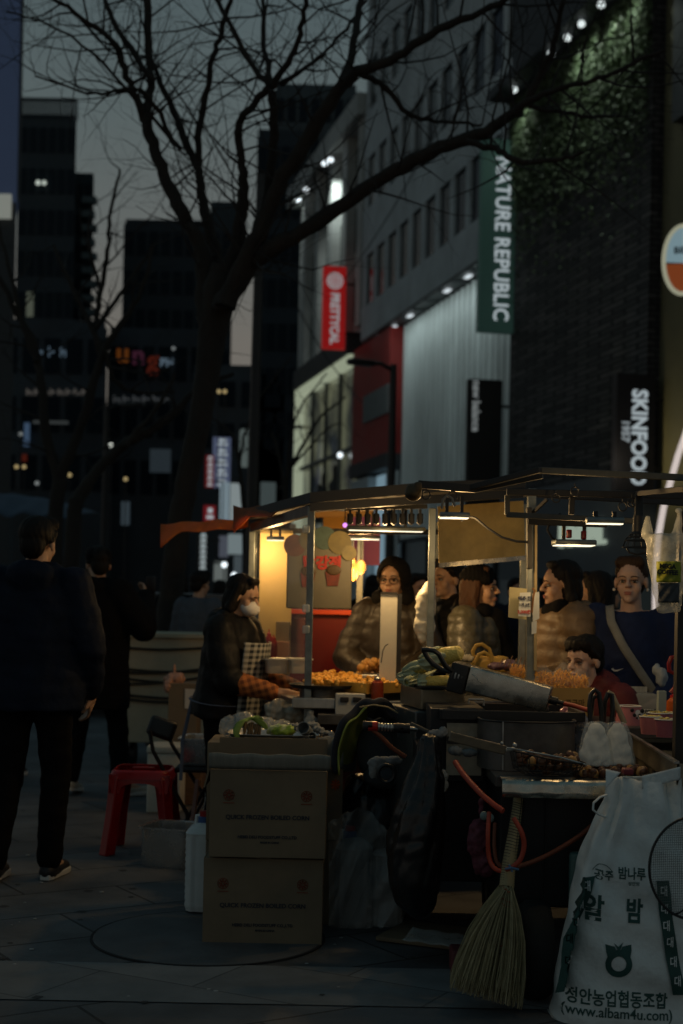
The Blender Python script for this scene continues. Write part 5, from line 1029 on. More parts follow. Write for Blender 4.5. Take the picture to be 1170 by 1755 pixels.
# chestnut tray and flange
ct = thing('chestnut_tray', 'steel tray with a bent front lip holding roast chestnuts', 'tray', P(950, 1335, 4.97))
a, b = P(862, 1336, 4.96), P(1110, 1336, 4.96); zt_ = a.z
g = MB(); g.bx((a.x, 4.96, zt_-.006), (1.12, 5.33, zt_)); g.build('base', m_steel, ct, smooth=0)
g = MB(); g.grid(lambda u, v: Vector((a.x-.004+u*(1.13-a.x), 4.955-.012*v+.003*math.sin(u*31)*v, zt_+.004-.064*v)), 40, 3); g.build('lip', m_foil, ct, solid=.003)
ZC = zt_
m_nut = M('roast chestnut shell', (.12, .045, .016), .3, noise=(35, .5), rvar=.1); m_nutp = M('peeled chestnut', (.50, .26, .08), .5, noise=(30, .35))
def nut(mat, seed):
    g = MB(); rs = random.Random(seed); g.ell((0, 0, 0), (.019, .016, .0135), 14, 10); g.ell((0, .004, .002), (.015, .014, .014), 12, 8)
    me = g.mesh('nut'); me.shade_smooth(); me.materials.append(mat); return me
nuts = [nut(m_nut, 1), nut(m_nutp, 2)]; rr = random.Random(21)
def put(name, me, loc, label, cat, group, sc=1.0, rot=None):
    o = bpy.data.objects.new(name, me); COL.objects.link(o); o.location = loc; o.rotation_euler = rot or (rr.random()*6, rr.random()*6, rr.random()*6); o.scale = (sc,)*3; return tag(o, label, cat, group)
for k in range(78):
    px = rr.uniform(985, 1112); t_ = rr.random()
    p = P(px, 1332-20*t_, 4.99+.2*t_); put('chestnut', nuts[1 if rr.random() < .35 else 0], (p.x, p.y, ZC+.012+rr.random()*.022), 'roast chestnut loose on the steel tray beside the white sack', 'chestnut', 'roast chestnuts loose on the tray', rr.uniform(.8, 1.1))
# strainer basket with chestnuts
sb = thing('strainer', 'long handled wire strainer full of chestnuts leaning on the drum', 'strainer', P(930, 1320, 5.0)); c0 = P(938, 1300, 5.02); rx_ = P(1003, 1300, 5.02).x-c0.x
g = MB(); g.tube([c0+Vector((rx_*math.cos(2*PI*k/36), .09*math.sin(2*PI*k/36), .008-.022*math.cos(2*PI*k/36))) for k in range(36)], .0035, 6, closed=True); g.build('rim', m_blk, sb)
g = MB()
for k in range(26):
    t_ = 2*PI*k/26; e = c0+Vector((rx_*math.cos(t_), .09*math.sin(t_), .008-.022*math.cos(t_))); g.tube([e, c0+Vector((rx_*.9*math.cos(t_), .08*math.sin(t_), -.035)), c0+Vector((rx_*.6*math.cos(t_), .055*math.sin(t_), -.058)), c0+Vector((0, 0, -.062))], .0014, 4)
for f_, z in ((.95, -.015), (.88, -.036), (.7, -.052), (.4, -.06)): g.tube([c0+Vector((rx_*f_*math.cos(2*PI*k/30), .09*f_*math.sin(2*PI*k/30), z)) for k in range(30)], .0013, 4, closed=True)
g.build('basket', m_blk, sb)
g = MB(); ha, hb = P(770, 1262, 4.93), P(866, 1286, 4.97); g.bar(ha, hb, .012, .034); g.build('handle', M('greasy wood handle', (.16, .12, .075), .45, noise=(12, .4)), sb, smooth=0, bevel=.004)
g = MB(); g.tube([hb, P(880, 1283, 4.98), c0+Vector((-rx_, .0, .03))], .006, 6); g.tube([hb+Vector((0, 0, .01)), P(900, 1287, 4.95), P(960, 1298, 4.94), P(1003, 1310, 4.98)], .003, 6); g.build('ring', m_steel, sb)
g = MB(); q = P(882, 1277, 4.95); g.ell(q, .008, 10, 8); g.ell(P(860, 1274, 4.95), .006, 10, 8); g.build('rivet', m_steel, sb)
for k in range(46):
    t_ = rr.random()*6.28; f_ = math.sqrt(rr.random())*.86; put('chestnut', nuts[0] if rr.random() < .8 else nuts[1], c0+Vector((rx_*f_*math.cos(t_), .08*f_*math.sin(t_), -.046*(1-f_*f_)+rr.random()*.038)), 'dark roast chestnut lying in the wire strainer', 'chestnut', 'roast chestnuts in the strainer', rr.uniform(.85, 1.1))
# big open drum
dr = thing('roasting_drum', 'open dark steel roasting drum with rounded sides on the cart', 'drum', P(910, 1330, 5.3)); cx0, cx1 = P(826, 1280, 5.2).x, P(994, 1280, 5.2).x; dc = Vector(((cx0+cx1)/2, 5.37, ZC+.002)); hw = (cx1-cx0)/2; zt2 = P(910, 1238, 5.2).z
g = MB(); sqloft(g, [(dc, hw, .17), (dc+Zv*(zt2-dc.z), hw, .17), (dc+Zv*(zt2-dc.z+.003), hw-.003, .167), (dc+Zv*(zt2-dc.z), hw-.006, .164), (dc+Zv*.01, hw-.006, .164)], 3.2, 64); g.build('body', m_soot, dr)
g = MB(); q = sq((dc.x, dc.y, zt2), hw+.002, .172, 64, 3.2); g.tube(q, .004, 6, closed=True); g.build('rim', m_blk, dr)
g = MB(); x_ = P(862, 1290, 5.2).x; g.bar((x_, 5.203, dc.z+.003), (x_-.002, 5.203, zt2), .006, .005); g.build('seam', m_steel, dr, smooth=0)
# black firebox with steel plate, and the plancha
fb = thing('firebox', 'black firebox with a steel front plate beside the drum', 'firebox', P(780, 1330, 5.4)); a, b = P(736, 1330, 5.42), P(832, 1216, 5.42)
g = MB(); g.bx((a.x, 5.42, a.z-.02), (b.x, 5.9, b.z)); g.build('box', m_blk, fb, smooth=0, bevel=.004)
a, b = P(764, 1328, 5.40), P(826, 1240, 5.40); g = MB(); g.bx((a.x, 5.395, a.z), (b.x, 5.415, b.z)); g.build('front_plate', M('greasy tan steel', (.40, .37, .29), .4, metal=.6, noise=(9, .35)), fb, smooth=0)
g = MB(); a, b = P(766, 1262, 5.39), P(826, 1276, 5.39); g.bx((a.x, 5.388, b.z), (b.x, 5.394, a.z)); g.build('slot', m_blk, fb, smooth=0)
pn = thing('plancha', 'long black shallow griddle pan with raised rim under the tilted steel box', 'griddle', P(880, 1232, 5.5)); a, b = P(757, 1226, 5.38), P(1000, 1226, 5.38); z0 = a.z-.015
g = MB(); g.bx((a.x, 5.38, z0), (b.x, 5.80, z0+.008)); g.build('base', m_blk, pn, smooth=0)
for q0, q1 in (((a.x, 5.38), (b.x, 5.38)), ((a.x, 5.80), (b.x, 5.80)), ((a.x, 5.38), (a.x, 5.80)), ((b.x, 5.38), (b.x, 5.80))): g = MB(); g.bar((*q0, z0+.018), (*q1, z0+.018), .014, .036); g.build('rim', m_blk, pn, smooth=0, bevel=.002)
g = MB(); g.bx((a.x+.05, 5.5, z0-.12), (b.x-.02, 5.78, z0-.002)); g.build('stand', m_soot, pn, smooth=0)
# tilted steel box with hose
tb = thing('steel_roaster', 'tilted long stainless box with black end cap lying over the griddle', 'roaster', P(860, 1215, 5.6))
L0, L1 = P(803, 1162, 5.55), P(942, 1199, 5.48); d_ = (L1-L0).normalized(); up = (Zv-d_*d_.z).normalized(); sd = d_.cross(up)
def bxs(q, l0, l1, hu, hs, r_=.006): m = Matrix((d_, sd, up)).transposed(); ln = l1-l0; g = MB(); g.rbox(q+d_*(l0+l1)/2, (ln, hs, hu), r_, 3, rot=m); return g
LN = (L1-L0).length
bxs(L0, 0, LN, .1, .10).build('box', m_foil, tb); bxs(L0-up*.008, -.07, -.001, .115, .115, .006).build('end_cap', m_blk, tb)
for k in range(4): bxs(L0-sd*-.0-up*(.0), -.062+.013*k, -.056+.013*k, .03-.006*k, .1165, .001).build('vent', m_steel if k in (1, 2) else m_soot, tb)
g = MB(); g.lathe(P(858, 1172, 5.497), [(0, -.002), (.017, -.002), (.017, .002), (0, .002)], 24, Matrix((d_, up, -sd)).transposed()@Matrix.Diagonal((1, .62, 1))); g.build('hole', m_black, tb)
g = MB(); e = P(858, 1172, 5.51)
for k, (px, py) in enumerate(((808, 1148), (814, 1154), (818, 1160), (822, 1163))): pass
g.tube([P(808, 1155, 5.492), P(815, 1160, 5.49), P(819, 1166, 5.488), P(826, 1171, 5.488)], .004, 6, flat=.5); g.build('foil_scrap', M('bright foil', (.75, .72, .65), .25, metal=.8, noise=(60, .4)), tb)
m_hdl = M('black handle', (.03, .03, .03), .4, noise=(20, .3))
g = MB(); g.tube([P(x, y, d) for x, y, d in ((722, 1113, 5.46), (732, 1113, 5.46), (743, 1115, 5.46), (752, 1121, 5.46), (757, 1131, 5.47), (763, 1141, 5.49), (772, 1148, 5.51), (784, 1152, 5.53))], [.012, .014, .013, .013, .013, .013, .013, .011], 10, flat=.75); g.build('handle', m_hdl, tb)
g = MB(); g.tube([P(x, y, d) for x, y, d in ((726, 1114, 5.58), (732, 1126, 5.58), (742, 1138, 5.58), (756, 1147, 5.57), (772, 1151, 5.55))], .011, 10); g.build('handle', m_hdl, tb)
g = MB(); g.tube([L1+d_*-.002, L1+d_*.03, L1+d_*.032, L1+d_*.06], [.016, .016, .009, .009], 12); g.build('nozzle', m_blk, tb)
bxs(L1-up*.055, -.03, .005, .045, .06).build('foot', m_blk, tb)
def hose(label, pts, r_, mat=m_orh, cat='hose', name='gas_hose'):
    p_ = [P(*q) for q in pts]; out = []
    for i in range(len(p_)-1):
        a_, b_, c_, e_ = p_[max(0, i-1)], p_[i], p_[i+1], p_[min(len(p_)-1, i+2)]
        for j in range(6): t_ = j/6; out.append(.5*((2*b_)+(c_-a_)*t_+(2*a_-5*b_+4*c_-e_)*t_*t_+(3*b_-a_-3*c_+e_)*t_**3))
    out.append(p_[-1]); g = MB(); g.tube(out, r_, 10); return tag(g.build(name, mat), label, cat)
hose('short orange hose leaving the tilted steel box towards the tongs', ((968, 1206, 5.46), (985, 1210, 5.42), (1010, 1218, 5.36)), .009)
hose('thick red hose hanging down from the firebox to the tray corner', ((780, 1306, 5.2), (795, 1328, 5.12), (822, 1358, 5.0), (845, 1378, 4.93), (862, 1390, 4.9)), .0105)
hose('red hose loop hanging left of the broom', ((838, 1392, 4.93), (836, 1430, 4.9), (838, 1470, 4.9), (850, 1490, 4.88), (875, 1494, 4.86)), .008)
hose('dull orange hose loop just inside the red hose loop', ((848, 1410, 4.98), (847, 1450, 4.96), (852, 1478, 4.94), (866, 1488, 4.92)), .007, M('dull orange hose', (.20, .05, .02), .6, noise=(14, .3)))
hose('red hose curve bending round the broom handle', ((880, 1402, 4.84), (893, 1425, 4.82), (898, 1448, 4.82), (892, 1472, 4.82), (878, 1486, 4.82), (868, 1490, 4.84)), .0085)
hose('dull orange hose running from broom handle to white sack', ((872, 1488, 4.9), (905, 1480, 4.92), (945, 1462, 4.94), (985, 1438, 4.95), (1016, 1414, 4.96)), .0085, M('dull orange hose', (.20, .05, .02), .6))
hose('orange hose dropping from the gas pipe beside the draped jacket', ((632, 1246, 5.5), (652, 1262, 5.5), (672, 1282, 5.5), (695, 1297, 5.5)), .009, M('dull orange hose', (.2, .05, .02), .6))
g = MB(); g.tube([P(866, 1489, 4.82), P(876, 1487, 4.8), P(888, 1490, 4.82)], .004, 6); g.tube([P(872, 1482, 4.81), P(878, 1494, 4.81)], .004, 6); o = g.build('wire_tie', M('blue wire', (.1, .2, .35), .5, noise=None)); tag(o, 'blue wire tie holding the hoses on the broom', 'wire tie')
gv = thing('gas_pipe', 'chromed gas pipe with valves sticking out left of the cart', 'gas pipe', P(670, 1248, 5.5))
a, b = P(628, 1244, 5.5), P(716, 1250, 5.5); g = MB(); g.tube([a, b], .009, 10)
g.build('pipe', m_steel, gv)
for k in range(9): g = MB(); q = a.lerp(b, .06+.06*k); g.lathe(q, [(.009, -.005), (.016, -.003), (.016, .003), (.009, .005)], 12, Matrix.Rotation(PI/2, 3, 'Y')); g.build('ring', m_steel, gv)
for q_, m_ in ((.02, m_blk), (.62, m_blk), (.75, m_blk), (.12, m_redc)): g = MB(); g.lathe(a.lerp(b, q_), [(0, -.02), (.019, -.018), (.019, .018), (0, .02)], 14, Matrix.Rotation(PI/2, 3, 'Y')); g.build('valve', m_, gv)
pbar(P(704, 1240, 5.4), P(737, 1255, 5.4), .05, .012, 'bracket', m_bar)
crumple('cloth', 'white folded rag tucked against the firebox', 'cloth', [(P(748, 1258, 5.36), (.04, .02, .018)), (P(760, 1254, 5.37), (.02, .02, .02))], m_cloth, vox=.005, amp=.004, f=120, seed=31)
crumple('cloth', 'pale rolled gloves lying before the steel front plate', 'cloth', [(P(780, 1287, 5.34), (.032, .02, .018)), (P(805, 1290, 5.34), (.032, .02, .016))], m_cloth, vox=.005, amp=.004, f=120, seed=32)
crumple('cloth', 'checked white rag hanging above the black bag', 'cloth', [(P(650, 1308, 5.62), (.05, .02, .03)), (P(672, 1304, 5.62), (.045, .02, .022)), (P(640, 1322, 5.62), (.02, .02, .035))], m_cloth, vox=.006, amp=.005, f=90, seed=33)
g = MB(); c = P(662, 1326, 5.56); g.tube([c+Vector((.032*math.cos(2*PI*k/20), 0, .034*math.sin(2*PI*k/20))) for k in range(20)], .008, 8, closed=True); o = g.build('black_ring', m_black); tag(o, 'black rubber ring hanging over the checked rag', 'ring')
# corn pot with cobs
cp = thing('corn_steamer', 'square steel corn steamer on a steel cabinet', 'steamer', P(730, 1205, 5.9))
def ypoly(pts, z0, z1): g = MB(); g.prism([(p.x, p.y, z0) for p in pts], Zv*(z1-z0)); return g
zr = P(722, 1181, 5.75).z
fp = [P(722, 1181, 5.75), P(797, 1181, 5.78), P(775, 1160, 6.15), P(686, 1164, 6.10)]
ypoly(fp, zr-.085, zr).build('pot', M('reflection tinted steel', (.30, .25, .17), .35, metal=.8, noise=(5, .5)), cp, smooth=0, bevel=.006)  # gold reflection of the surroundings is put into the steel colour
cen = sum(fp, Vector())/4; fp2 = [cen+(p-cen)*1.05 for p in fp]; ypoly(fp2, zr+.001, zr+.014).build('rim', m_blk, cp, smooth=0, bevel=.003)
fp3 = [P(712, 1206, 5.72), P(800, 1206, 5.76), P(790, 1190, 6.2), P(668, 1196, 6.12)]; zc_ = zr-.088
ypoly(fp3, .3, zc_).build('cabinet', m_steel if 0 else M('dim steel cabinet', (.17, .18, .18), .38, metal=.7, noise=(5, .4)), cp, smooth=0, bevel=.006)
g = MB(); e = P(816, 1204, 5.74); g.tube([e+Vector((-.03, 0, -.012)), e+Vector((-.03, 0, .012)), e+Vector((.03, 0, .012)), e+Vector((.03, 0, -.012))], .005, 6); g.build('handle', m_steel, cp)
m_corn = M('boiled corn kernels', (.78, .62, .16), .45, noise=(8, .2)); N, L, B = nodes(m_corn)
vo = N.new('ShaderNodeTexVoronoi'); vo.inputs['Scale'].default_value = 120; tcx = N.new('ShaderNodeTexCoord'); L.new(tcx.outputs['Object'], vo.inputs['Vector']); bp = N.new('ShaderNodeBump'); bp.inputs['Strength'].default_value = .7; bp.inputs['Distance'].default_value = .004; bp.invert = True; L.new(vo.outputs['Distance'], bp.inputs['Height']); L.new(bp.outputs[0], B.inputs['Normal'])
m_husk = M('pale green husk', (.54, .58, .36), .6, noise=(14, .25), stretch=(1, 1, 1), bump=(60, .4, .004))
def cob(label, a, b, r_, husk_frac=.55, seed=0, top=True):
    a, b = Vector(a), Vector(b); ax = (b-a); ln = ax.length; ax.normalize(); s0, u0, _ = frame_of(ax); t = thing('corn_cob', label, 'corn cob', (a+b)/2-Zv*r_); rs = random.Random(seed)
    g = MB(); n = 24; pts = []; rr_ = []
    for k in range(13): f_ = k/12; pts.append(a.lerp(b, f_)); rr_.append(r_*(.55+.45*math.sin(PI*(.15+.7*f_))) * (1 if k < 12 else .45))
    g.tube(pts, rr_, 20); g.build('kernels', m_corn, t)
    for k in range(7):
        ang = 2*PI*k/7+rs.random()*.5; l0 = -.12*ln; l1 = ln*(husk_frac+rs.uniform(-.12, .2)) if math.sin(ang) > -.35 else ln*husk_frac*.5
        def fn(u, v, ang=ang, l1=l1):
            f_ = v; p = a+ax*(l0+(l1-l0)*f_); w_ = (.5+.25*math.sin(PI*f_))*(1-.75*max(0, f_-.7)/.3); aa = ang+(u-.5)*2*w_; rad = r_*(.5+.58*min(1, f_*2.2))+.003+.004*math.sin(aa*9)+.006*max(0, f_-.8)
            return p+s0*rad*math.cos(aa)+u0*rad*math.sin(aa)
        g = MB(); g.grid(fn, 8, 10); g.build('husk', m_husk, t, solid=.002)
    return t
cob('largest corn cob with green husk propped on top of the steamer', P(728, 1133, 5.80), P(793, 1118, 5.74), .037, .5, 1)
cob('corn cob with folded husk lying beneath the largest cob', P(697, 1151, 5.90), P(745, 1137, 5.86), .026, .7, 2)
cob('yellow corn cob lying at the front rim of the steamer', P(722, 1170, 5.80), P(776, 1166, 5.80), .024, .12, 3)
cob('small husked corn cob at the left rim of the steamer', P(688, 1160, 6.0), P(722, 1160, 5.88), .022, .9, 4)
cob('husked corn cob half hidden behind the black box handle', P(700, 1168, 5.84), P(735, 1152, 5.95), .022, .95, 5)
# paper cones with tongs
m_paperbag = M('crumpled white paper', (.78, .77, .70), .6, noise=(10, .15), bump=(22, .7, .008))
for k, (px, w_, lab) in enumerate(((1020, 62, 'white paper cone bag with long black tongs, nearer the drum'), (1057, 60, 'white paper cone bag with black tongs, nearer the steel trough'))):
    c = P(px, 1312, 5.12+.03*k); s_ = 5.12/K; hh = 72*s_; t = thing('paper_cone', lab, 'paper bag', c)
    g = MB(); g.loft([(c+Vector((0, 0, 0)), w_*.5*s_, .04), (c+Zv*hh*.3, w_*.43*s_, .038), (c+Zv*hh*.65, w_*.32*s_, .03), (c+Zv*hh*.92, w_*.22*s_, .022), (c+Zv*hh, w_*.12*s_, .012)], 24); g.remesh('paper', m_paperbag, t, .006, 2, lambda co: .005*nz3(co, 75, k)+.003*nz3(co, 160, 4))
    g = MB(); g.loft([(c+Zv*hh*.0, w_*.56*s_, .045), (c+Zv*hh*.6, w_*.42*s_, .038), (c+Zv*hh*1.0, w_*.3*s_, .028), (c+Zv*hh*1.06, w_*.14*s_, .015)], 20); g.remesh('film', m_film, t, .007, 2, lambda co: .004*nz3(co, 90, k+3))
for k, (pts, lab) in enumerate(((((1012, 1240), (1010, 1210), (1012, 1190), (1019, 1182), (1026, 1188), (1030, 1215), (1032, 1245)), 'black looped tongs handle standing in the first paper cone'), (((1034, 1240), (1036, 1205), (1042, 1188), (1048, 1190), (1050, 1218), (1047, 1245)), 'black slim tongs handle standing between the paper cones'), (((1014, 1245), (1012, 1225), (1015, 1198), (1021, 1192)), 'short black tongs handle before the looped one'))):
    g = MB(); g.tube([P(x, y, 5.2+.03*k) for x, y in pts], .009, 8); o = g.build('tongs', M('black glossy handle', (.018, .018, .018), .3, noise=None)); tag(o, lab, 'tongs')
g = MB(); g.tube([P(x, y, 5.45) for x, y in ((1041, 1187), (1048, 1190), (1060, 1216), (1070, 1240))], .011, 8); o = g.build('spatula', M('pale wood', (.42, .33, .2), .6, noise=(9, .3))); tag(o, 'pale wooden spatula handle leaning behind the tongs', 'spatula')
crumple('snack_bag', 'small clear bag of purple crisps behind the drum', 'snack bag', [(P(985, 1225, 5.72), (.04, .03, .035)), (P(970, 1222, 5.74), (.03, .03, .03))], M('purple crisp bag', (.32, .10, .13), .25, noise=(40, .5), coat=.5), amp=.006, f=110, seed=41)
crumple('film_bag', 'bluish clear bag behind the first paper cone', 'plastic bag', [(P(998, 1262, 5.45), (.035, .03, .09))], M('bluish film', (.42, .45, .52), .25, alpha=.5, noise=(12, .4), coat=.4), amp=.006, f=80, seed=42)
# steel trough
tr2 = thing('steel_trough', 'deep stained steel trough at the cart side holding cups', 'trough', (1.3, 5.4, .66))
zl = .862; q0 = P(1056, 1244, 6.15); q1 = P(1160, 1308, 4.72); xl0, xl1 = q0.x, q1.x
m_tro = M('stained trough steel', (.30, .28, .22), .4, metal=.75, noise=(5, .5), bump=(12, .3, .006))
g = MB(); g.prism([(xl0, 6.15, zl-.075), (xl1, 4.72, zl-.075), (xl1, 4.72, zl), (xl0, 6.15, zl)], (.008, 0, 0)); g.build('side', m_tro, tr2, smooth=0)
g = MB(); g.bar((xl0, 6.15, zl), (xl1, 4.72, zl), .016, .008); g.build('rim', m_steel, tr2, smooth=0)
g = MB(); g.prism([(xl0+.012, 6.1, zl-.28), (xl1+.012, 4.8, zl-.28), (xl1+.012, 4.8, zl-.083), (xl0+.012, 6.1, zl-.083)], (.3, 0, 0)); g.build('lower_box', m_tro, tr2, smooth=0)
g = MB(); g.prism([(xl0+.01, 6.14, zl-.08), (xl1+.01, 4.73, zl-.08), (1.75, 4.73, zl-.08), (1.75, 6.14, zl-.08)], (0, 0, .012)); g.build('floor', m_tro, tr2, smooth=0)
g = MB(); g.prism([(xl0, 6.14, zl-.07), (1.75, 6.14, zl-.07), (1.75, 6.14, zl), (xl0, 6.14, zl)], (0, .01, 0)); g.prism([(xl1, 4.72, zl-.07), (1.75, 4.72, zl-.07), (1.75, 4.72, zl-.005), (xl1, 4.72, zl-.005)], (0, .01, 0)); g.build('end', m_tro, tr2, smooth=0)
g = MB(); q = P(1124, 1292, 5.2); g.bx((q.x-.01, q.y-.01, zl-.16), (q.x+.02, q.y+.02, zl-.084)); g.build('bracket', m_blk, tr2, smooth=0)
g = MB(); rs = random.Random(9)
for k in range(260): g.ell((1.17+rs.random()*.3, 4.8+rs.random()*.55, zl-.062+rs.random()*.014), (.008, .006, .005), 6, 4)
o = g.build('sweetcorn', m_corn); tag(o, 'loose yellow sweetcorn kernels in the steel trough', 'sweetcorn', kind='stuff')
def cup(label, c, r0, r1, h, mat, group=None):
    t = thing('paper_cup', label, 'paper cup', c, group); g = MB(); g.lathe(c, [(0, 0), (r0, 0), (r1, h), (r1-.003, h), (r0-.003, .004), (0, .004)], 28); g.build('cup', mat, t)
    g = MB(); g.lathe(Vector(c)+Zv*h, [(r1-.002, -.003), (r1+.003, 0), (r1-.002, .003), (r1-.004, 0)], 28); g.build('rim', m_white, t); return t
m_pinkc = M('pink paper cup', (.55, .19, .20), .55, noise=(6, .12)); m_plum = M('plum paper cup', (.38, .11, .15), .55, noise=(6, .2)); m_teal = M('teal paper cup', (.15, .33, .37), .55, noise=(6, .2))
c = P(1078, 1250, 5.95); s_ = 5.95/K; t = cup('pink paper cup with a panda face standing upside down by the trough', c, 26*s_, 20*s_, 40*s_, m_pinkc)
fpn = Vector((c.x+.008, c.y-.047, c.z+.062)); m_pw = M('panda white', (.75, .74, .7), .6, noise=None); m_pk2 = M('panda black', (.01, .01, .012), .6, noise=None)
g = MB(); g.ell(fpn+Vector((.012, .004, 0)), (.026, .009, .024), 18, 12); g.build('panda_face', m_pw, t)
for dx, dz, r_ in ((-.008, .022, .008), (.034, .020, .009), (.002, .001, .008), (.024, .001, .007), (-.010, -.022, .009), (.013, -.010, .004)): g = MB(); g.ell(fpn+Vector((dx, -.006, dz)), (r_, .004, r_), 12, 8); g.build('panda_mark', m_pk2, t)
cups = ((1114, 1258, 5.5, m_pinkc, 'pink cup of sweetcorn, first in the cup row on the trough'), (1140, 1263, 5.35, m_plum, 'plum cup of sweetcorn, second in the cup row on the trough'), (1164, 1263, 5.5, m_teal, 'teal cup of sweetcorn, last in the cup row on the trough'), (1128, 1252, 5.65, m_plum, 'plum cup of sweetcorn half hidden behind the cup row'), (1150, 1252, 5.75, m_pinkc, 'pink cup of sweetcorn half hidden behind the teal cup'))
for px, py, d, m, lab in cups:
    c = P(px, py, d); r1 = 19*d/K; t = cup(lab, c, r1*.8, r1, 30*d/K, m); g = MB(); rs = random.Random(px)
    for k in range(34): a_ = rs.random()*6.3; f_ = math.sqrt(rs.random())*.85; g.ell(c+Vector((r1*f_*math.cos(a_), r1*f_*math.sin(a_), 30*d/K-.004+rs.random()*.008)), (.006, .005, .004), 6, 4)
    g.build('sweetcorn', m_corn, t)['kind'] = 'stuff'
# clear box with price card, sauce bottle, red hook
a, b = P(1064, 1245, 6.35), P(1130, 1190, 6.35); t = thing('clear_box', 'milky clear box with a small price card behind the cups', 'plastic box', ((a.x+b.x)/2, 6.4, a.z)); g = MB(); g.rbox(((a.x+b.x)/2, 6.45, (a.z+b.z)/2), (b.x-a.x, .16, b.z-a.z), .012); g.build('box', M('milky clear plastic', (.6, .58, .5), .25, alpha=.55, noise=(6, .2)), t)
a, b = P(1098, 1236, 6.33), P(1126, 1216, 6.33); g = MB(); g.bx((a.x, 6.33, a.z), (b.x, 6.334, b.z)); g.build('price_card', m_white, t, smooth=0); text('lettering', '1,000원', m_pk2, t, basis(P(1113, 1220, 6.327), (1, 0, 0), Zv), .024, .0005, .0005)
a, b = P(1050, 1189, 6.5), P(1109, 1177, 6.5); g = MB(); g.bx((a.x, 6.5, a.z), (b.x, 6.505, b.z)); o = g.build('price_strip', M('price strip card', (.5, .48, .42), .7, noise=(40, .35), stretch=(3, 1, .3)), smooth=0); tag(o, 'pale strip card with faded price squares above clear box', 'price strip')
bottle('orange red squeeze bottle with red cap behind the cups', P(1155, 1246, 5.95), .034, .155, M('orange red sauce', (.5, .10, .012), .25, noise=None), m_redc)
rh = thing('red_hook', 'red plastic loop handle hanging on a white cord by the sauce bottle', 'hook', P(1153, 1190, 5.6))
g = MB(); g.tube([P(x, y, 5.6) for x, y in ((1159, 1125), (1150, 1127), (1146, 1138), (1147, 1150), (1154, 1154), (1160, 1148), (1162, 1135))], .009, 8, closed=True); g.tube([P(1160, 1120, 5.6), P(1161, 1150, 5.6), P(1158, 1178, 5.6), P(1150, 1188, 5.6)], .011, 8); g.build('handle', m_redp, rh)
g = MB(); g.tube([P(1161, 1122, 5.6), P(1160, 1060, 5.6), P(1158, 1030, 5.6)], .003, 6); g.build('cord', m_white, rh)
g = MB(); a, b = P(1128, 1235, 6.1), P(1150, 1185, 6.1); g.bx((a.x, 6.1, a.z), (b.x-.02, 6.14, b.z)); o = g.build('grey_card', M('pale teal card', (.3, .36, .34), .7, noise=None), smooth=0); tag(o, 'narrow pale teal card behind the red loop handle', 'card')
# snack carton with bags of sticks
sc2 = thing('snack_carton', 'tan open carton holding clear bags of orange snack sticks', 'carton', P(960, 1228, 6.1)); a, b = P(952, 1226, 6.08), P(1018, 1180, 6.08)
m_tanc = M('tan carton', (.38, .24, .075), .8, noise=(5, .2)); a0 = P(905, 1226, 6.08)
g = MB(); g.bx((a0.x, 6.08, a.z), (b.x, 6.086, b.z)); g.build('front', m_tanc, sc2, smooth=0); g = MB(); g.bx((a0.x, 6.3, a.z), (b.x, 6.306, b.z+.01)); g.bx((b.x-.006, 6.086, a.z), (b.x, 6.3, b.z)); g.build('side', m_tanc, sc2, smooth=0)
text('lettering', '고구마', M('brown print ink', (.12, .07, .02), .8, noise=None), sc2, basis(P(985, 1205, 6.074), (1, 0, 0), Zv), .03, .0004, .001)
m_stick = M('orange snack sticks', (.88, .42, .03), .5, noise=(20, .3))
m_film2 = M('thin clear film', (.8, .8, .78), .15, alpha=.10, noise=None, bump=(16, .8, .01))
def sbag(label, px, py0, py1, w_, d, seed):
    c = P(px, py0, d); s_ = d/K; h = (py0-py1)*s_; t = thing('snack_bag', label, 'snack bag', c); rs = random.Random(seed); g = MB()
    for k in range(170):
        z = rs.uniform(.06, .74); rx = w_*s_*.44*math.sqrt(max(.05, 1-((z-.4)/.5)**2)); x = rs.uniform(-1, 1)*rx; y = rs.uniform(-1, 1)*.03; a_ = rs.gauss(0, .5); l_ = rs.uniform(.007, .016); dv = Vector((math.sin(a_), rs.gauss(0, .25), math.cos(a_)))*l_; q = c+Vector((x*.86, y, z*h)); g.bar(q-dv, q+dv, .003, .003)
    g.build('snack_sticks', m_stick, t, smooth=0)['kind'] = 'stuff'
    g = MB(); g.ell(c+Zv*h*.45, (w_*.5*s_, .045, h*.5), 18, 12); g.ell(c+Zv*h*.92, (w_*.18*s_, .02, h*.12), 12, 8); g.remesh('film', m_film2, t, .008, 2, lambda co: .007*nz3(co, 70, seed)); return t
sbag('clear bag of orange sticks leaning at the papered post', 930, 1192, 1140, 46, 6.2, 1); sbag('tall clear bag of orange sticks, middle of the snack carton', 963, 1192, 1136, 40, 6.15, 2); sbag('clear bag of orange sticks close to the face of the boy', 990, 1194, 1146, 46, 6.17, 3); sbag('small clear bag of orange sticks left of the papered post', 886, 1168, 1132, 34, 6.4, 4)
crumple('snack_bag', 'clear bag of purple crisps before the yellow paper bag', 'snack bag', [(P(872, 1140, 6.45), (.04, .03, .03)), (P(852, 1142, 6.4), (.05, .03, .02))], M('dim purple crisps', (.2, .11, .13), .3, noise=(40, .5)), amp=.006, f=110, seed=43)
yb = thing('paper_bag', 'yellow kraft paper bag with twisted loop handles', 'paper bag', P(835, 1150, 6.6)); m_kraft = M('yellow kraft', (.50, .30, .055), .7, noise=(7, .2), bump=(20, .6, .006))
g = MB(); c = P(838, 1152, 6.62); g.loft([(c, .085, .05), (c+Zv*.05, .09, .045), (c+Zv*.075, .095, .02)], 20); g.remesh('bag', m_kraft, yb, .007, 2, lambda co: .006*nz3(co, 60, 2))
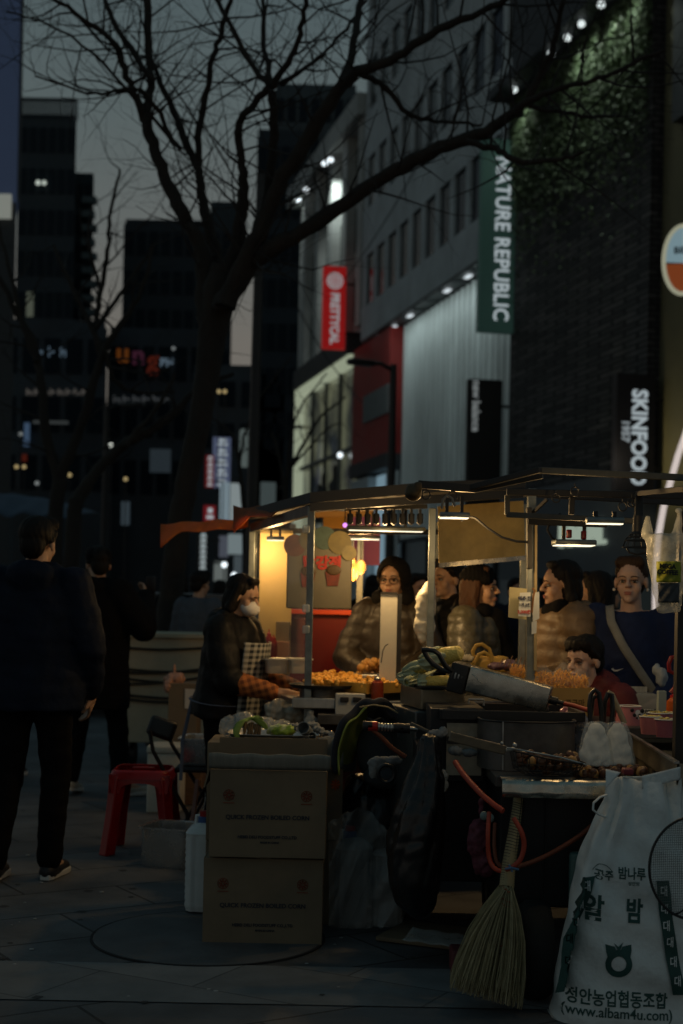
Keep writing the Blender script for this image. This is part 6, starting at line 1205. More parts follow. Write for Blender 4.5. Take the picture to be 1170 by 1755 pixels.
for k, pts in enumerate((((812, 1130), (810, 1116), (816, 1106), (826, 1104), (838, 1112), (844, 1130)), ((815, 1134), (820, 1122), (830, 1118), (840, 1124), (842, 1134)))): g = MB(); g.tube([P(x, y, 6.6-.04*k) for x, y in pts], .009, 8); g.build('handle', m_kraft, yb)
crumple('paper_wrap', 'crumpled pale paper wrap beside the largest corn cob', 'paper', [(P(790, 1110, 6.4), (.02, .02, .035)), (P(800, 1128, 6.35), (.035, .02, .02))], M('pale wrap', (.52, .43, .27), .6, noise=(9, .2)), amp=.008, f=90, seed=45)
g = MB()
for k in range(7): g.bar(P(855+k*8, 1140+k, 6.3), P(862+k*8, 1128-2*(k % 3), 6.3), .006, .004)
o = g.build('wooden_picks', m_wood, smooth=0); tag(o, 'little sheaf of wooden picks behind the tilted box', 'picks')
# papers on the post
pp = thing('post_notes', 'price notes of printed paper tied round the grey post', 'notice', P(905, 1065, 6.1)); mn = M('yellowed paper', (.42, .38, .22), .7, noise=(6, .2)); mn2 = M('white note paper', (.6, .64, .64), .7, noise=(9, .1))
g = MB(); g.prism([P(873, 1006, 6.14), P(903, 1009, 6.14), P(902, 1062, 6.14), P(871, 1058, 6.14)], (0, .004, 0)); g.build('note', mn, pp, smooth=0)
g = MB(); g.prism([P(891, 1016, 6.1), P(909, 1015, 6.1), P(909, 1057, 6.1), P(888, 1056, 6.1)], (0, .004, 0)); g.build('note', mn2, pp, smooth=0)
g = MB(); g.prism([P(912, 1017, 6.13), P(924, 1014, 6.13), P(924, 1060, 6.13), P(913, 1066, 6.13)], (0, .004, 0)); g.prism([P(911, 1066, 6.131), P(920, 1064, 6.131), P(919, 1085, 6.131), P(911, 1087, 6.131)], (0, .004, 0)); g.build('note', mn2, pp, smooth=0)
text('lettering', '배추 전', m_pk2 if 0 else M('navy ink', (.02, .03, .08), .7, noise=None), pp, basis(P(899, 1026, 6.095), (1, 0, 0), Zv), .019, .0004, .0008)
text('lettering', '1개 2천', MATS['navy ink'], pp, basis(P(899, 1037, 6.095), (1, 0, 0), Zv), .016, .0004, .0006); text('lettering', '2,000원', M('red ink', (.4, .02, .02), .7, noise=None), pp, basis(P(898, 1049, 6.095), (1, .0, 0), Zv), .018, .0004, .0008)
g = MB(); g.tube([P(912, 1008, 6.12), P(916, 1012, 6.12), P(914, 1022, 6.12), P(911, 1050, 6.12)], .005, 6); g.build('tie', M('brown cord', (.2, .1, .04), .8, noise=None), pp)
# hanging coffee bag
hb_ = thing('carrier_bag', 'clear carrier bag with a yellow coffee label hanging from roof bar', 'plastic bag', P(1140, 1050, 5.0)); c = P(1136, 985, 5.0); s_ = 5.0/K
rg = []
for py, x0, x1, dp in ((1050, 1127, 1166, .025), (1030, 1122, 1168, .045), (1000, 1116, 1170, .055), (960, 1110, 1172, .055), (930, 1106, 1172, .05), (915, 1103, 1172, .04)):
    a, b = P(x0, py, 5.0), P(x1, py, 5.0); rg.append((Vector(((a.x+b.x)/2, 5.0, a.z)), (b.x-a.x)/2, dp))
g = MB(); g.loft(rg, 24); g.cap(P(1108, 915, 5.0), P(1110, 888, 5.0), .022, .008); g.cap(P(1160, 915, 5.0), P(1164, 878, 5.0), .02, .008)
g.remesh('bag', M('hanging milky film', (.62, .66, .64), .3, alpha=.40, noise=(9, .3), bump=(16, .9, .012)), hb_, .006, 2, lambda co: .006*nz3(co, 60, 3)+.003*nz3(co*np.array([1, 1, .3]), 150, 5))
g = MB(); y_ = 4.935; g.grid(lambda u, v: P(1126+u*42, 962+v*36, 4.93)+Vector((0, .02*abs(u-.5)+.004*math.sin(u*14+v*9), 0)), 10, 8); g.build('label', M('lime yellow print', (.36, .38, .03), .5, noise=(9, .2)), hb_, solid=.001)
g = MB(); g.grid(lambda u, v: P(1129+u*36, 999+v*34, 4.935)+Vector((0, .02*abs(u-.5)+.004*math.sin(u*14+v*9), 0)), 10, 8); g.build('label', M('grey dark print', (.05, .055, .06), .5, noise=(12, .3)), hb_, solid=.001)
for k, w_ in enumerate(('MEGA', 'COFFEE')): text('lettering', w_, m_pk2, hb_, basis(P(1144, 971+k*10, 4.92), (1, 0, -.04), Zv), .021, .0005, .0012)
g = MB(); g.ell(P(1163, 875, 5.0), (.012, .012, .01), 10, 8); g.build('knot', m_filmw, hb_)
# things that hang and stand left of the cart
m_bin = M('black bin film', (.010, .010, .011), .3, noise=(5, .3), bump=(10, .6, .02), stretch=(1, 1, .4))
def sack(label, rows, d, seed, f1=9):
    rg = []
    for py, x0, x1, dp in rows: a, b = P(x0, py, d), P(x1, py, d); rg.append((Vector(((a.x+b.x)/2, d, a.z)), (b.x-a.x)/2, dp))
    cx = rg[0][0].x; g = MB(); g.loft(rg, 40)
    def dsp(co):
        t = np.arctan2(co[:, 1]-d, co[:, 0]-cx); z = co[:, 2]; k = np.clip((z-rg[-1][0].z)/(rg[0][0].z-rg[-1][0].z), 0, 1)
        return (.004+.012*k)*np.abs(np.sin(t*f1/2+2*np.sin(z*6)+seed))+.010*nz3(co*np.array([1, 1, .5]), 26, seed)+.005*np.abs(nz3(co*np.array([1, 1, .6]), 62, seed+2))
    o = g.remesh('bin_bag', m_bin, None, .009, 5, dsp); return tag(o, label, 'rubbish sack')
sack('black rubbish sack hanging full from the cart side', [(1262, 726, 746, .03), (1290, 720, 750, .05), (1330, 705, 755, .08), (1390, 680, 758, .11), (1450, 668, 757, .13), (1510, 668, 752, .13), (1545, 682, 745, .10), (1568, 705, 735, .05)], 5.3, 3)
sack('black lumpy sack slumped under the draped jacket', [(1332, 600, 672, .07), (1360, 588, 690, .12), (1400, 584, 700, .15), (1440, 586, 704, .15), (1462, 600, 690, .12)], 6.2, 5, 7)
g = MB(); q = P(640, 1440, 6.2); g.rbox((q.x, 6.32, .12), (.3, .26, .24), .015); o = g.build('black_crate', m_blk); tag(o, 'black crate standing under the lumpy sack', 'crate')
# draped jacket
jk = thing('draped_jacket', 'dark jacket with a lime lining draped over a crate beside the cart', 'jacket', P(635, 1335, 5.95))
m_navy = M('black navy fabric', (.018, .02, .03), .8, noise=(12, .3), bump=(16, .6, .01), sheen=.2); m_lime = M('lime lining', (.34, .40, .08), .7, noise=(10, .25)); m_cha = M('charcoal lining', (.05, .055, .06), .8, noise=(10, .3), bump=(14, .7, .015))
jc = P(640, 1335, 5.95); jx = lambda px: px/K*5.95
def shell(th, v, k=1.0, z0=0.0):                            # hood like shell opening to the camera
    r_ = (1-.55*v*v)*k; return jc+Vector((-jx(64)*r_*math.cos(th)*(1+.10*math.sin(th*3+v)), .02+.26*v+.012*math.sin(th*7), z0+jx(132)*r_*math.sin(th)**.8+.008*math.sin(th*11+v*5)))
g = MB(); g.grid(lambda u, v: shell(PI*u*.99+.01, v), 48, 14); g.build('shell', m_navy, jk, solid=.035, sub=1)
g = MB(); g.grid(lambda u, v: shell(.02+1.3*u, v*.9-.09, .93-.22*math.sin(u*PI)*v), 24, 10); g.build('lining', m_lime, jk, solid=.008)
g = MB(); g.grid(lambda u, v: shell(1.25+1.85*u, v*.9+.03, .78), 24, 10); g.ell(jc+Vector((.03, .16, .10)), (.10, .05, .14), 18, 12); g.ell(jc+Vector((.05, .08, .0)), (.09, .06, .05), 16, 10); g.build('inner', m_cha, jk, solid=.006)
g = MB(); pts = [P(x, y, 5.93) for x, y in ((616, 1212), (640, 1208), (665, 1212), (682, 1222))]; g.tube(pts, .004, 6); g.build('zip', m_tanp, jk)
# small stuff under the cart
crumple('mesh_bag', 'dull plum mesh bag hanging under the cart', 'mesh bag', [(P(825, 1385, 5.15), (.012, .012, .05)), (P(820, 1440, 5.15), (.045, .04, .08)), (P(830, 1480, 5.15), (.045, .04, .05))], M('plum mesh', (.14, .03, .05), .7, noise=(60, .5)), amp=.008, f=70, seed=51)
for k, (px, py) in enumerate(((829, 1398), (840, 1402))): g = MB(); g.ell(P(px, py, 4.98), (.014, .012, .016), 14, 10); o = g.build('valve_knob', M('grey green knob', (.2, .27, .26), .5, noise=None)); tag(o, ('grey green valve knob at the red hose, upper one', 'grey green valve knob at the red hose, lower one')[k], 'valve knob')
crumple('film_scrap', 'grey torn film caught on the cart side', 'plastic film', [(P(755, 1330, 5.3), (.03, .02, .03)), (P(762, 1345, 5.3), (.012, .012, .03))], m_filmw, vox=.006, amp=.006, f=90, seed=52)
g = MB(); g.grid(lambda u, v: P(690+u*105+v*18, 1572+u*34-v*12+3*math.sin(u*17+v*5), 5.35+.25*v)+Zv*0, 16, 6)
vv = []
for v in g.v: vv.append((v[0], v[1], max(.03, v[2]*.4+.03)))
g.v = vv; o = g.build('plastic_sheet', m_filmw, solid=.002); tag(o, 'crumpled pale film lying on flattened card under the sack', 'plastic sheet')
p = G(745, 1628); g = MB(); g.rbox((p.x, p.y+.2, .013), (.36, .34, .018), .004, 2, rz=R(-24)); o = g.build('flat_card', m_card); tag(o, 'flattened brown card on the ground near the broom', 'card')
g = MB(); p = P(800, 1560, 5.2); g.rbox((p.x, 5.3, .05), (.1, .12, .09), .01); o = g.build('plum_box', M('plum box', (.15, .035, .04), .7, noise=(8, .3))); tag(o, 'small plum box on the ground behind the broom', 'box')
a, b = P(976, 1545, 4.98), P(1003, 1462, 4.98); g = MB(); g.rbox(((a.x+b.x)/2+.02, 5.0, (a.z+b.z)/2), (b.x-a.x+.04, .05, b.z-a.z), .015); o = g.build('teal_can', M('teal plastic', (.10, .2, .19), .5, noise=(6, .2))); tag(o, 'teal plastic can hanging behind the white sack', 'can')
a = P(985, 1600, 5.0)
# broom
br = thing('straw_broom', 'straw broom with bound handle leaning against the chestnut tray', 'broom', G(835, 1728)); m_straw = M('broom straw', (.42, .37, .22), .8, noise=(25, .35)); m_straw2 = M('bound straw', (.34, .27, .14), .7, noise=(14, .25))
hp = [P(x, y, d) for x, y, d in ((890, 1350, 5.03), (886, 1385, 4.98), (880, 1430, 4.93), (872, 1480, 4.88), (868, 1520, 4.85))]
g = MB(); g.tube(hp, [.016, .018, .021, .024, .026], 14); g.build('handle', m_straw2, br)
g = MB()
for k in range(30):
    f_ = .18+.8*k/30*1.0; i = min(3, int(f_*4)); q = hp[i].lerp(hp[i+1], f_*4-i); g.tube([q+Vector((.025*math.cos(2*PI*j/14), .025*math.sin(2*PI*j/14), .004*math.sin(2*PI*j/7))) for j in range(14)], .0012, 4, closed=True)
for j in range(6): a_ = 2*PI*j/6; g.tube([q+Vector((math.cos(a_), math.sin(a_), 0))*(.0175+.0065*k/4+.001) for k, q in enumerate(hp)], .0012, 4)
g.build('net', m_blk, br)
g = MB(); rs = random.Random(77); nk = hp[-1]
for k in range(900):
    u = rs.random(); dd = rs.gauss(0, .045)*(1); px = 770+u*126; yb_ = 1690+ (px-770)/126*34+rs.uniform(-22, 8); e = P(px, yb_, 4.8+dd); e.z = max(e.z, .006)
    n0 = nk+Vector(((u-.5)*.034, dd*.35, rs.uniform(-.005, .01))); mid = n0.lerp(e, .5)+Vector(((u-.5)*.05, 0, 0)); q3 = n0.lerp(e, .78)+Vector(((u-.5)*.03+rs.gauss(0, .003), 0, 0))
    g.tube([n0, n0.lerp(mid, .5)+Vector(((u-.5)*.012, 0, 0)), mid, q3, e], [.0022, .0022, .002, .0017, .0011], 3, cap=False)
g.build('bristles', m_straw, br, smooth=60)
def band(f_, w_, mat, nm='binding'):
    y = 1520+f_*200; x0 = 862-f_*88; x1 = 876+f_*18; g = MB(); a, b = P(x0, y-2, 4.84), P(x1, y+2, 4.84); c = (a+b)/2; hx = (b.x-a.x)/2
    g.tube([c+Vector((hx*math.cos(2*PI*k/40), (.035+.03*f_)*math.sin(2*PI*k/40), -.012*math.cos(2*PI*k/40)+.003*math.sin(2*PI*k*9/40))) for k in range(40)], w_, 5, closed=True); g.build(nm, mat, br)
m_gs = M('green string', (.06, .12, .08), .8, noise=None); m_os = M('orange string', (.36, .09, .03), .8, noise=None)
for f_, m in ((.02, m_os), (.1, m_os), (.14, m_os), (.34, m_gs), (.40, m_gs), (.47, m_os), (.53, m_gs)): band(f_, .002, m)
# white woven sack
sk = thing('woven_sack', 'white woven chestnut sack with green print hanging on the tray edge', 'sack', G(1062, 1752))
m_sack = M('white woven sack', (.78, .82, .81), .55, noise=(4, .15), bump=(13, .9, .014)); N, L, B = nodes(m_sack)
wv_ = N.new('ShaderNodeTexChecker'); wv_.inputs['Scale'].default_value = 420; tcx = N.new('ShaderNodeTexCoord'); L.new(tcx.outputs['Object'], wv_.inputs['Vector']); bp = N.new('ShaderNodeBump'); bp.inputs['Strength'].default_value = .12; bp.inputs['Distance'].default_value = .001; L.new(wv_.outputs['Fac'], bp.inputs['Height']); L.new(B.inputs['Normal'].links[0].from_socket, bp.inputs['Normal']); L.new(bp.outputs[0], B.inputs['Normal'])
prof = [(1756, 938, 1192, .13), (1720, 944, 1192, .15), (1650, 955, 1192, .15), (1560, 972, 1190, .14), (1480, 990, 1184, .12), (1440, 1003, 1178, .10), (1400, 1022, 1172, .085), (1370, 1034, 1170, .07), (1345, 1038, 1168, .055), (1328, 1040, 1167, .045)]
SD = 4.72; vs = []; n = 72; rings = []
def profy(py):
    for (y0, a0, b0, d0), (y1, a1, b1, d1) in zip(prof, prof[1:]):
        if y0 >= py >= y1: t_ = (y0-py)/(y0-y1); return a0+(a1-a0)*t_, b0+(b1-b0)*t_, d0+(d1-d0)*t_
    return prof[-1][1:]
g = MB(); NV = 90; vs = []; fs = []
for i in range(NV+1):
    py = 1756-(1756-1328)*i/NV; x0, x1, dp = profy(py); a, b = P(x0, py, SD+.1), P(x1, py, SD+.1); f_ = i/NV
    for j in range(n):
        t_ = 2*PI*j/n; ct_, st_ = math.cos(t_), math.sin(t_); x = (a.x+b.x)/2+(b.x-a.x)/2*abs(ct_)**.75*math.copysign(1, ct_); y = SD+.06+dp*abs(st_)**.5*math.copysign(1, st_)
        z = max(0.002, a.z); w1 = .018*math.sin(t_*9+z*3)*f_*f_+.010*math.sin(t_*15-z*5)*f_*f_+.006*math.sin(t_*11-z*9)*f_+.007*math.sin(z*21+t_*3+2*math.sin(z*5))*(1-f_)+.004*math.sin(z*47+t_*5)
        if i == NV: z += .012*max(0, ct_)+.01*max(0, -ct_)-.008+.006*math.sin(t_*5)
        vs.append(Vector((x+w1*ct_*.5, y+w1*st_, z)))
for i in range(NV):
    for j in range(n): fs.append((i*n+j, i*n+(j+1) % n, (i+1)*n+(j+1) % n, (i+1)*n+j))
fs.append(tuple(range(n-1, -1, -1))); g.add(vs, fs); so = g.build('body', m_sack, sk, smooth=70, solid=.0015)
bvh = BVHTree.FromPolygons([tuple(v) for v in vs], fs)
def proj(o, lift=.0035):
    me = o.data; W = wloc(o)
    for v in me.vertices:
        p = Vector(v.co)+W; h = bvh.ray_cast(Vector((p.x, 3.5, p.z)), Vector((0, 1, 0)))
        if h[0] is not None: v.co.y = h[0].y-lift-W.y
    me.update(); return o
m_gp = M('dark green print', (.025, .085, .075), .7, noise=(20, .3))
def stext(body, px, py, size, off, sx=1.0, tilt=0.0): o = text('lettering', body, m_gp, sk, basis(P(px, py, SD-.12), (1, 0, -tilt), (tilt, 0, 1)), size, 0, off, sx=sx); return proj(o)
stext('알', 1022, 1566, .088, .0028, .85, .05); stext('밤', 1092, 1570, .082, .0028, .75, .06)
stext('정안농업협동조합', 1061, 1719, .056, .0012, .80, .03); stext('(www.albam4u.com)', 1062, 1742, .047, .0006, .92, .03)
stext('밤나루', 1089, 1505, .042, .001, .80, .05); stext('공주', 1042, 1508, .036, .0008, .9, .04); stext('정안밤', 1092, 1521, .014, .0002)
g = MB(); e = P(1040, 1500, SD-.12); g.tube([e+Vector((-.03+.06*k/12, 0, .022*math.sin(PI*k/12))) for k in range(13)], .004, 6, flat=.3); proj(g.build('arch_mark', m_gp, sk))
# emblem: ring with three leaves
def flat(name, poly, lift=.003):
    b_ = bmesh.new(); vv = [b_.verts.new(P(x, y, SD-.12)) for x, y in poly]; b_.faces.new(vv); bmesh.ops.triangulate(b_, faces=b_.faces[:]); bmesh.ops.subdivide_edges(b_, edges=b_.edges[:], cuts=3, use_grid_fill=True); me = bpy.data.meshes.new(name); b_.to_mesh(me); b_.free(); return proj(finish(name, me, m_gp, sk), lift)
cxp, cyp = 1063, 1652; g = MB()
g.grid(lambda u, v: P(cxp+(13+10*v)*math.cos(2*PI*u), cyp+4+(13+11*v)*math.sin(2*PI*u), SD-.12), 48, 2); proj(g.build('emblem', m_gp, sk))
flat('emblem', [(1040, 1622), (1056, 1626), (1063, 1640), (1044, 1646), (1041, 1634)], .0042); flat('emblem', [(1086, 1624), (1070, 1627), (1064, 1640), (1083, 1646), (1086, 1634)], .0042); flat('emblem', [(1055, 1620), (1063, 1627), (1072, 1620), (1064, 1637)], .0045)
# green ribbons with repeated syllable
for cen, wd_, syl, sz in ((((1016, 1512), (1008, 1540), (1000, 1560), (988, 1585), (977, 1606), (974, 1630), (973, 1655), (968, 1680), (963, 1700)), 12, ((1013, 1528), (1001, 1558), (989, 1583), (976, 1610), (974, 1648)), .036), (((1141, 1514), (1143, 1545), (1146, 1575), (1150, 1605), (1155, 1640), (1161, 1675), (1168, 1710)), 11.5, ((1142, 1532), (1143, 1563), (1146, 1592), (1152, 1620), (1158, 1654), (1164, 1686)), .036)):
    m_ = len(cen)-1
    def rfn(u, v, cen=cen, wd_=wd_, m_=m_):
        i = min(m_-1, int(v*m_)); f_ = v*m_-i; x = cen[i][0]+(cen[i+1][0]-cen[i][0])*f_; y = cen[i][1]+(cen[i+1][1]-cen[i][1])*f_; return P(x+(u-.5)*2*wd_, y-(u-.5)*(4 if wd_ == 12 else 0), SD-.12)
    g = MB(); g.grid(rfn, 6, 48); proj(g.build('ribbon_print', m_gp, sk), .008)
    for x, y in syl: o = text('lettering', '대', m_sack, sk, basis(P(x, y, SD-.12), (1, 0, 0), Zv), sz, 0, .0006, sx=.8); proj(o, .0105)
g = MB(); g.rbox(P(1075, 1322, SD-.01), (.032, .05, .02), .004); g.build('clip', M('wine red clip', (.22, .02, .03), .5, noise=None), sk)
g = MB(); g.tube([P(x, y, SD) for x, y in ((1040, 1362), (1028, 1366), (1017, 1376), (1016, 1388), (1026, 1396), (1038, 1400))], .010, 8, flat=.35); g.build('ear', m_sack, sk)
g = MB(); g.grid(lambda u, v: P(1038+u*26*(1-v), 1318+v*26+6*u, SD-.02-.02*v), 6, 6); g.build('top_edge', m_sack, sk, solid=.002); g = MB(); g.grid(lambda u, v: P(1100+u*66, 1330-u*16+v*22, SD+.0+.02*math.sin(u*6)), 10, 5); g.build('top_edge', m_sack, sk, solid=.002)
# round sieve
sv = thing('round_sieve', 'round wire sieve with black rim hanging before the white sack', 'sieve', P(1188, 1576, 4.5)); c = P(1190, 1488, 4.5); s_ = 4.5/K; rd_ = 88*s_
g = MB(); g.tube([c+Vector((rd_*.88*math.cos(2*PI*k/64), 0, rd_*math.sin(2*PI*k/64))) for k in range(64)], .0045, 8, closed=True); g.build('rim', m_blk, sv)
g = MB(); nn_ = 42
for k in range(1, nn_):
    q = -1+2*k/nn_; l_ = math.sqrt(1-q*q); bl = lambda x, z: .03*(1-x*x-z*z)
    g.tube([c+Vector((rd_*.88*q, bl(q, l_*j/4), rd_*l_*j/4)) for j in range(-4, 5)], .0007, 3, cap=False); g.tube([c+Vector((rd_*.88*l_*j/4, bl(l_*j/4, q), rd_*q)) for j in range(-4, 5)], .0007, 3, cap=False)
g.build('wire_mesh', M('grey wire', (.12, .13, .13), .4, metal=.6, noise=None), sv)
g = MB(); g.tube([P(1150, 1568, 4.49), P(1165, 1564, 4.48), P(1185, 1550, 4.47)], .003, 6); g.build('bow', m_blk, sv)

# ================================================================== PEOPLE
def skin(nm, col): return M('skin '+nm, col, .55, noise=(12, .15), sub=.12, bump=(60, .15, .002))
m_sk = skin('warm', (.52, .31, .20)); m_sk2 = skin('fair', (.58, .38, .29))
m_hair = M('black hair', (.010, .008, .007), .62, noise=(18, .4), bump=(70, .8, .004), stretch=(1, 1, .25), spec=.2); m_hairb = M('brown hair', (.045, .024, .013), .6, noise=(18, .4), bump=(70, .8, .004), stretch=(1, 1, .25), spec=.2); m_haira = M('auburn hair', (.065, .03, .016), .6, noise=(18, .4), bump=(70, .8, .004), stretch=(1, 1, .25), spec=.2)
m_eye = M('eye white', (.36, .33, .30), .3, noise=None); m_iris = M('dark iris', (.012, .008, .006), .2, noise=None); m_lip = M('lips', (.36, .12, .10), .5, noise=None); m_brow = M('brow hair', (.015, .012, .01), .8, noise=None)
m_trou = M('black trousers', (.004, .004, .005), .9, noise=(14, .3), bump=(18, .5, .008), spec=.15)
m_shoew = M('pale shoe', (.42, .39, .32), .6, noise=(14, .2)); m_sole = M('white sole', (.6, .6, .57), .6, noise=None); m_shoeb = M('black shoe', (.015, .015, .018), .6, noise=(14, .3))

def head_prims(m, X, neck=True):
    m.X = X
    m.ell((0, .012, .145), (.074, .092, .082), 20, 14); m.ell((0, -.028, .06), (.052, .055, .062), 16, 12); m.ell((0, -.066, .018), (.024, .02, .02))
    for s_ in (-1, 1):
        m.ell((s_*.034, -.048, .076), (.027, .027, .032)); m.ell((s_*.077, .012, .1), (.010, .02, .032), 12, 8); m.ell((s_*.0115, -.094, .082), (.0095, .011, .008), 10, 8); m.ell((s_*.028, -.069, .124), (.026, .016, .010), 12, 8)
    m.cap((0, -.080, .122), (0, -.104, .086), .0085, .012); m.ell((0, -.06, .145), (.05, .026, .03))
    m.ell((0, -.083, .053), (.022, .011, .0065), 12, 8); m.ell((0, -.080, .041), (.019, .012, .0075), 12, 8)
    if neck: m.cap((0, .016, .05), (0, .032, -.10), .050, .058)
    m.X = None
m_browb = M('brown brow', (.10, .055, .03), .8, noise=None); m_lidb = M('brown eyelid', (.06, .03, .02), .7, noise=None)
def face_parts(t, X, skinm, lips=True, glasses=False, closed=False):
    for s_ in (-1, 1):
        g = MB(); g.X = X; g.ell((s_*.031, -.0725, .1055), (.0145, .0095, .0062 if not closed else .003), 14, 8); eo = g.build('eye', m_eye, t)
        g = MB(); g.X = X; g.ell((s_*.031, -.0805, .1055), (.0072, .0026, .0066 if not closed else .002), 12, 8); g.build('iris', m_iris, eo)
        g = MB(); g.X = X; g.tube([(s_*(.014+.034*k/6), -.080+.010*(k/6)**2, .1085+.0045*math.sin(PI*k/6)) for k in range(7)], [.0016, .0022, .0024, .0024, .0022, .002, .0014], 6); g.build('eyelid', m_lidb, t)
        g = MB(); g.X = X; g.tube([(s_*(.012+.04*k/6), -.090+.014*(k/6)**2, .1262+.006*math.sin(PI*(k/6)**.8)) for k in range(7)], [.002, .0034, .0036, .0034, .003, .0024, .0012], 6); g.build('eyebrow', m_browb if skinm == m_sk2 else m_brow, t)
    if lips: g = MB(); g.X = X; g.ell((0, -.0895, .0525), (.021, .0065, .0042), 14, 8); g.ell((0, -.0875, .0435), (.018, .0065, .005), 14, 8); g.build('lips', m_lip, t)
    if glasses:
        g = MB(); g.X = X
        for s_ in (-1, 1): g.tube([(s_*.034+.024*math.cos(2*PI*k/20), -.098+abs(.2*math.cos(2*PI*k/20))*.01, .104+.018*math.sin(2*PI*k/20)) for k in range(20)], .002, 5, closed=True); g.tube([(s_*.058, -.094, .108), (s_*.078, -.04, .108), (s_*.081, .02, .106)], .002, 5)
        g.tube([(-.011, -.098, .108), (.011, -.098, .108)], .002, 5); g.build('glasses', m_black, t)
def hair_mesh(t, X, style, mat):
    g = MB(); g.X = X
    g.ell((0, .026, .158), (.084, .097, .084), 22, 16); g.cap((-.045, -.036, .212), (.045, -.036, .212), .024)
    if style in ('short', 'tousled'):
        g.ell((0, .07, .1), (.066, .05, .07)); g.cap((-.05, -.045, .198), (.05, -.045, .198), .03); g.cap((-.072, -.02, .16), (-.074, .02, .12), .016); g.cap((.072, -.02, .16), (.074, .02, .12), .016)
        if style == 'tousled':
            for k in range(11): a_ = -1.3+2.6*k/10; g.cap((.06*math.sin(a_), -.03-.045*math.cos(a_), .205), (.076*math.sin(a_)+.006*(k % 3-1), -.02-.072*math.cos(a_), .164+.010*(k % 3)), .019, .007)
    if style == 'long':
        g.loft([((0, .075, -.14), .095, .04), ((0, .075, .0), .092, .05), ((0, .05, .12), .09, .08), ((0, .03, .17), .085, .09)], 20)
        for s_ in (-1, 1): g.cap((s_*.066, .005, .17), (s_*.078, .02, .05), .022, .028); g.cap((s_*.078, .02, .05), (s_*.085, -.015, -.16), .028, .022)
    if style == 'bob':
        g.ell((0, .05, .08), (.09, .07, .11)); 
        for s_ in (-1, 1): g.cap((s_*.07, .015, .17), (s_*.08, .035, .03), .024, .032)
    if style == 'bun': g.ell((0, .06, .1), (.066, .05, .07)); g.ell((0, .12, .15), (.04, .04, .04)); g.cap((-.05, -.036, .20), (.05, -.036, .20), .026)
    g.X = None; Xi = X.inverted()
    return g.remesh('hair', mat, t, .0065, 3, lambda co: .0035*np.sin(np.arctan2(co[:, 0]-X.translation.x, co[:, 1]-X.translation.y)*26+3*np.sin(co[:, 2]*40))*.3+.002*nz3(co*np.array([1, 1, .3]), 120, 3))
def hand_prims(m, w, d, side, palm_n, curl=.6, s=1.0):
    d = d.normalized(); n = (palm_n-d*palm_n.dot(d)).normalized(); sd = d.cross(n)*side
    m.cap(w, w+d*.03*s, .024*s, .026*s)
    for k in range(4):
        b = w+d*.078*s+sd*(.030-.020*k)*s; m.cap(w+d*.025*s+sd*(.017-.012*k)*s, b, .0155*s, .0115*s); L_ = (.040, .046, .043, .034)[k]*s; dd = d; p = b
        for j in range(3): ang = curl*(.5+.45*j); dd = (dd*math.cos(ang)+n*math.sin(ang)).normalized(); q = p+dd*L_*(1, .7, .55)[j]; m.cap(p, q, (.0092-.0009*j)*s, (.0086-.001*j)*s, 10); p = q
    p = w+d*.02*s+sd*.022*s; q = p+(sd*.75+d*.55+n*.25).normalized()*.042*s; m.cap(p, q, .013*s, .011*s); r_ = q+(d*.8+sd*.2+n*.5).normalized()*.032*s; m.cap(q, r_, .0105*s, .008*s, 10)
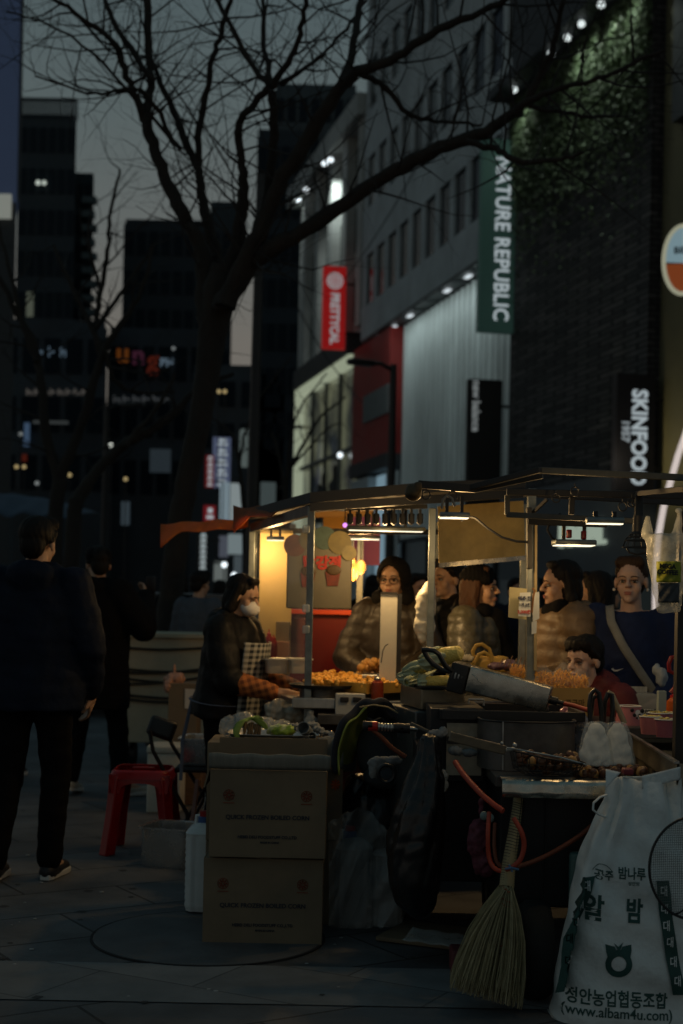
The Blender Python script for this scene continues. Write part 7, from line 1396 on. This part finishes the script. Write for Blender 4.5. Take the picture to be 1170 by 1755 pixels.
def person(label, loc, yaw, H=1.7, arms=None, legs=None, hyaw=0, hpitch=0, hroll=0, lean=0.0, sk=None, hair=('short', None), jacket=None, trousers=None, shoes=None, hood=None, sleeve=.98, face=True, glasses=False, body=True, puff=(.010, .07), hem=.82, thick=.035, wide=1.0, curl=.6, hs=1.0, vox=.0125, collar=True, group=None, legs_on=True, closed=False, drop=0.0):
    s = H/1.7; t = thing('person', label, 'person', loc, group); Rz = Matrix.Rotation(yaw, 4, 'Z'); W = Matrix.Translation(Vector(loc))@Rz@Matrix.Diagonal((s, s, s, 1))
    Ln = Matrix.Translation((0, 0, .95-drop))@Matrix.Rotation(lean, 4, 'X')@Matrix.Translation((0, 0, -.95)); U = W@Ln
    XH = U@Matrix.Translation((0, -.012, 1.475))@Euler((hpitch, hroll, hyaw), 'XYZ').to_matrix().to_4x4()@Matrix.Diagonal((hs, hs, hs, 1))
    sk = sk or m_sk; ar = arms or {}; lg = legs or {}
    J = {}
    for k, sd in (('r', -1), ('l', 1)):                    # person's right is -x when facing -y
        J['sh'+k] = Vector((sd*.175*wide, .012, 1.385)); e, w_ = ar.get(k, ((sd*.235*wide, .035, 1.11), (sd*.245*wide, -.02, .87))); J['el'+k] = Vector(e); J['wr'+k] = Vector(w_)
        J['hip'+k] = Vector((sd*.088, .005, .92-drop)); kn, an, toe = lg.get(k, ((sd*.10, -.01, .50), (sd*.105, .02, .085), (sd*.12, -.13, .03))); J['kn'+k] = Vector(kn); J['an'+k] = Vector(an); J['to'+k] = Vector(toe)
    m = MB(); m.X = U
    m.ell((0, 0, 1.25), (.15, .10, .17)); m.ell((0, .005, 1.05), (.13, .095, .15)); m.cap(J['shr'], J['shl'], .055); m.cap((0, .015, 1.36), (0, .02, 1.46), .06, .05)
    m.X = W; m.ell((0, .01, .94-drop), (.155, .11, .12))
    for k, sd in (('r', -1), ('l', 1)):
        m.X = U; m.cap(J['sh'+k], J['el'+k], .047, .038); m.cap(J['el'+k], J['wr'+k], .038, .026)
        d = J['wr'+k]-J['el'+k]; pn = Vector((-sd*1.0, 0, 0)) if abs(d.normalized().x) < .7 else Vector((0, -.3, -1)); hand_prims(m, J['wr'+k]+d.normalized()*.015, d, -sd if 0 else sd, pn, curl)
        if legs_on: m.X = W; m.cap(J['hip'+k], J['kn'+k], .08, .055); m.cap(J['kn'+k], J['an'+k], .053, .036); m.cap(J['an'+k], J['to'+k]+Vector((0, 0, .01)), .036, .026)
    head_prims(m, XH)
    m.remesh('body', sk, t, .0065, 3)
    if face: face_parts(t, XH, sk, glasses=glasses, closed=closed)
    if hair and hair[0]: hair_mesh(t, XH, hair[0], hair[1] or m_hair)
    if jacket is not None:
        g = MB(); g.X = U; T = thick; wd_ = wide
        hz = hem; rg = [((0, .01, hz), (.185+T)*wd_, .135+T), ((0, .008, hz+.10), (.18+T)*wd_, .13+T), ((0, .005, 1.06), (.165+T)*wd_, .12+T), ((0, 0, 1.22), (.172+T)*wd_, .115+T), ((0, .005, 1.34), (.165+T)*wd_, .10+T), ((0, .012, 1.415), .10+T, .075+T), ((0, .015, 1.465 if collar else 1.43), .07+T*.5, .068+T*.5)]
        g.loft(rg, 28)
        for k in 'rl':
            g.cap(J['sh'+k], J['el'+k], .062+T*.75, .055+T*.6); wv = J['wr'+k]-J['el'+k]; g.cap(J['el'+k], J['el'+k]+wv*sleeve, .055+T*.6, (.055+T*.6)+(.040+T*.4-.055-T*.6)*sleeve)
        if hood == 'down': g.ell((0, .10, 1.42), (.125, .075, .085)); g.cap((-.09, .03, 1.45), (.09, .03, 1.45), .05)
        g.X = None; a_, sp_ = puff; zb_ = float(loc[2])
        def dsp(co):
            q = .62*a_*(np.abs(np.sin(PI*(co[:, 2]+.02*nz3(co, 7, 2))/(sp_*.8)))-.6) if a_ else 0
            return q+.009*nz3(co*np.array([1, 1, 1.5]), 15, 4)+.005*nz3(co, 44, 6)+.002*nz3(co, 95, 7)
        g.remesh('jacket', jacket, t, vox, 3, dsp)
    if hood == 'up':
        g = MB(); g.X = XH; g.ell((0, .012, .135), (.100, .122, .115), 22, 16); g.ell((0, .06, .03), (.11, .10, .10)); g.cap((-.07, .0, .0), (.07, .0, .0), .06)
        tmp = g.remesh('hood', M('dark hood cloth', (.008, .007, .006), .85, noise=(10, .3), bump=(14, .6, .012), spec=.2), t, .007, 3, lambda co: .003*nz3(co, 40, 3))
        Xi = XH.inverted(); b_ = bmesh.new(); b_.from_mesh(tmp.data); W0 = wloc(tmp)
        kill = [v for v in b_.verts if (lambda p: p.y < -.03 and (p.x/.070)**2+((p.z-.088)/.106)**2 < 1)(Xi@(v.co+W0))]; bmesh.ops.delete(b_, geom=kill, context='VERTS'); b_.to_mesh(tmp.data); b_.free()
        q = tmp.modifiers.new('solid', 'SOLIDIFY'); q.thickness = .012; q.offset = -1
    if trousers is not None and legs_on:
        g = MB(); g.X = W; g.ell((0, .01, .93-drop), (.175, .13, .12))
        for k in 'rl': g.cap(J['hip'+k], J['kn'+k], .10, .074); g.cap(J['kn'+k], J['an'+k]+Vector((0, 0, .01)), .074, .062)
        g.X = None; g.remesh('trousers', trousers, t, .012, 4, lambda co: .004*nz3(co*np.array([1, 1, 1.4]), 30, 5)+.003*nz3(co, 60, 8))
    if shoes is not None and legs_on:
        for k in 'rl':
            an, to = J['an'+k], J['to'+k]; d = (to-an); d.z = 0; d.normalize(); g = MB(); g.X = W; h0 = an-Vector((0, 0, .045))
            pit = (to.z-.03)-(an.z-.085); e = to+d*.045; e.z = to.z; g.cap(h0-d*.02, e-d*.01, .041, .034); g.cap(h0, an+Vector((0, 0, .01)), .044, .042); g.X = None; sho = g.remesh('shoe', shoes, t, .007, 3)
            g = MB(); g.X = W; b0 = h0-d*.055-Vector((0, 0, .036)); b1 = e+d*.03-Vector((0, 0, .03)); sd_ = Vector((-d.y, d.x, 0)); pl_ = []
            for f_, w_ in ((0, .022), (.1, .034), (.4, .034), (.75, .042), (.92, .034), (1, .016)): pl_.append((b0.lerp(b1, f_), w_))
            g.prism([p+sd_*w_ for p, w_ in pl_]+[p-sd_*w_ for p, w_ in reversed(pl_)], (0, 0, .028)); g.build('sole', m_sole, sho, smooth=0, bevel=.005)
    return t, W, U, XH
def local(U, v): return U@Vector(v)

m_navyp = M('navy puffer', (.007, .012, .026), .75, noise=(10, .3), bump=(12, .7, .014), spec=.15); m_blkc = M('black coat', (.004, .004, .005), .85, noise=(10, .3), bump=(12, .6, .012), spec=.15); m_blkp = M('black puffer', (.005, .005, .0055), .6, noise=(10, .3), bump=(12, .7, .012), spec=.25)
m_brnp = M('brown puffer', (.038, .027, .017), .5, noise=(10, .3), bump=(14, .7, .012)); m_olvp = M('olive puffer', (.085, .078, .05), .38, noise=(10, .3), bump=(16, .8, .012)); m_tanq = M('tan puffer', (.20, .125, .06), .5, noise=(10, .25), bump=(14, .6, .012)); m_navys = M('navy sweatshirt', (.018, .028, .075), .8, noise=(10, .3), bump=(14, .5, .012), spec=.15); m_redj = M('dark red jacket', (.13, .014, .014), .7, noise=(10, .3), bump=(14, .5, .012))

# 1 man in the navy hooded jacket, seen from behind
f1 = G(42, 1505)
person('person in navy hooded puffer and black trousers seen from behind, walking away', (P(62, 1000, f1.y).x, f1.y+.02, 0), PI-.12, 1.75, arms={'r': ((-.265, .02, 1.10), (-.235, -.12, .88)), 'l': ((.255, .05, 1.12), (.26, .05, .88))}, legs={'r': ((-.10, -.03, .50), (-.095, .03, .085), (-.10, -.13, .03)), 'l': ((.105, .04, .50), (.135, .14, .09), (.15, .0, .03))}, hair=('short', None), jacket=m_navyp, hood='down', trousers=m_trou, shoes=m_shoeb, face=True, puff=(.006, .12), hem=.80, thick=.045, wide=1.06, hyaw=-.12)
# 2 person in the long black coat raising a phone
f2 = G(150, 1362)
t2_, W2, U2, X2 = person('person in long black coat and cap walking and holding a phone up', (P(166, 1000, f2.y).x, f2.y, 0), PI-.35, 1.72, arms={'r': ((-.34, -.04, 1.16), (-.23, -.27, 1.36)), 'l': ((.24, .06, 1.10), (.24, -.05, .88))}, legs={'r': ((-.15, -.06, .50), (-.22, .02, .09), (-.30, -.12, .032)), 'l': ((.11, .02, .50), (.12, .10, .12), (.15, -.04, .03))}, hair=('short', None), jacket=m_blkc, trousers=m_trou, shoes=m_shoew, puff=(0, .1), hem=.60, thick=.075, hyaw=.7, hood='down')
g = MB(); g.X = X2; g.ell((0, .015, .165), (.092, .106, .075), 20, 14); g.rbox((0, -.13, .165), (.13, .10, .012), .004, 2); g.X = None; g.remesh('cap', m_blkc, t2_, .007, 2)
ph = local(U2, (-.23, -.35, 1.44)); g = MB(); g.rbox(ph, (.075, .01, .15), .004, 2, rz=-.35); o = g.build('phone', m_black); tag(o, 'dark phone held up by the person in the long coat', 'phone')
# 3 vendor with mask, plaid sleeve and checked apron
m_plaid = M('orange plaid', (.50, .17, .045), .8, noise=(12, .2)); N, L, B = nodes(m_plaid)
def checks(mat, scale, c1, c2, rot=(0, 0, 0), fac=1.0):
    N, L, B = nodes(mat); tc = N.new('ShaderNodeTexCoord'); mp = N.new('ShaderNodeMapping'); mp.inputs['Rotation'].default_value = rot; L.new(tc.outputs['Object'], mp.inputs[0]); src = []
    sp = N.new('ShaderNodeSeparateXYZ'); L.new(mp.outputs[0], sp.inputs[0]); outs = []
    for i in (0, 2):
        w = N.new('ShaderNodeMath'); w.operation = 'MULTIPLY'; w.inputs[1].default_value = scale; L.new(sp.outputs[i], w.inputs[0]); f = N.new('ShaderNodeMath'); f.operation = 'FRACT'; L.new(w.outputs[0], f.inputs[0]); c = N.new('ShaderNodeMath'); c.operation = 'GREATER_THAN'; c.inputs[1].default_value = .5; L.new(f.outputs[0], c.inputs[0]); outs.append(c)
    a = N.new('ShaderNodeMath'); a.operation = 'ADD'; L.new(outs[0].outputs[0], a.inputs[0]); L.new(outs[1].outputs[0], a.inputs[1]); d = N.new('ShaderNodeMath'); d.operation = 'DIVIDE'; d.inputs[1].default_value = 2; L.new(a.outputs[0], d.inputs[0])
    mx = N.new('ShaderNodeMix'); mx.data_type = 'RGBA'; L.new(d.outputs[0], mx.inputs[0]); mx.inputs[6].default_value = (*c1, 1); mx.inputs[7].default_value = (*c2, 1); L.new(mx.outputs[2], B.inputs['Base Color'])
checks(m_plaid, 28, (.52, .17, .04), (.16, .045, .012), (0, .3, 0))
m_apr = M('checked apron cloth', (.5, .5, .45), .85, noise=(12, .1)); checks(m_apr, 34, (.42, .41, .36), (.02, .025, .03), (0, 0, 1.57))
vl = Vector((P(392, 1000, 7.45).x, 7.45, 0)); vy = R(68)
t3, W3, U3, X3 = person('person in black hooded jacket, white mask and checked apron tending the snack stall', vl, vy, 1.50, arms={'r': ((-.22, -.10, 1.10), (-.16, -.36, 1.07)), 'l': ((.22, -.12, 1.10), (.10, -.40, 1.08))}, sleeve=.18, hyaw=.12, hpitch=.18, lean=.10, hair=('bob', None), jacket=m_blkp, hood='down', trousers=m_trou, shoes=m_shoeb, puff=(.006, .16), hem=.86, thick=.05, closed=True)
g = MB(); g.X = X3; g.ell((0, -.054, .058), (.060, .066, .050), 20, 14); g.cap((0, -.10, .075), (0, -.108, .055), .016); g.build('face_mask', M('white mask', (.85, .83, .78), .8, noise=(20, .06)), t3)
g = MB(); g.X = U3
for e, w_ in (((-.22, -.10, 1.10), (-.16, -.36, 1.07)), ((.22, -.12, 1.10), (.10, -.40, 1.08))): e, w_ = Vector(e), Vector(w_); g2 = MB(); g2.X = U3; g2.cap(e.lerp(w_, .12), w_+(w_-e)*.0, .074, .050); g2.remesh('sleeve', m_plaid, t3, .008, 3, lambda co: .004*nz3(co, 60, 3))
g = MB(); g.X = U3; g.grid(lambda u, v: Vector((.225*math.sin((u-.5)*1.7), -.222*math.cos((u-.5)*1.6)-.012*math.sin(u*19)*v, 1.33-.82*v)), 24, 20); g.build('apron', m_apr, t3, solid=.004)
g = MB(); g.X = U3; g.tube([(.235*math.cos(2*PI*k/30), .01+.20*math.sin(2*PI*k/30), .96+.012*math.cos(2*PI*k/30)) for k in range(30)], .008, 6, closed=True, flat=.5); g.tube([(-.05, .20, .96), (-.07, .225, .7), (-.06, .215, .45)], .012, 6, flat=.4); g.build('apron_string', M('grey blue tape', (.12, .14, .19), .8, noise=None), t3)
g = MB(); hp_ = local(U3, (.02, -.47, 1.07)); g.tube([hp_+Vector((-.02, 0, .02)), hp_+Vector((.05, -.02, .0)), hp_+Vector((.14, -.04, -.05))], [.006, .008, .005], 8); g.tube([hp_+Vector((-.02, .012, .01)), hp_+Vector((.05, .0, -.02)), hp_+Vector((.13, -.03, -.06))], [.005, .007, .004], 8); o = g.build('tongs', m_blk); tag(o, 'dark kitchen tongs held by the vendor over the griddle', 'tongs')
# 4 tall man with hood and glasses
person('person in brown puffer with hood up and glasses behind the white panel', (P(674, 1000, 8.1).x, 8.1, 0), R(-14), 1.61, arms={'r': ((-.27, -.06, 1.12), (-.10, -.26, 1.04)), 'l': ((.27, -.06, 1.12), (.10, -.26, 1.04))}, hair=None, wide=.92, jacket=m_brnp, hood='up', trousers=m_trou, shoes=m_shoeb, glasses=True, puff=(.007, .085), thick=.045, hyaw=-.1, hs=1.04)
# 5 dark jacket man behind the post
person('person in dark jacket with short black hair just behind the middle stall post', (P(768, 1000, 8.3).x, 8.3, 0), R(-60), 1.63, hair=('short', None), jacket=m_blkp, trousers=m_trou, shoes=m_shoeb, puff=(.009, .09), thick=.045, hyaw=.1, hood='down')
crumple('plastic_bag', 'tall pale plastic bag hung at the middle stall post', 'plastic bag', [(P(736, 1014, 7.02), (.035, .03, .06)), (P(729, 1040, 7.0), (.055, .04, .10)), (P(727, 1072, 7.0), (.056, .04, .07)), (P(724, 1092, 7.0), (.03, .03, .035))], M('pale bag film', (.74, .70, .58), .4, noise=(6, .15), bump=(14, .7, .01)), amp=.006, f=45, seed=61)
# 6 woman with beanie
t6, W6, U6, X6 = person('person in olive puffer and black beanie with long auburn hair', (P(822, 1000, 7.6).x, 7.62, 0), R(62), 1.57, arms={'r': ((-.25, -.03, 1.12), (-.16, -.24, 1.0)), 'l': ((.26, .0, 1.10), (.20, -.20, .98))}, hair=('long', m_haira), jacket=m_olvp, trousers=m_trou, shoes=m_shoeb, puff=(.008, .075), thick=.055, hyaw=.15)
g = MB(); g.X = X6; g.ell((0, .02, .175), (.095, .108, .078), 20, 14); g.cap((-.06, -.045, .158), (.06, -.045, .158), .035); g.X = None; g.remesh('beanie', m_blkc, t6, .007, 2, lambda co: .002*np.sin(co[:, 0]*300))
g = MB(); g.X = U6; g.cap((0, -.10, 1.40), (.05, -.17, 1.05), .075, .095); g.cap((-.06, -.05, 1.44), (.07, -.05, 1.44), .06); g.remesh('scarf', m_blkc, t6, .01, 3, lambda co: .006*nz3(co, 40, 2))
# 7 woman in tan puffer, profile
t7, W7, U7, X7 = person('person in tan puffer and dark scarf in profile beside the papered post', (P(966, 1000, 7.0).x, 7.0, 0), R(-78), 1.59, arms={'r': ((-.24, .0, 1.10), (-.14, -.25, 1.06)), 'l': ((.26, .0, 1.10), (.16, -.26, 1.08))}, hair=('bob', m_hair), jacket=m_tanq, trousers=m_trou, shoes=m_shoeb, puff=(.013, .09), thick=.06, hyaw=-.1, hpitch=.06, hood='down')
g = MB(); g.X = U7; g.cap((-.06, -.03, 1.445), (.06, -.03, 1.445), .062); g.ell((0, -.06, 1.44), (.085, .06, .05)); g.remesh('scarf', m_blkc, t7, .008, 3, lambda co: .005*nz3(co, 40, 2))
# 8 dark haired woman behind
person('person with long black hair standing between the tan puffer and the navy sweatshirt', (P(1024, 1000, 7.7).x, 7.75, 0), R(-120), 1.56, hair=('long', m_hair), jacket=m_blkc, trousers=m_trou, shoes=m_shoeb, puff=(0, .1), thick=.03)
# 9 woman in navy sweatshirt with strap
t9, W9, U9, X9 = person('person in navy sweatshirt with a grey strap across the chest', (P(1085, 1000, 6.75).x, 6.8, 0), R(-16), 1.61, arms={'r': ((-.25, -.05, 1.10), (-.16, -.26, 1.02)), 'l': ((.26, -.05, 1.10), (.16, -.28, 1.0))}, sk=m_sk2, hair=('bun', m_hairb), jacket=m_navys, trousers=m_trou, shoes=m_shoeb, puff=(0, .1), thick=.03, collar=False, hyaw=-.08)
def chest(U, pts, w_, mat, nm, t, lift=.012):
    g = MB(); g.X = U; n = len(pts)-1
    def fn(u, v): i = min(n-1, int(v*n)); f_ = v*n-i; a, b = Vector(pts[i]), Vector(pts[i+1]); p = a.lerp(b, f_); sd = Vector(((b-a).z, 0, -(b-a).x)).normalized(); return p+sd*(u-.5)*w_
    g.grid(fn, 3, 24); return g.build(nm, mat, t, solid=.004)
chest(U9, [(-.10, -.05, 1.46), (-.085, -.125, 1.38), (-.02, -.165, 1.26), (.07, -.178, 1.13), (.14, -.18, 1.03), (.17, -.17, .98)], .042, M('grey strap', (.22, .22, .20), .7, noise=(20, .2)), 'strap', t9)
sw = [(.0, -.157, 1.150), (.012, -.158, 1.140), (.03, -.1605, 1.1405), (.062, -.158, 1.156), (.03, -.1615, 1.1475), (.016, -.16, 1.1475), (.008, -.158, 1.156)]
g = MB(); g.X = U9@Matrix.Translation((-.075, -.012, -.005)); g.prism([Vector(p) for p in sw], (0, -.004, 0)); g.build('emblem', M('white emblem thread', (.7, .7, .7), .7, noise=None), t9, smooth=0)
g = MB(); g.X = U9; g.rbox((.0, -.16, 1.17), (.43, .004, .003), .001, 1); 
g = MB(); g.X = X9
for s_ in (-1, 1): g.ell((s_*.084, .0, .066), (.008, .008, .008), 10, 8); 
g.build('earring', m_wh if 0 else M('pearl', (.7, .68, .62), .3, noise=None), t9)
crumple('pouch', 'pale blue grey pouch at the end of the grey strap', 'pouch', [(P(1134, 1160, 6.35), (.03, .03, .045)), (P(1126, 1148, 6.38), (.02, .02, .03))], M('pale blue grey cloth', (.30, .34, .38), .6, noise=(12, .2)), amp=.005, f=70, seed=63)
# 10 boy
t10, W10, U10, X10 = person('person with black fringe in dark red jacket leaning low over the snacks', (P(992, 1100, 6.45).x+.17, 6.62, 0), R(-46), 1.545, legs={'r': ((-.14, -.34, .46), (-.10, .0, .085), (-.12, -.15, .03)), 'l': ((.14, -.34, .46), (.10, .0, .085), (.12, -.15, .03))}, drop=.30, sk=m_sk2, arms={'r': ((-.24, -.08, 1.12), (-.15, -.28, 1.0)), 'l': ((.25, -.08, 1.12), (.16, -.28, 1.0))}, hair=('tousled', m_hair), jacket=m_redj, trousers=m_trou, shoes=m_shoeb, puff=(0, .1), thick=.04, hyaw=-.05, hpitch=-.28, lean=.38, hood='down', closed=True)
# 11 passers-by in the depth
for k, (px, d, yaw, H, jm, hr, lab) in enumerate(((342, 12.5, 2.6, 1.62, M('blue grey coat', (.07, .085, .11), .8, noise=(8, .3)), 'short', 'person in blue grey coat walking behind the vendor with the mask'), (306, 15.5, 3.3, 1.66, m_blkc, 'bob', 'person in black coat beyond the big tree trunk'), (714, 11.0, .6, 1.60, m_blkp, 'short', 'person in black puffer far behind the tall hooded man'), (800, 12.5, 2.9, 1.60, m_blkc, 'bob', 'person in black coat glimpsed between olive puffer and dark jacket'), (1045, 11.5, 2.2, 1.58, m_blkp, 'short', 'person in black puffer glimpsed beside the navy sweatshirt'), (640, 14, 2.7, 1.64, m_blkc, 'bob', 'person in black coat glimpsed left of the hooded man'), (8, 10.8, 3.0, 1.60, m_blkc, 'short', 'person in black coat half cut by the photo edge'), (376, 21, 2.9, 1.66, m_blkc, 'long', 'person in black coat far down beside the lit signs'), (885, 13, .3, 1.62, m_navyp, 'short', 'person in dark navy puffer glimpsed behind the papered post'))):
    person(lab, (P(px, 1000, d).x, d, 0), yaw, H, hair=(hr, m_hair), jacket=jm, trousers=m_trou, shoes=m_shoeb, puff=(.006, .1), vox=.016, face=(k in (2, 8)))
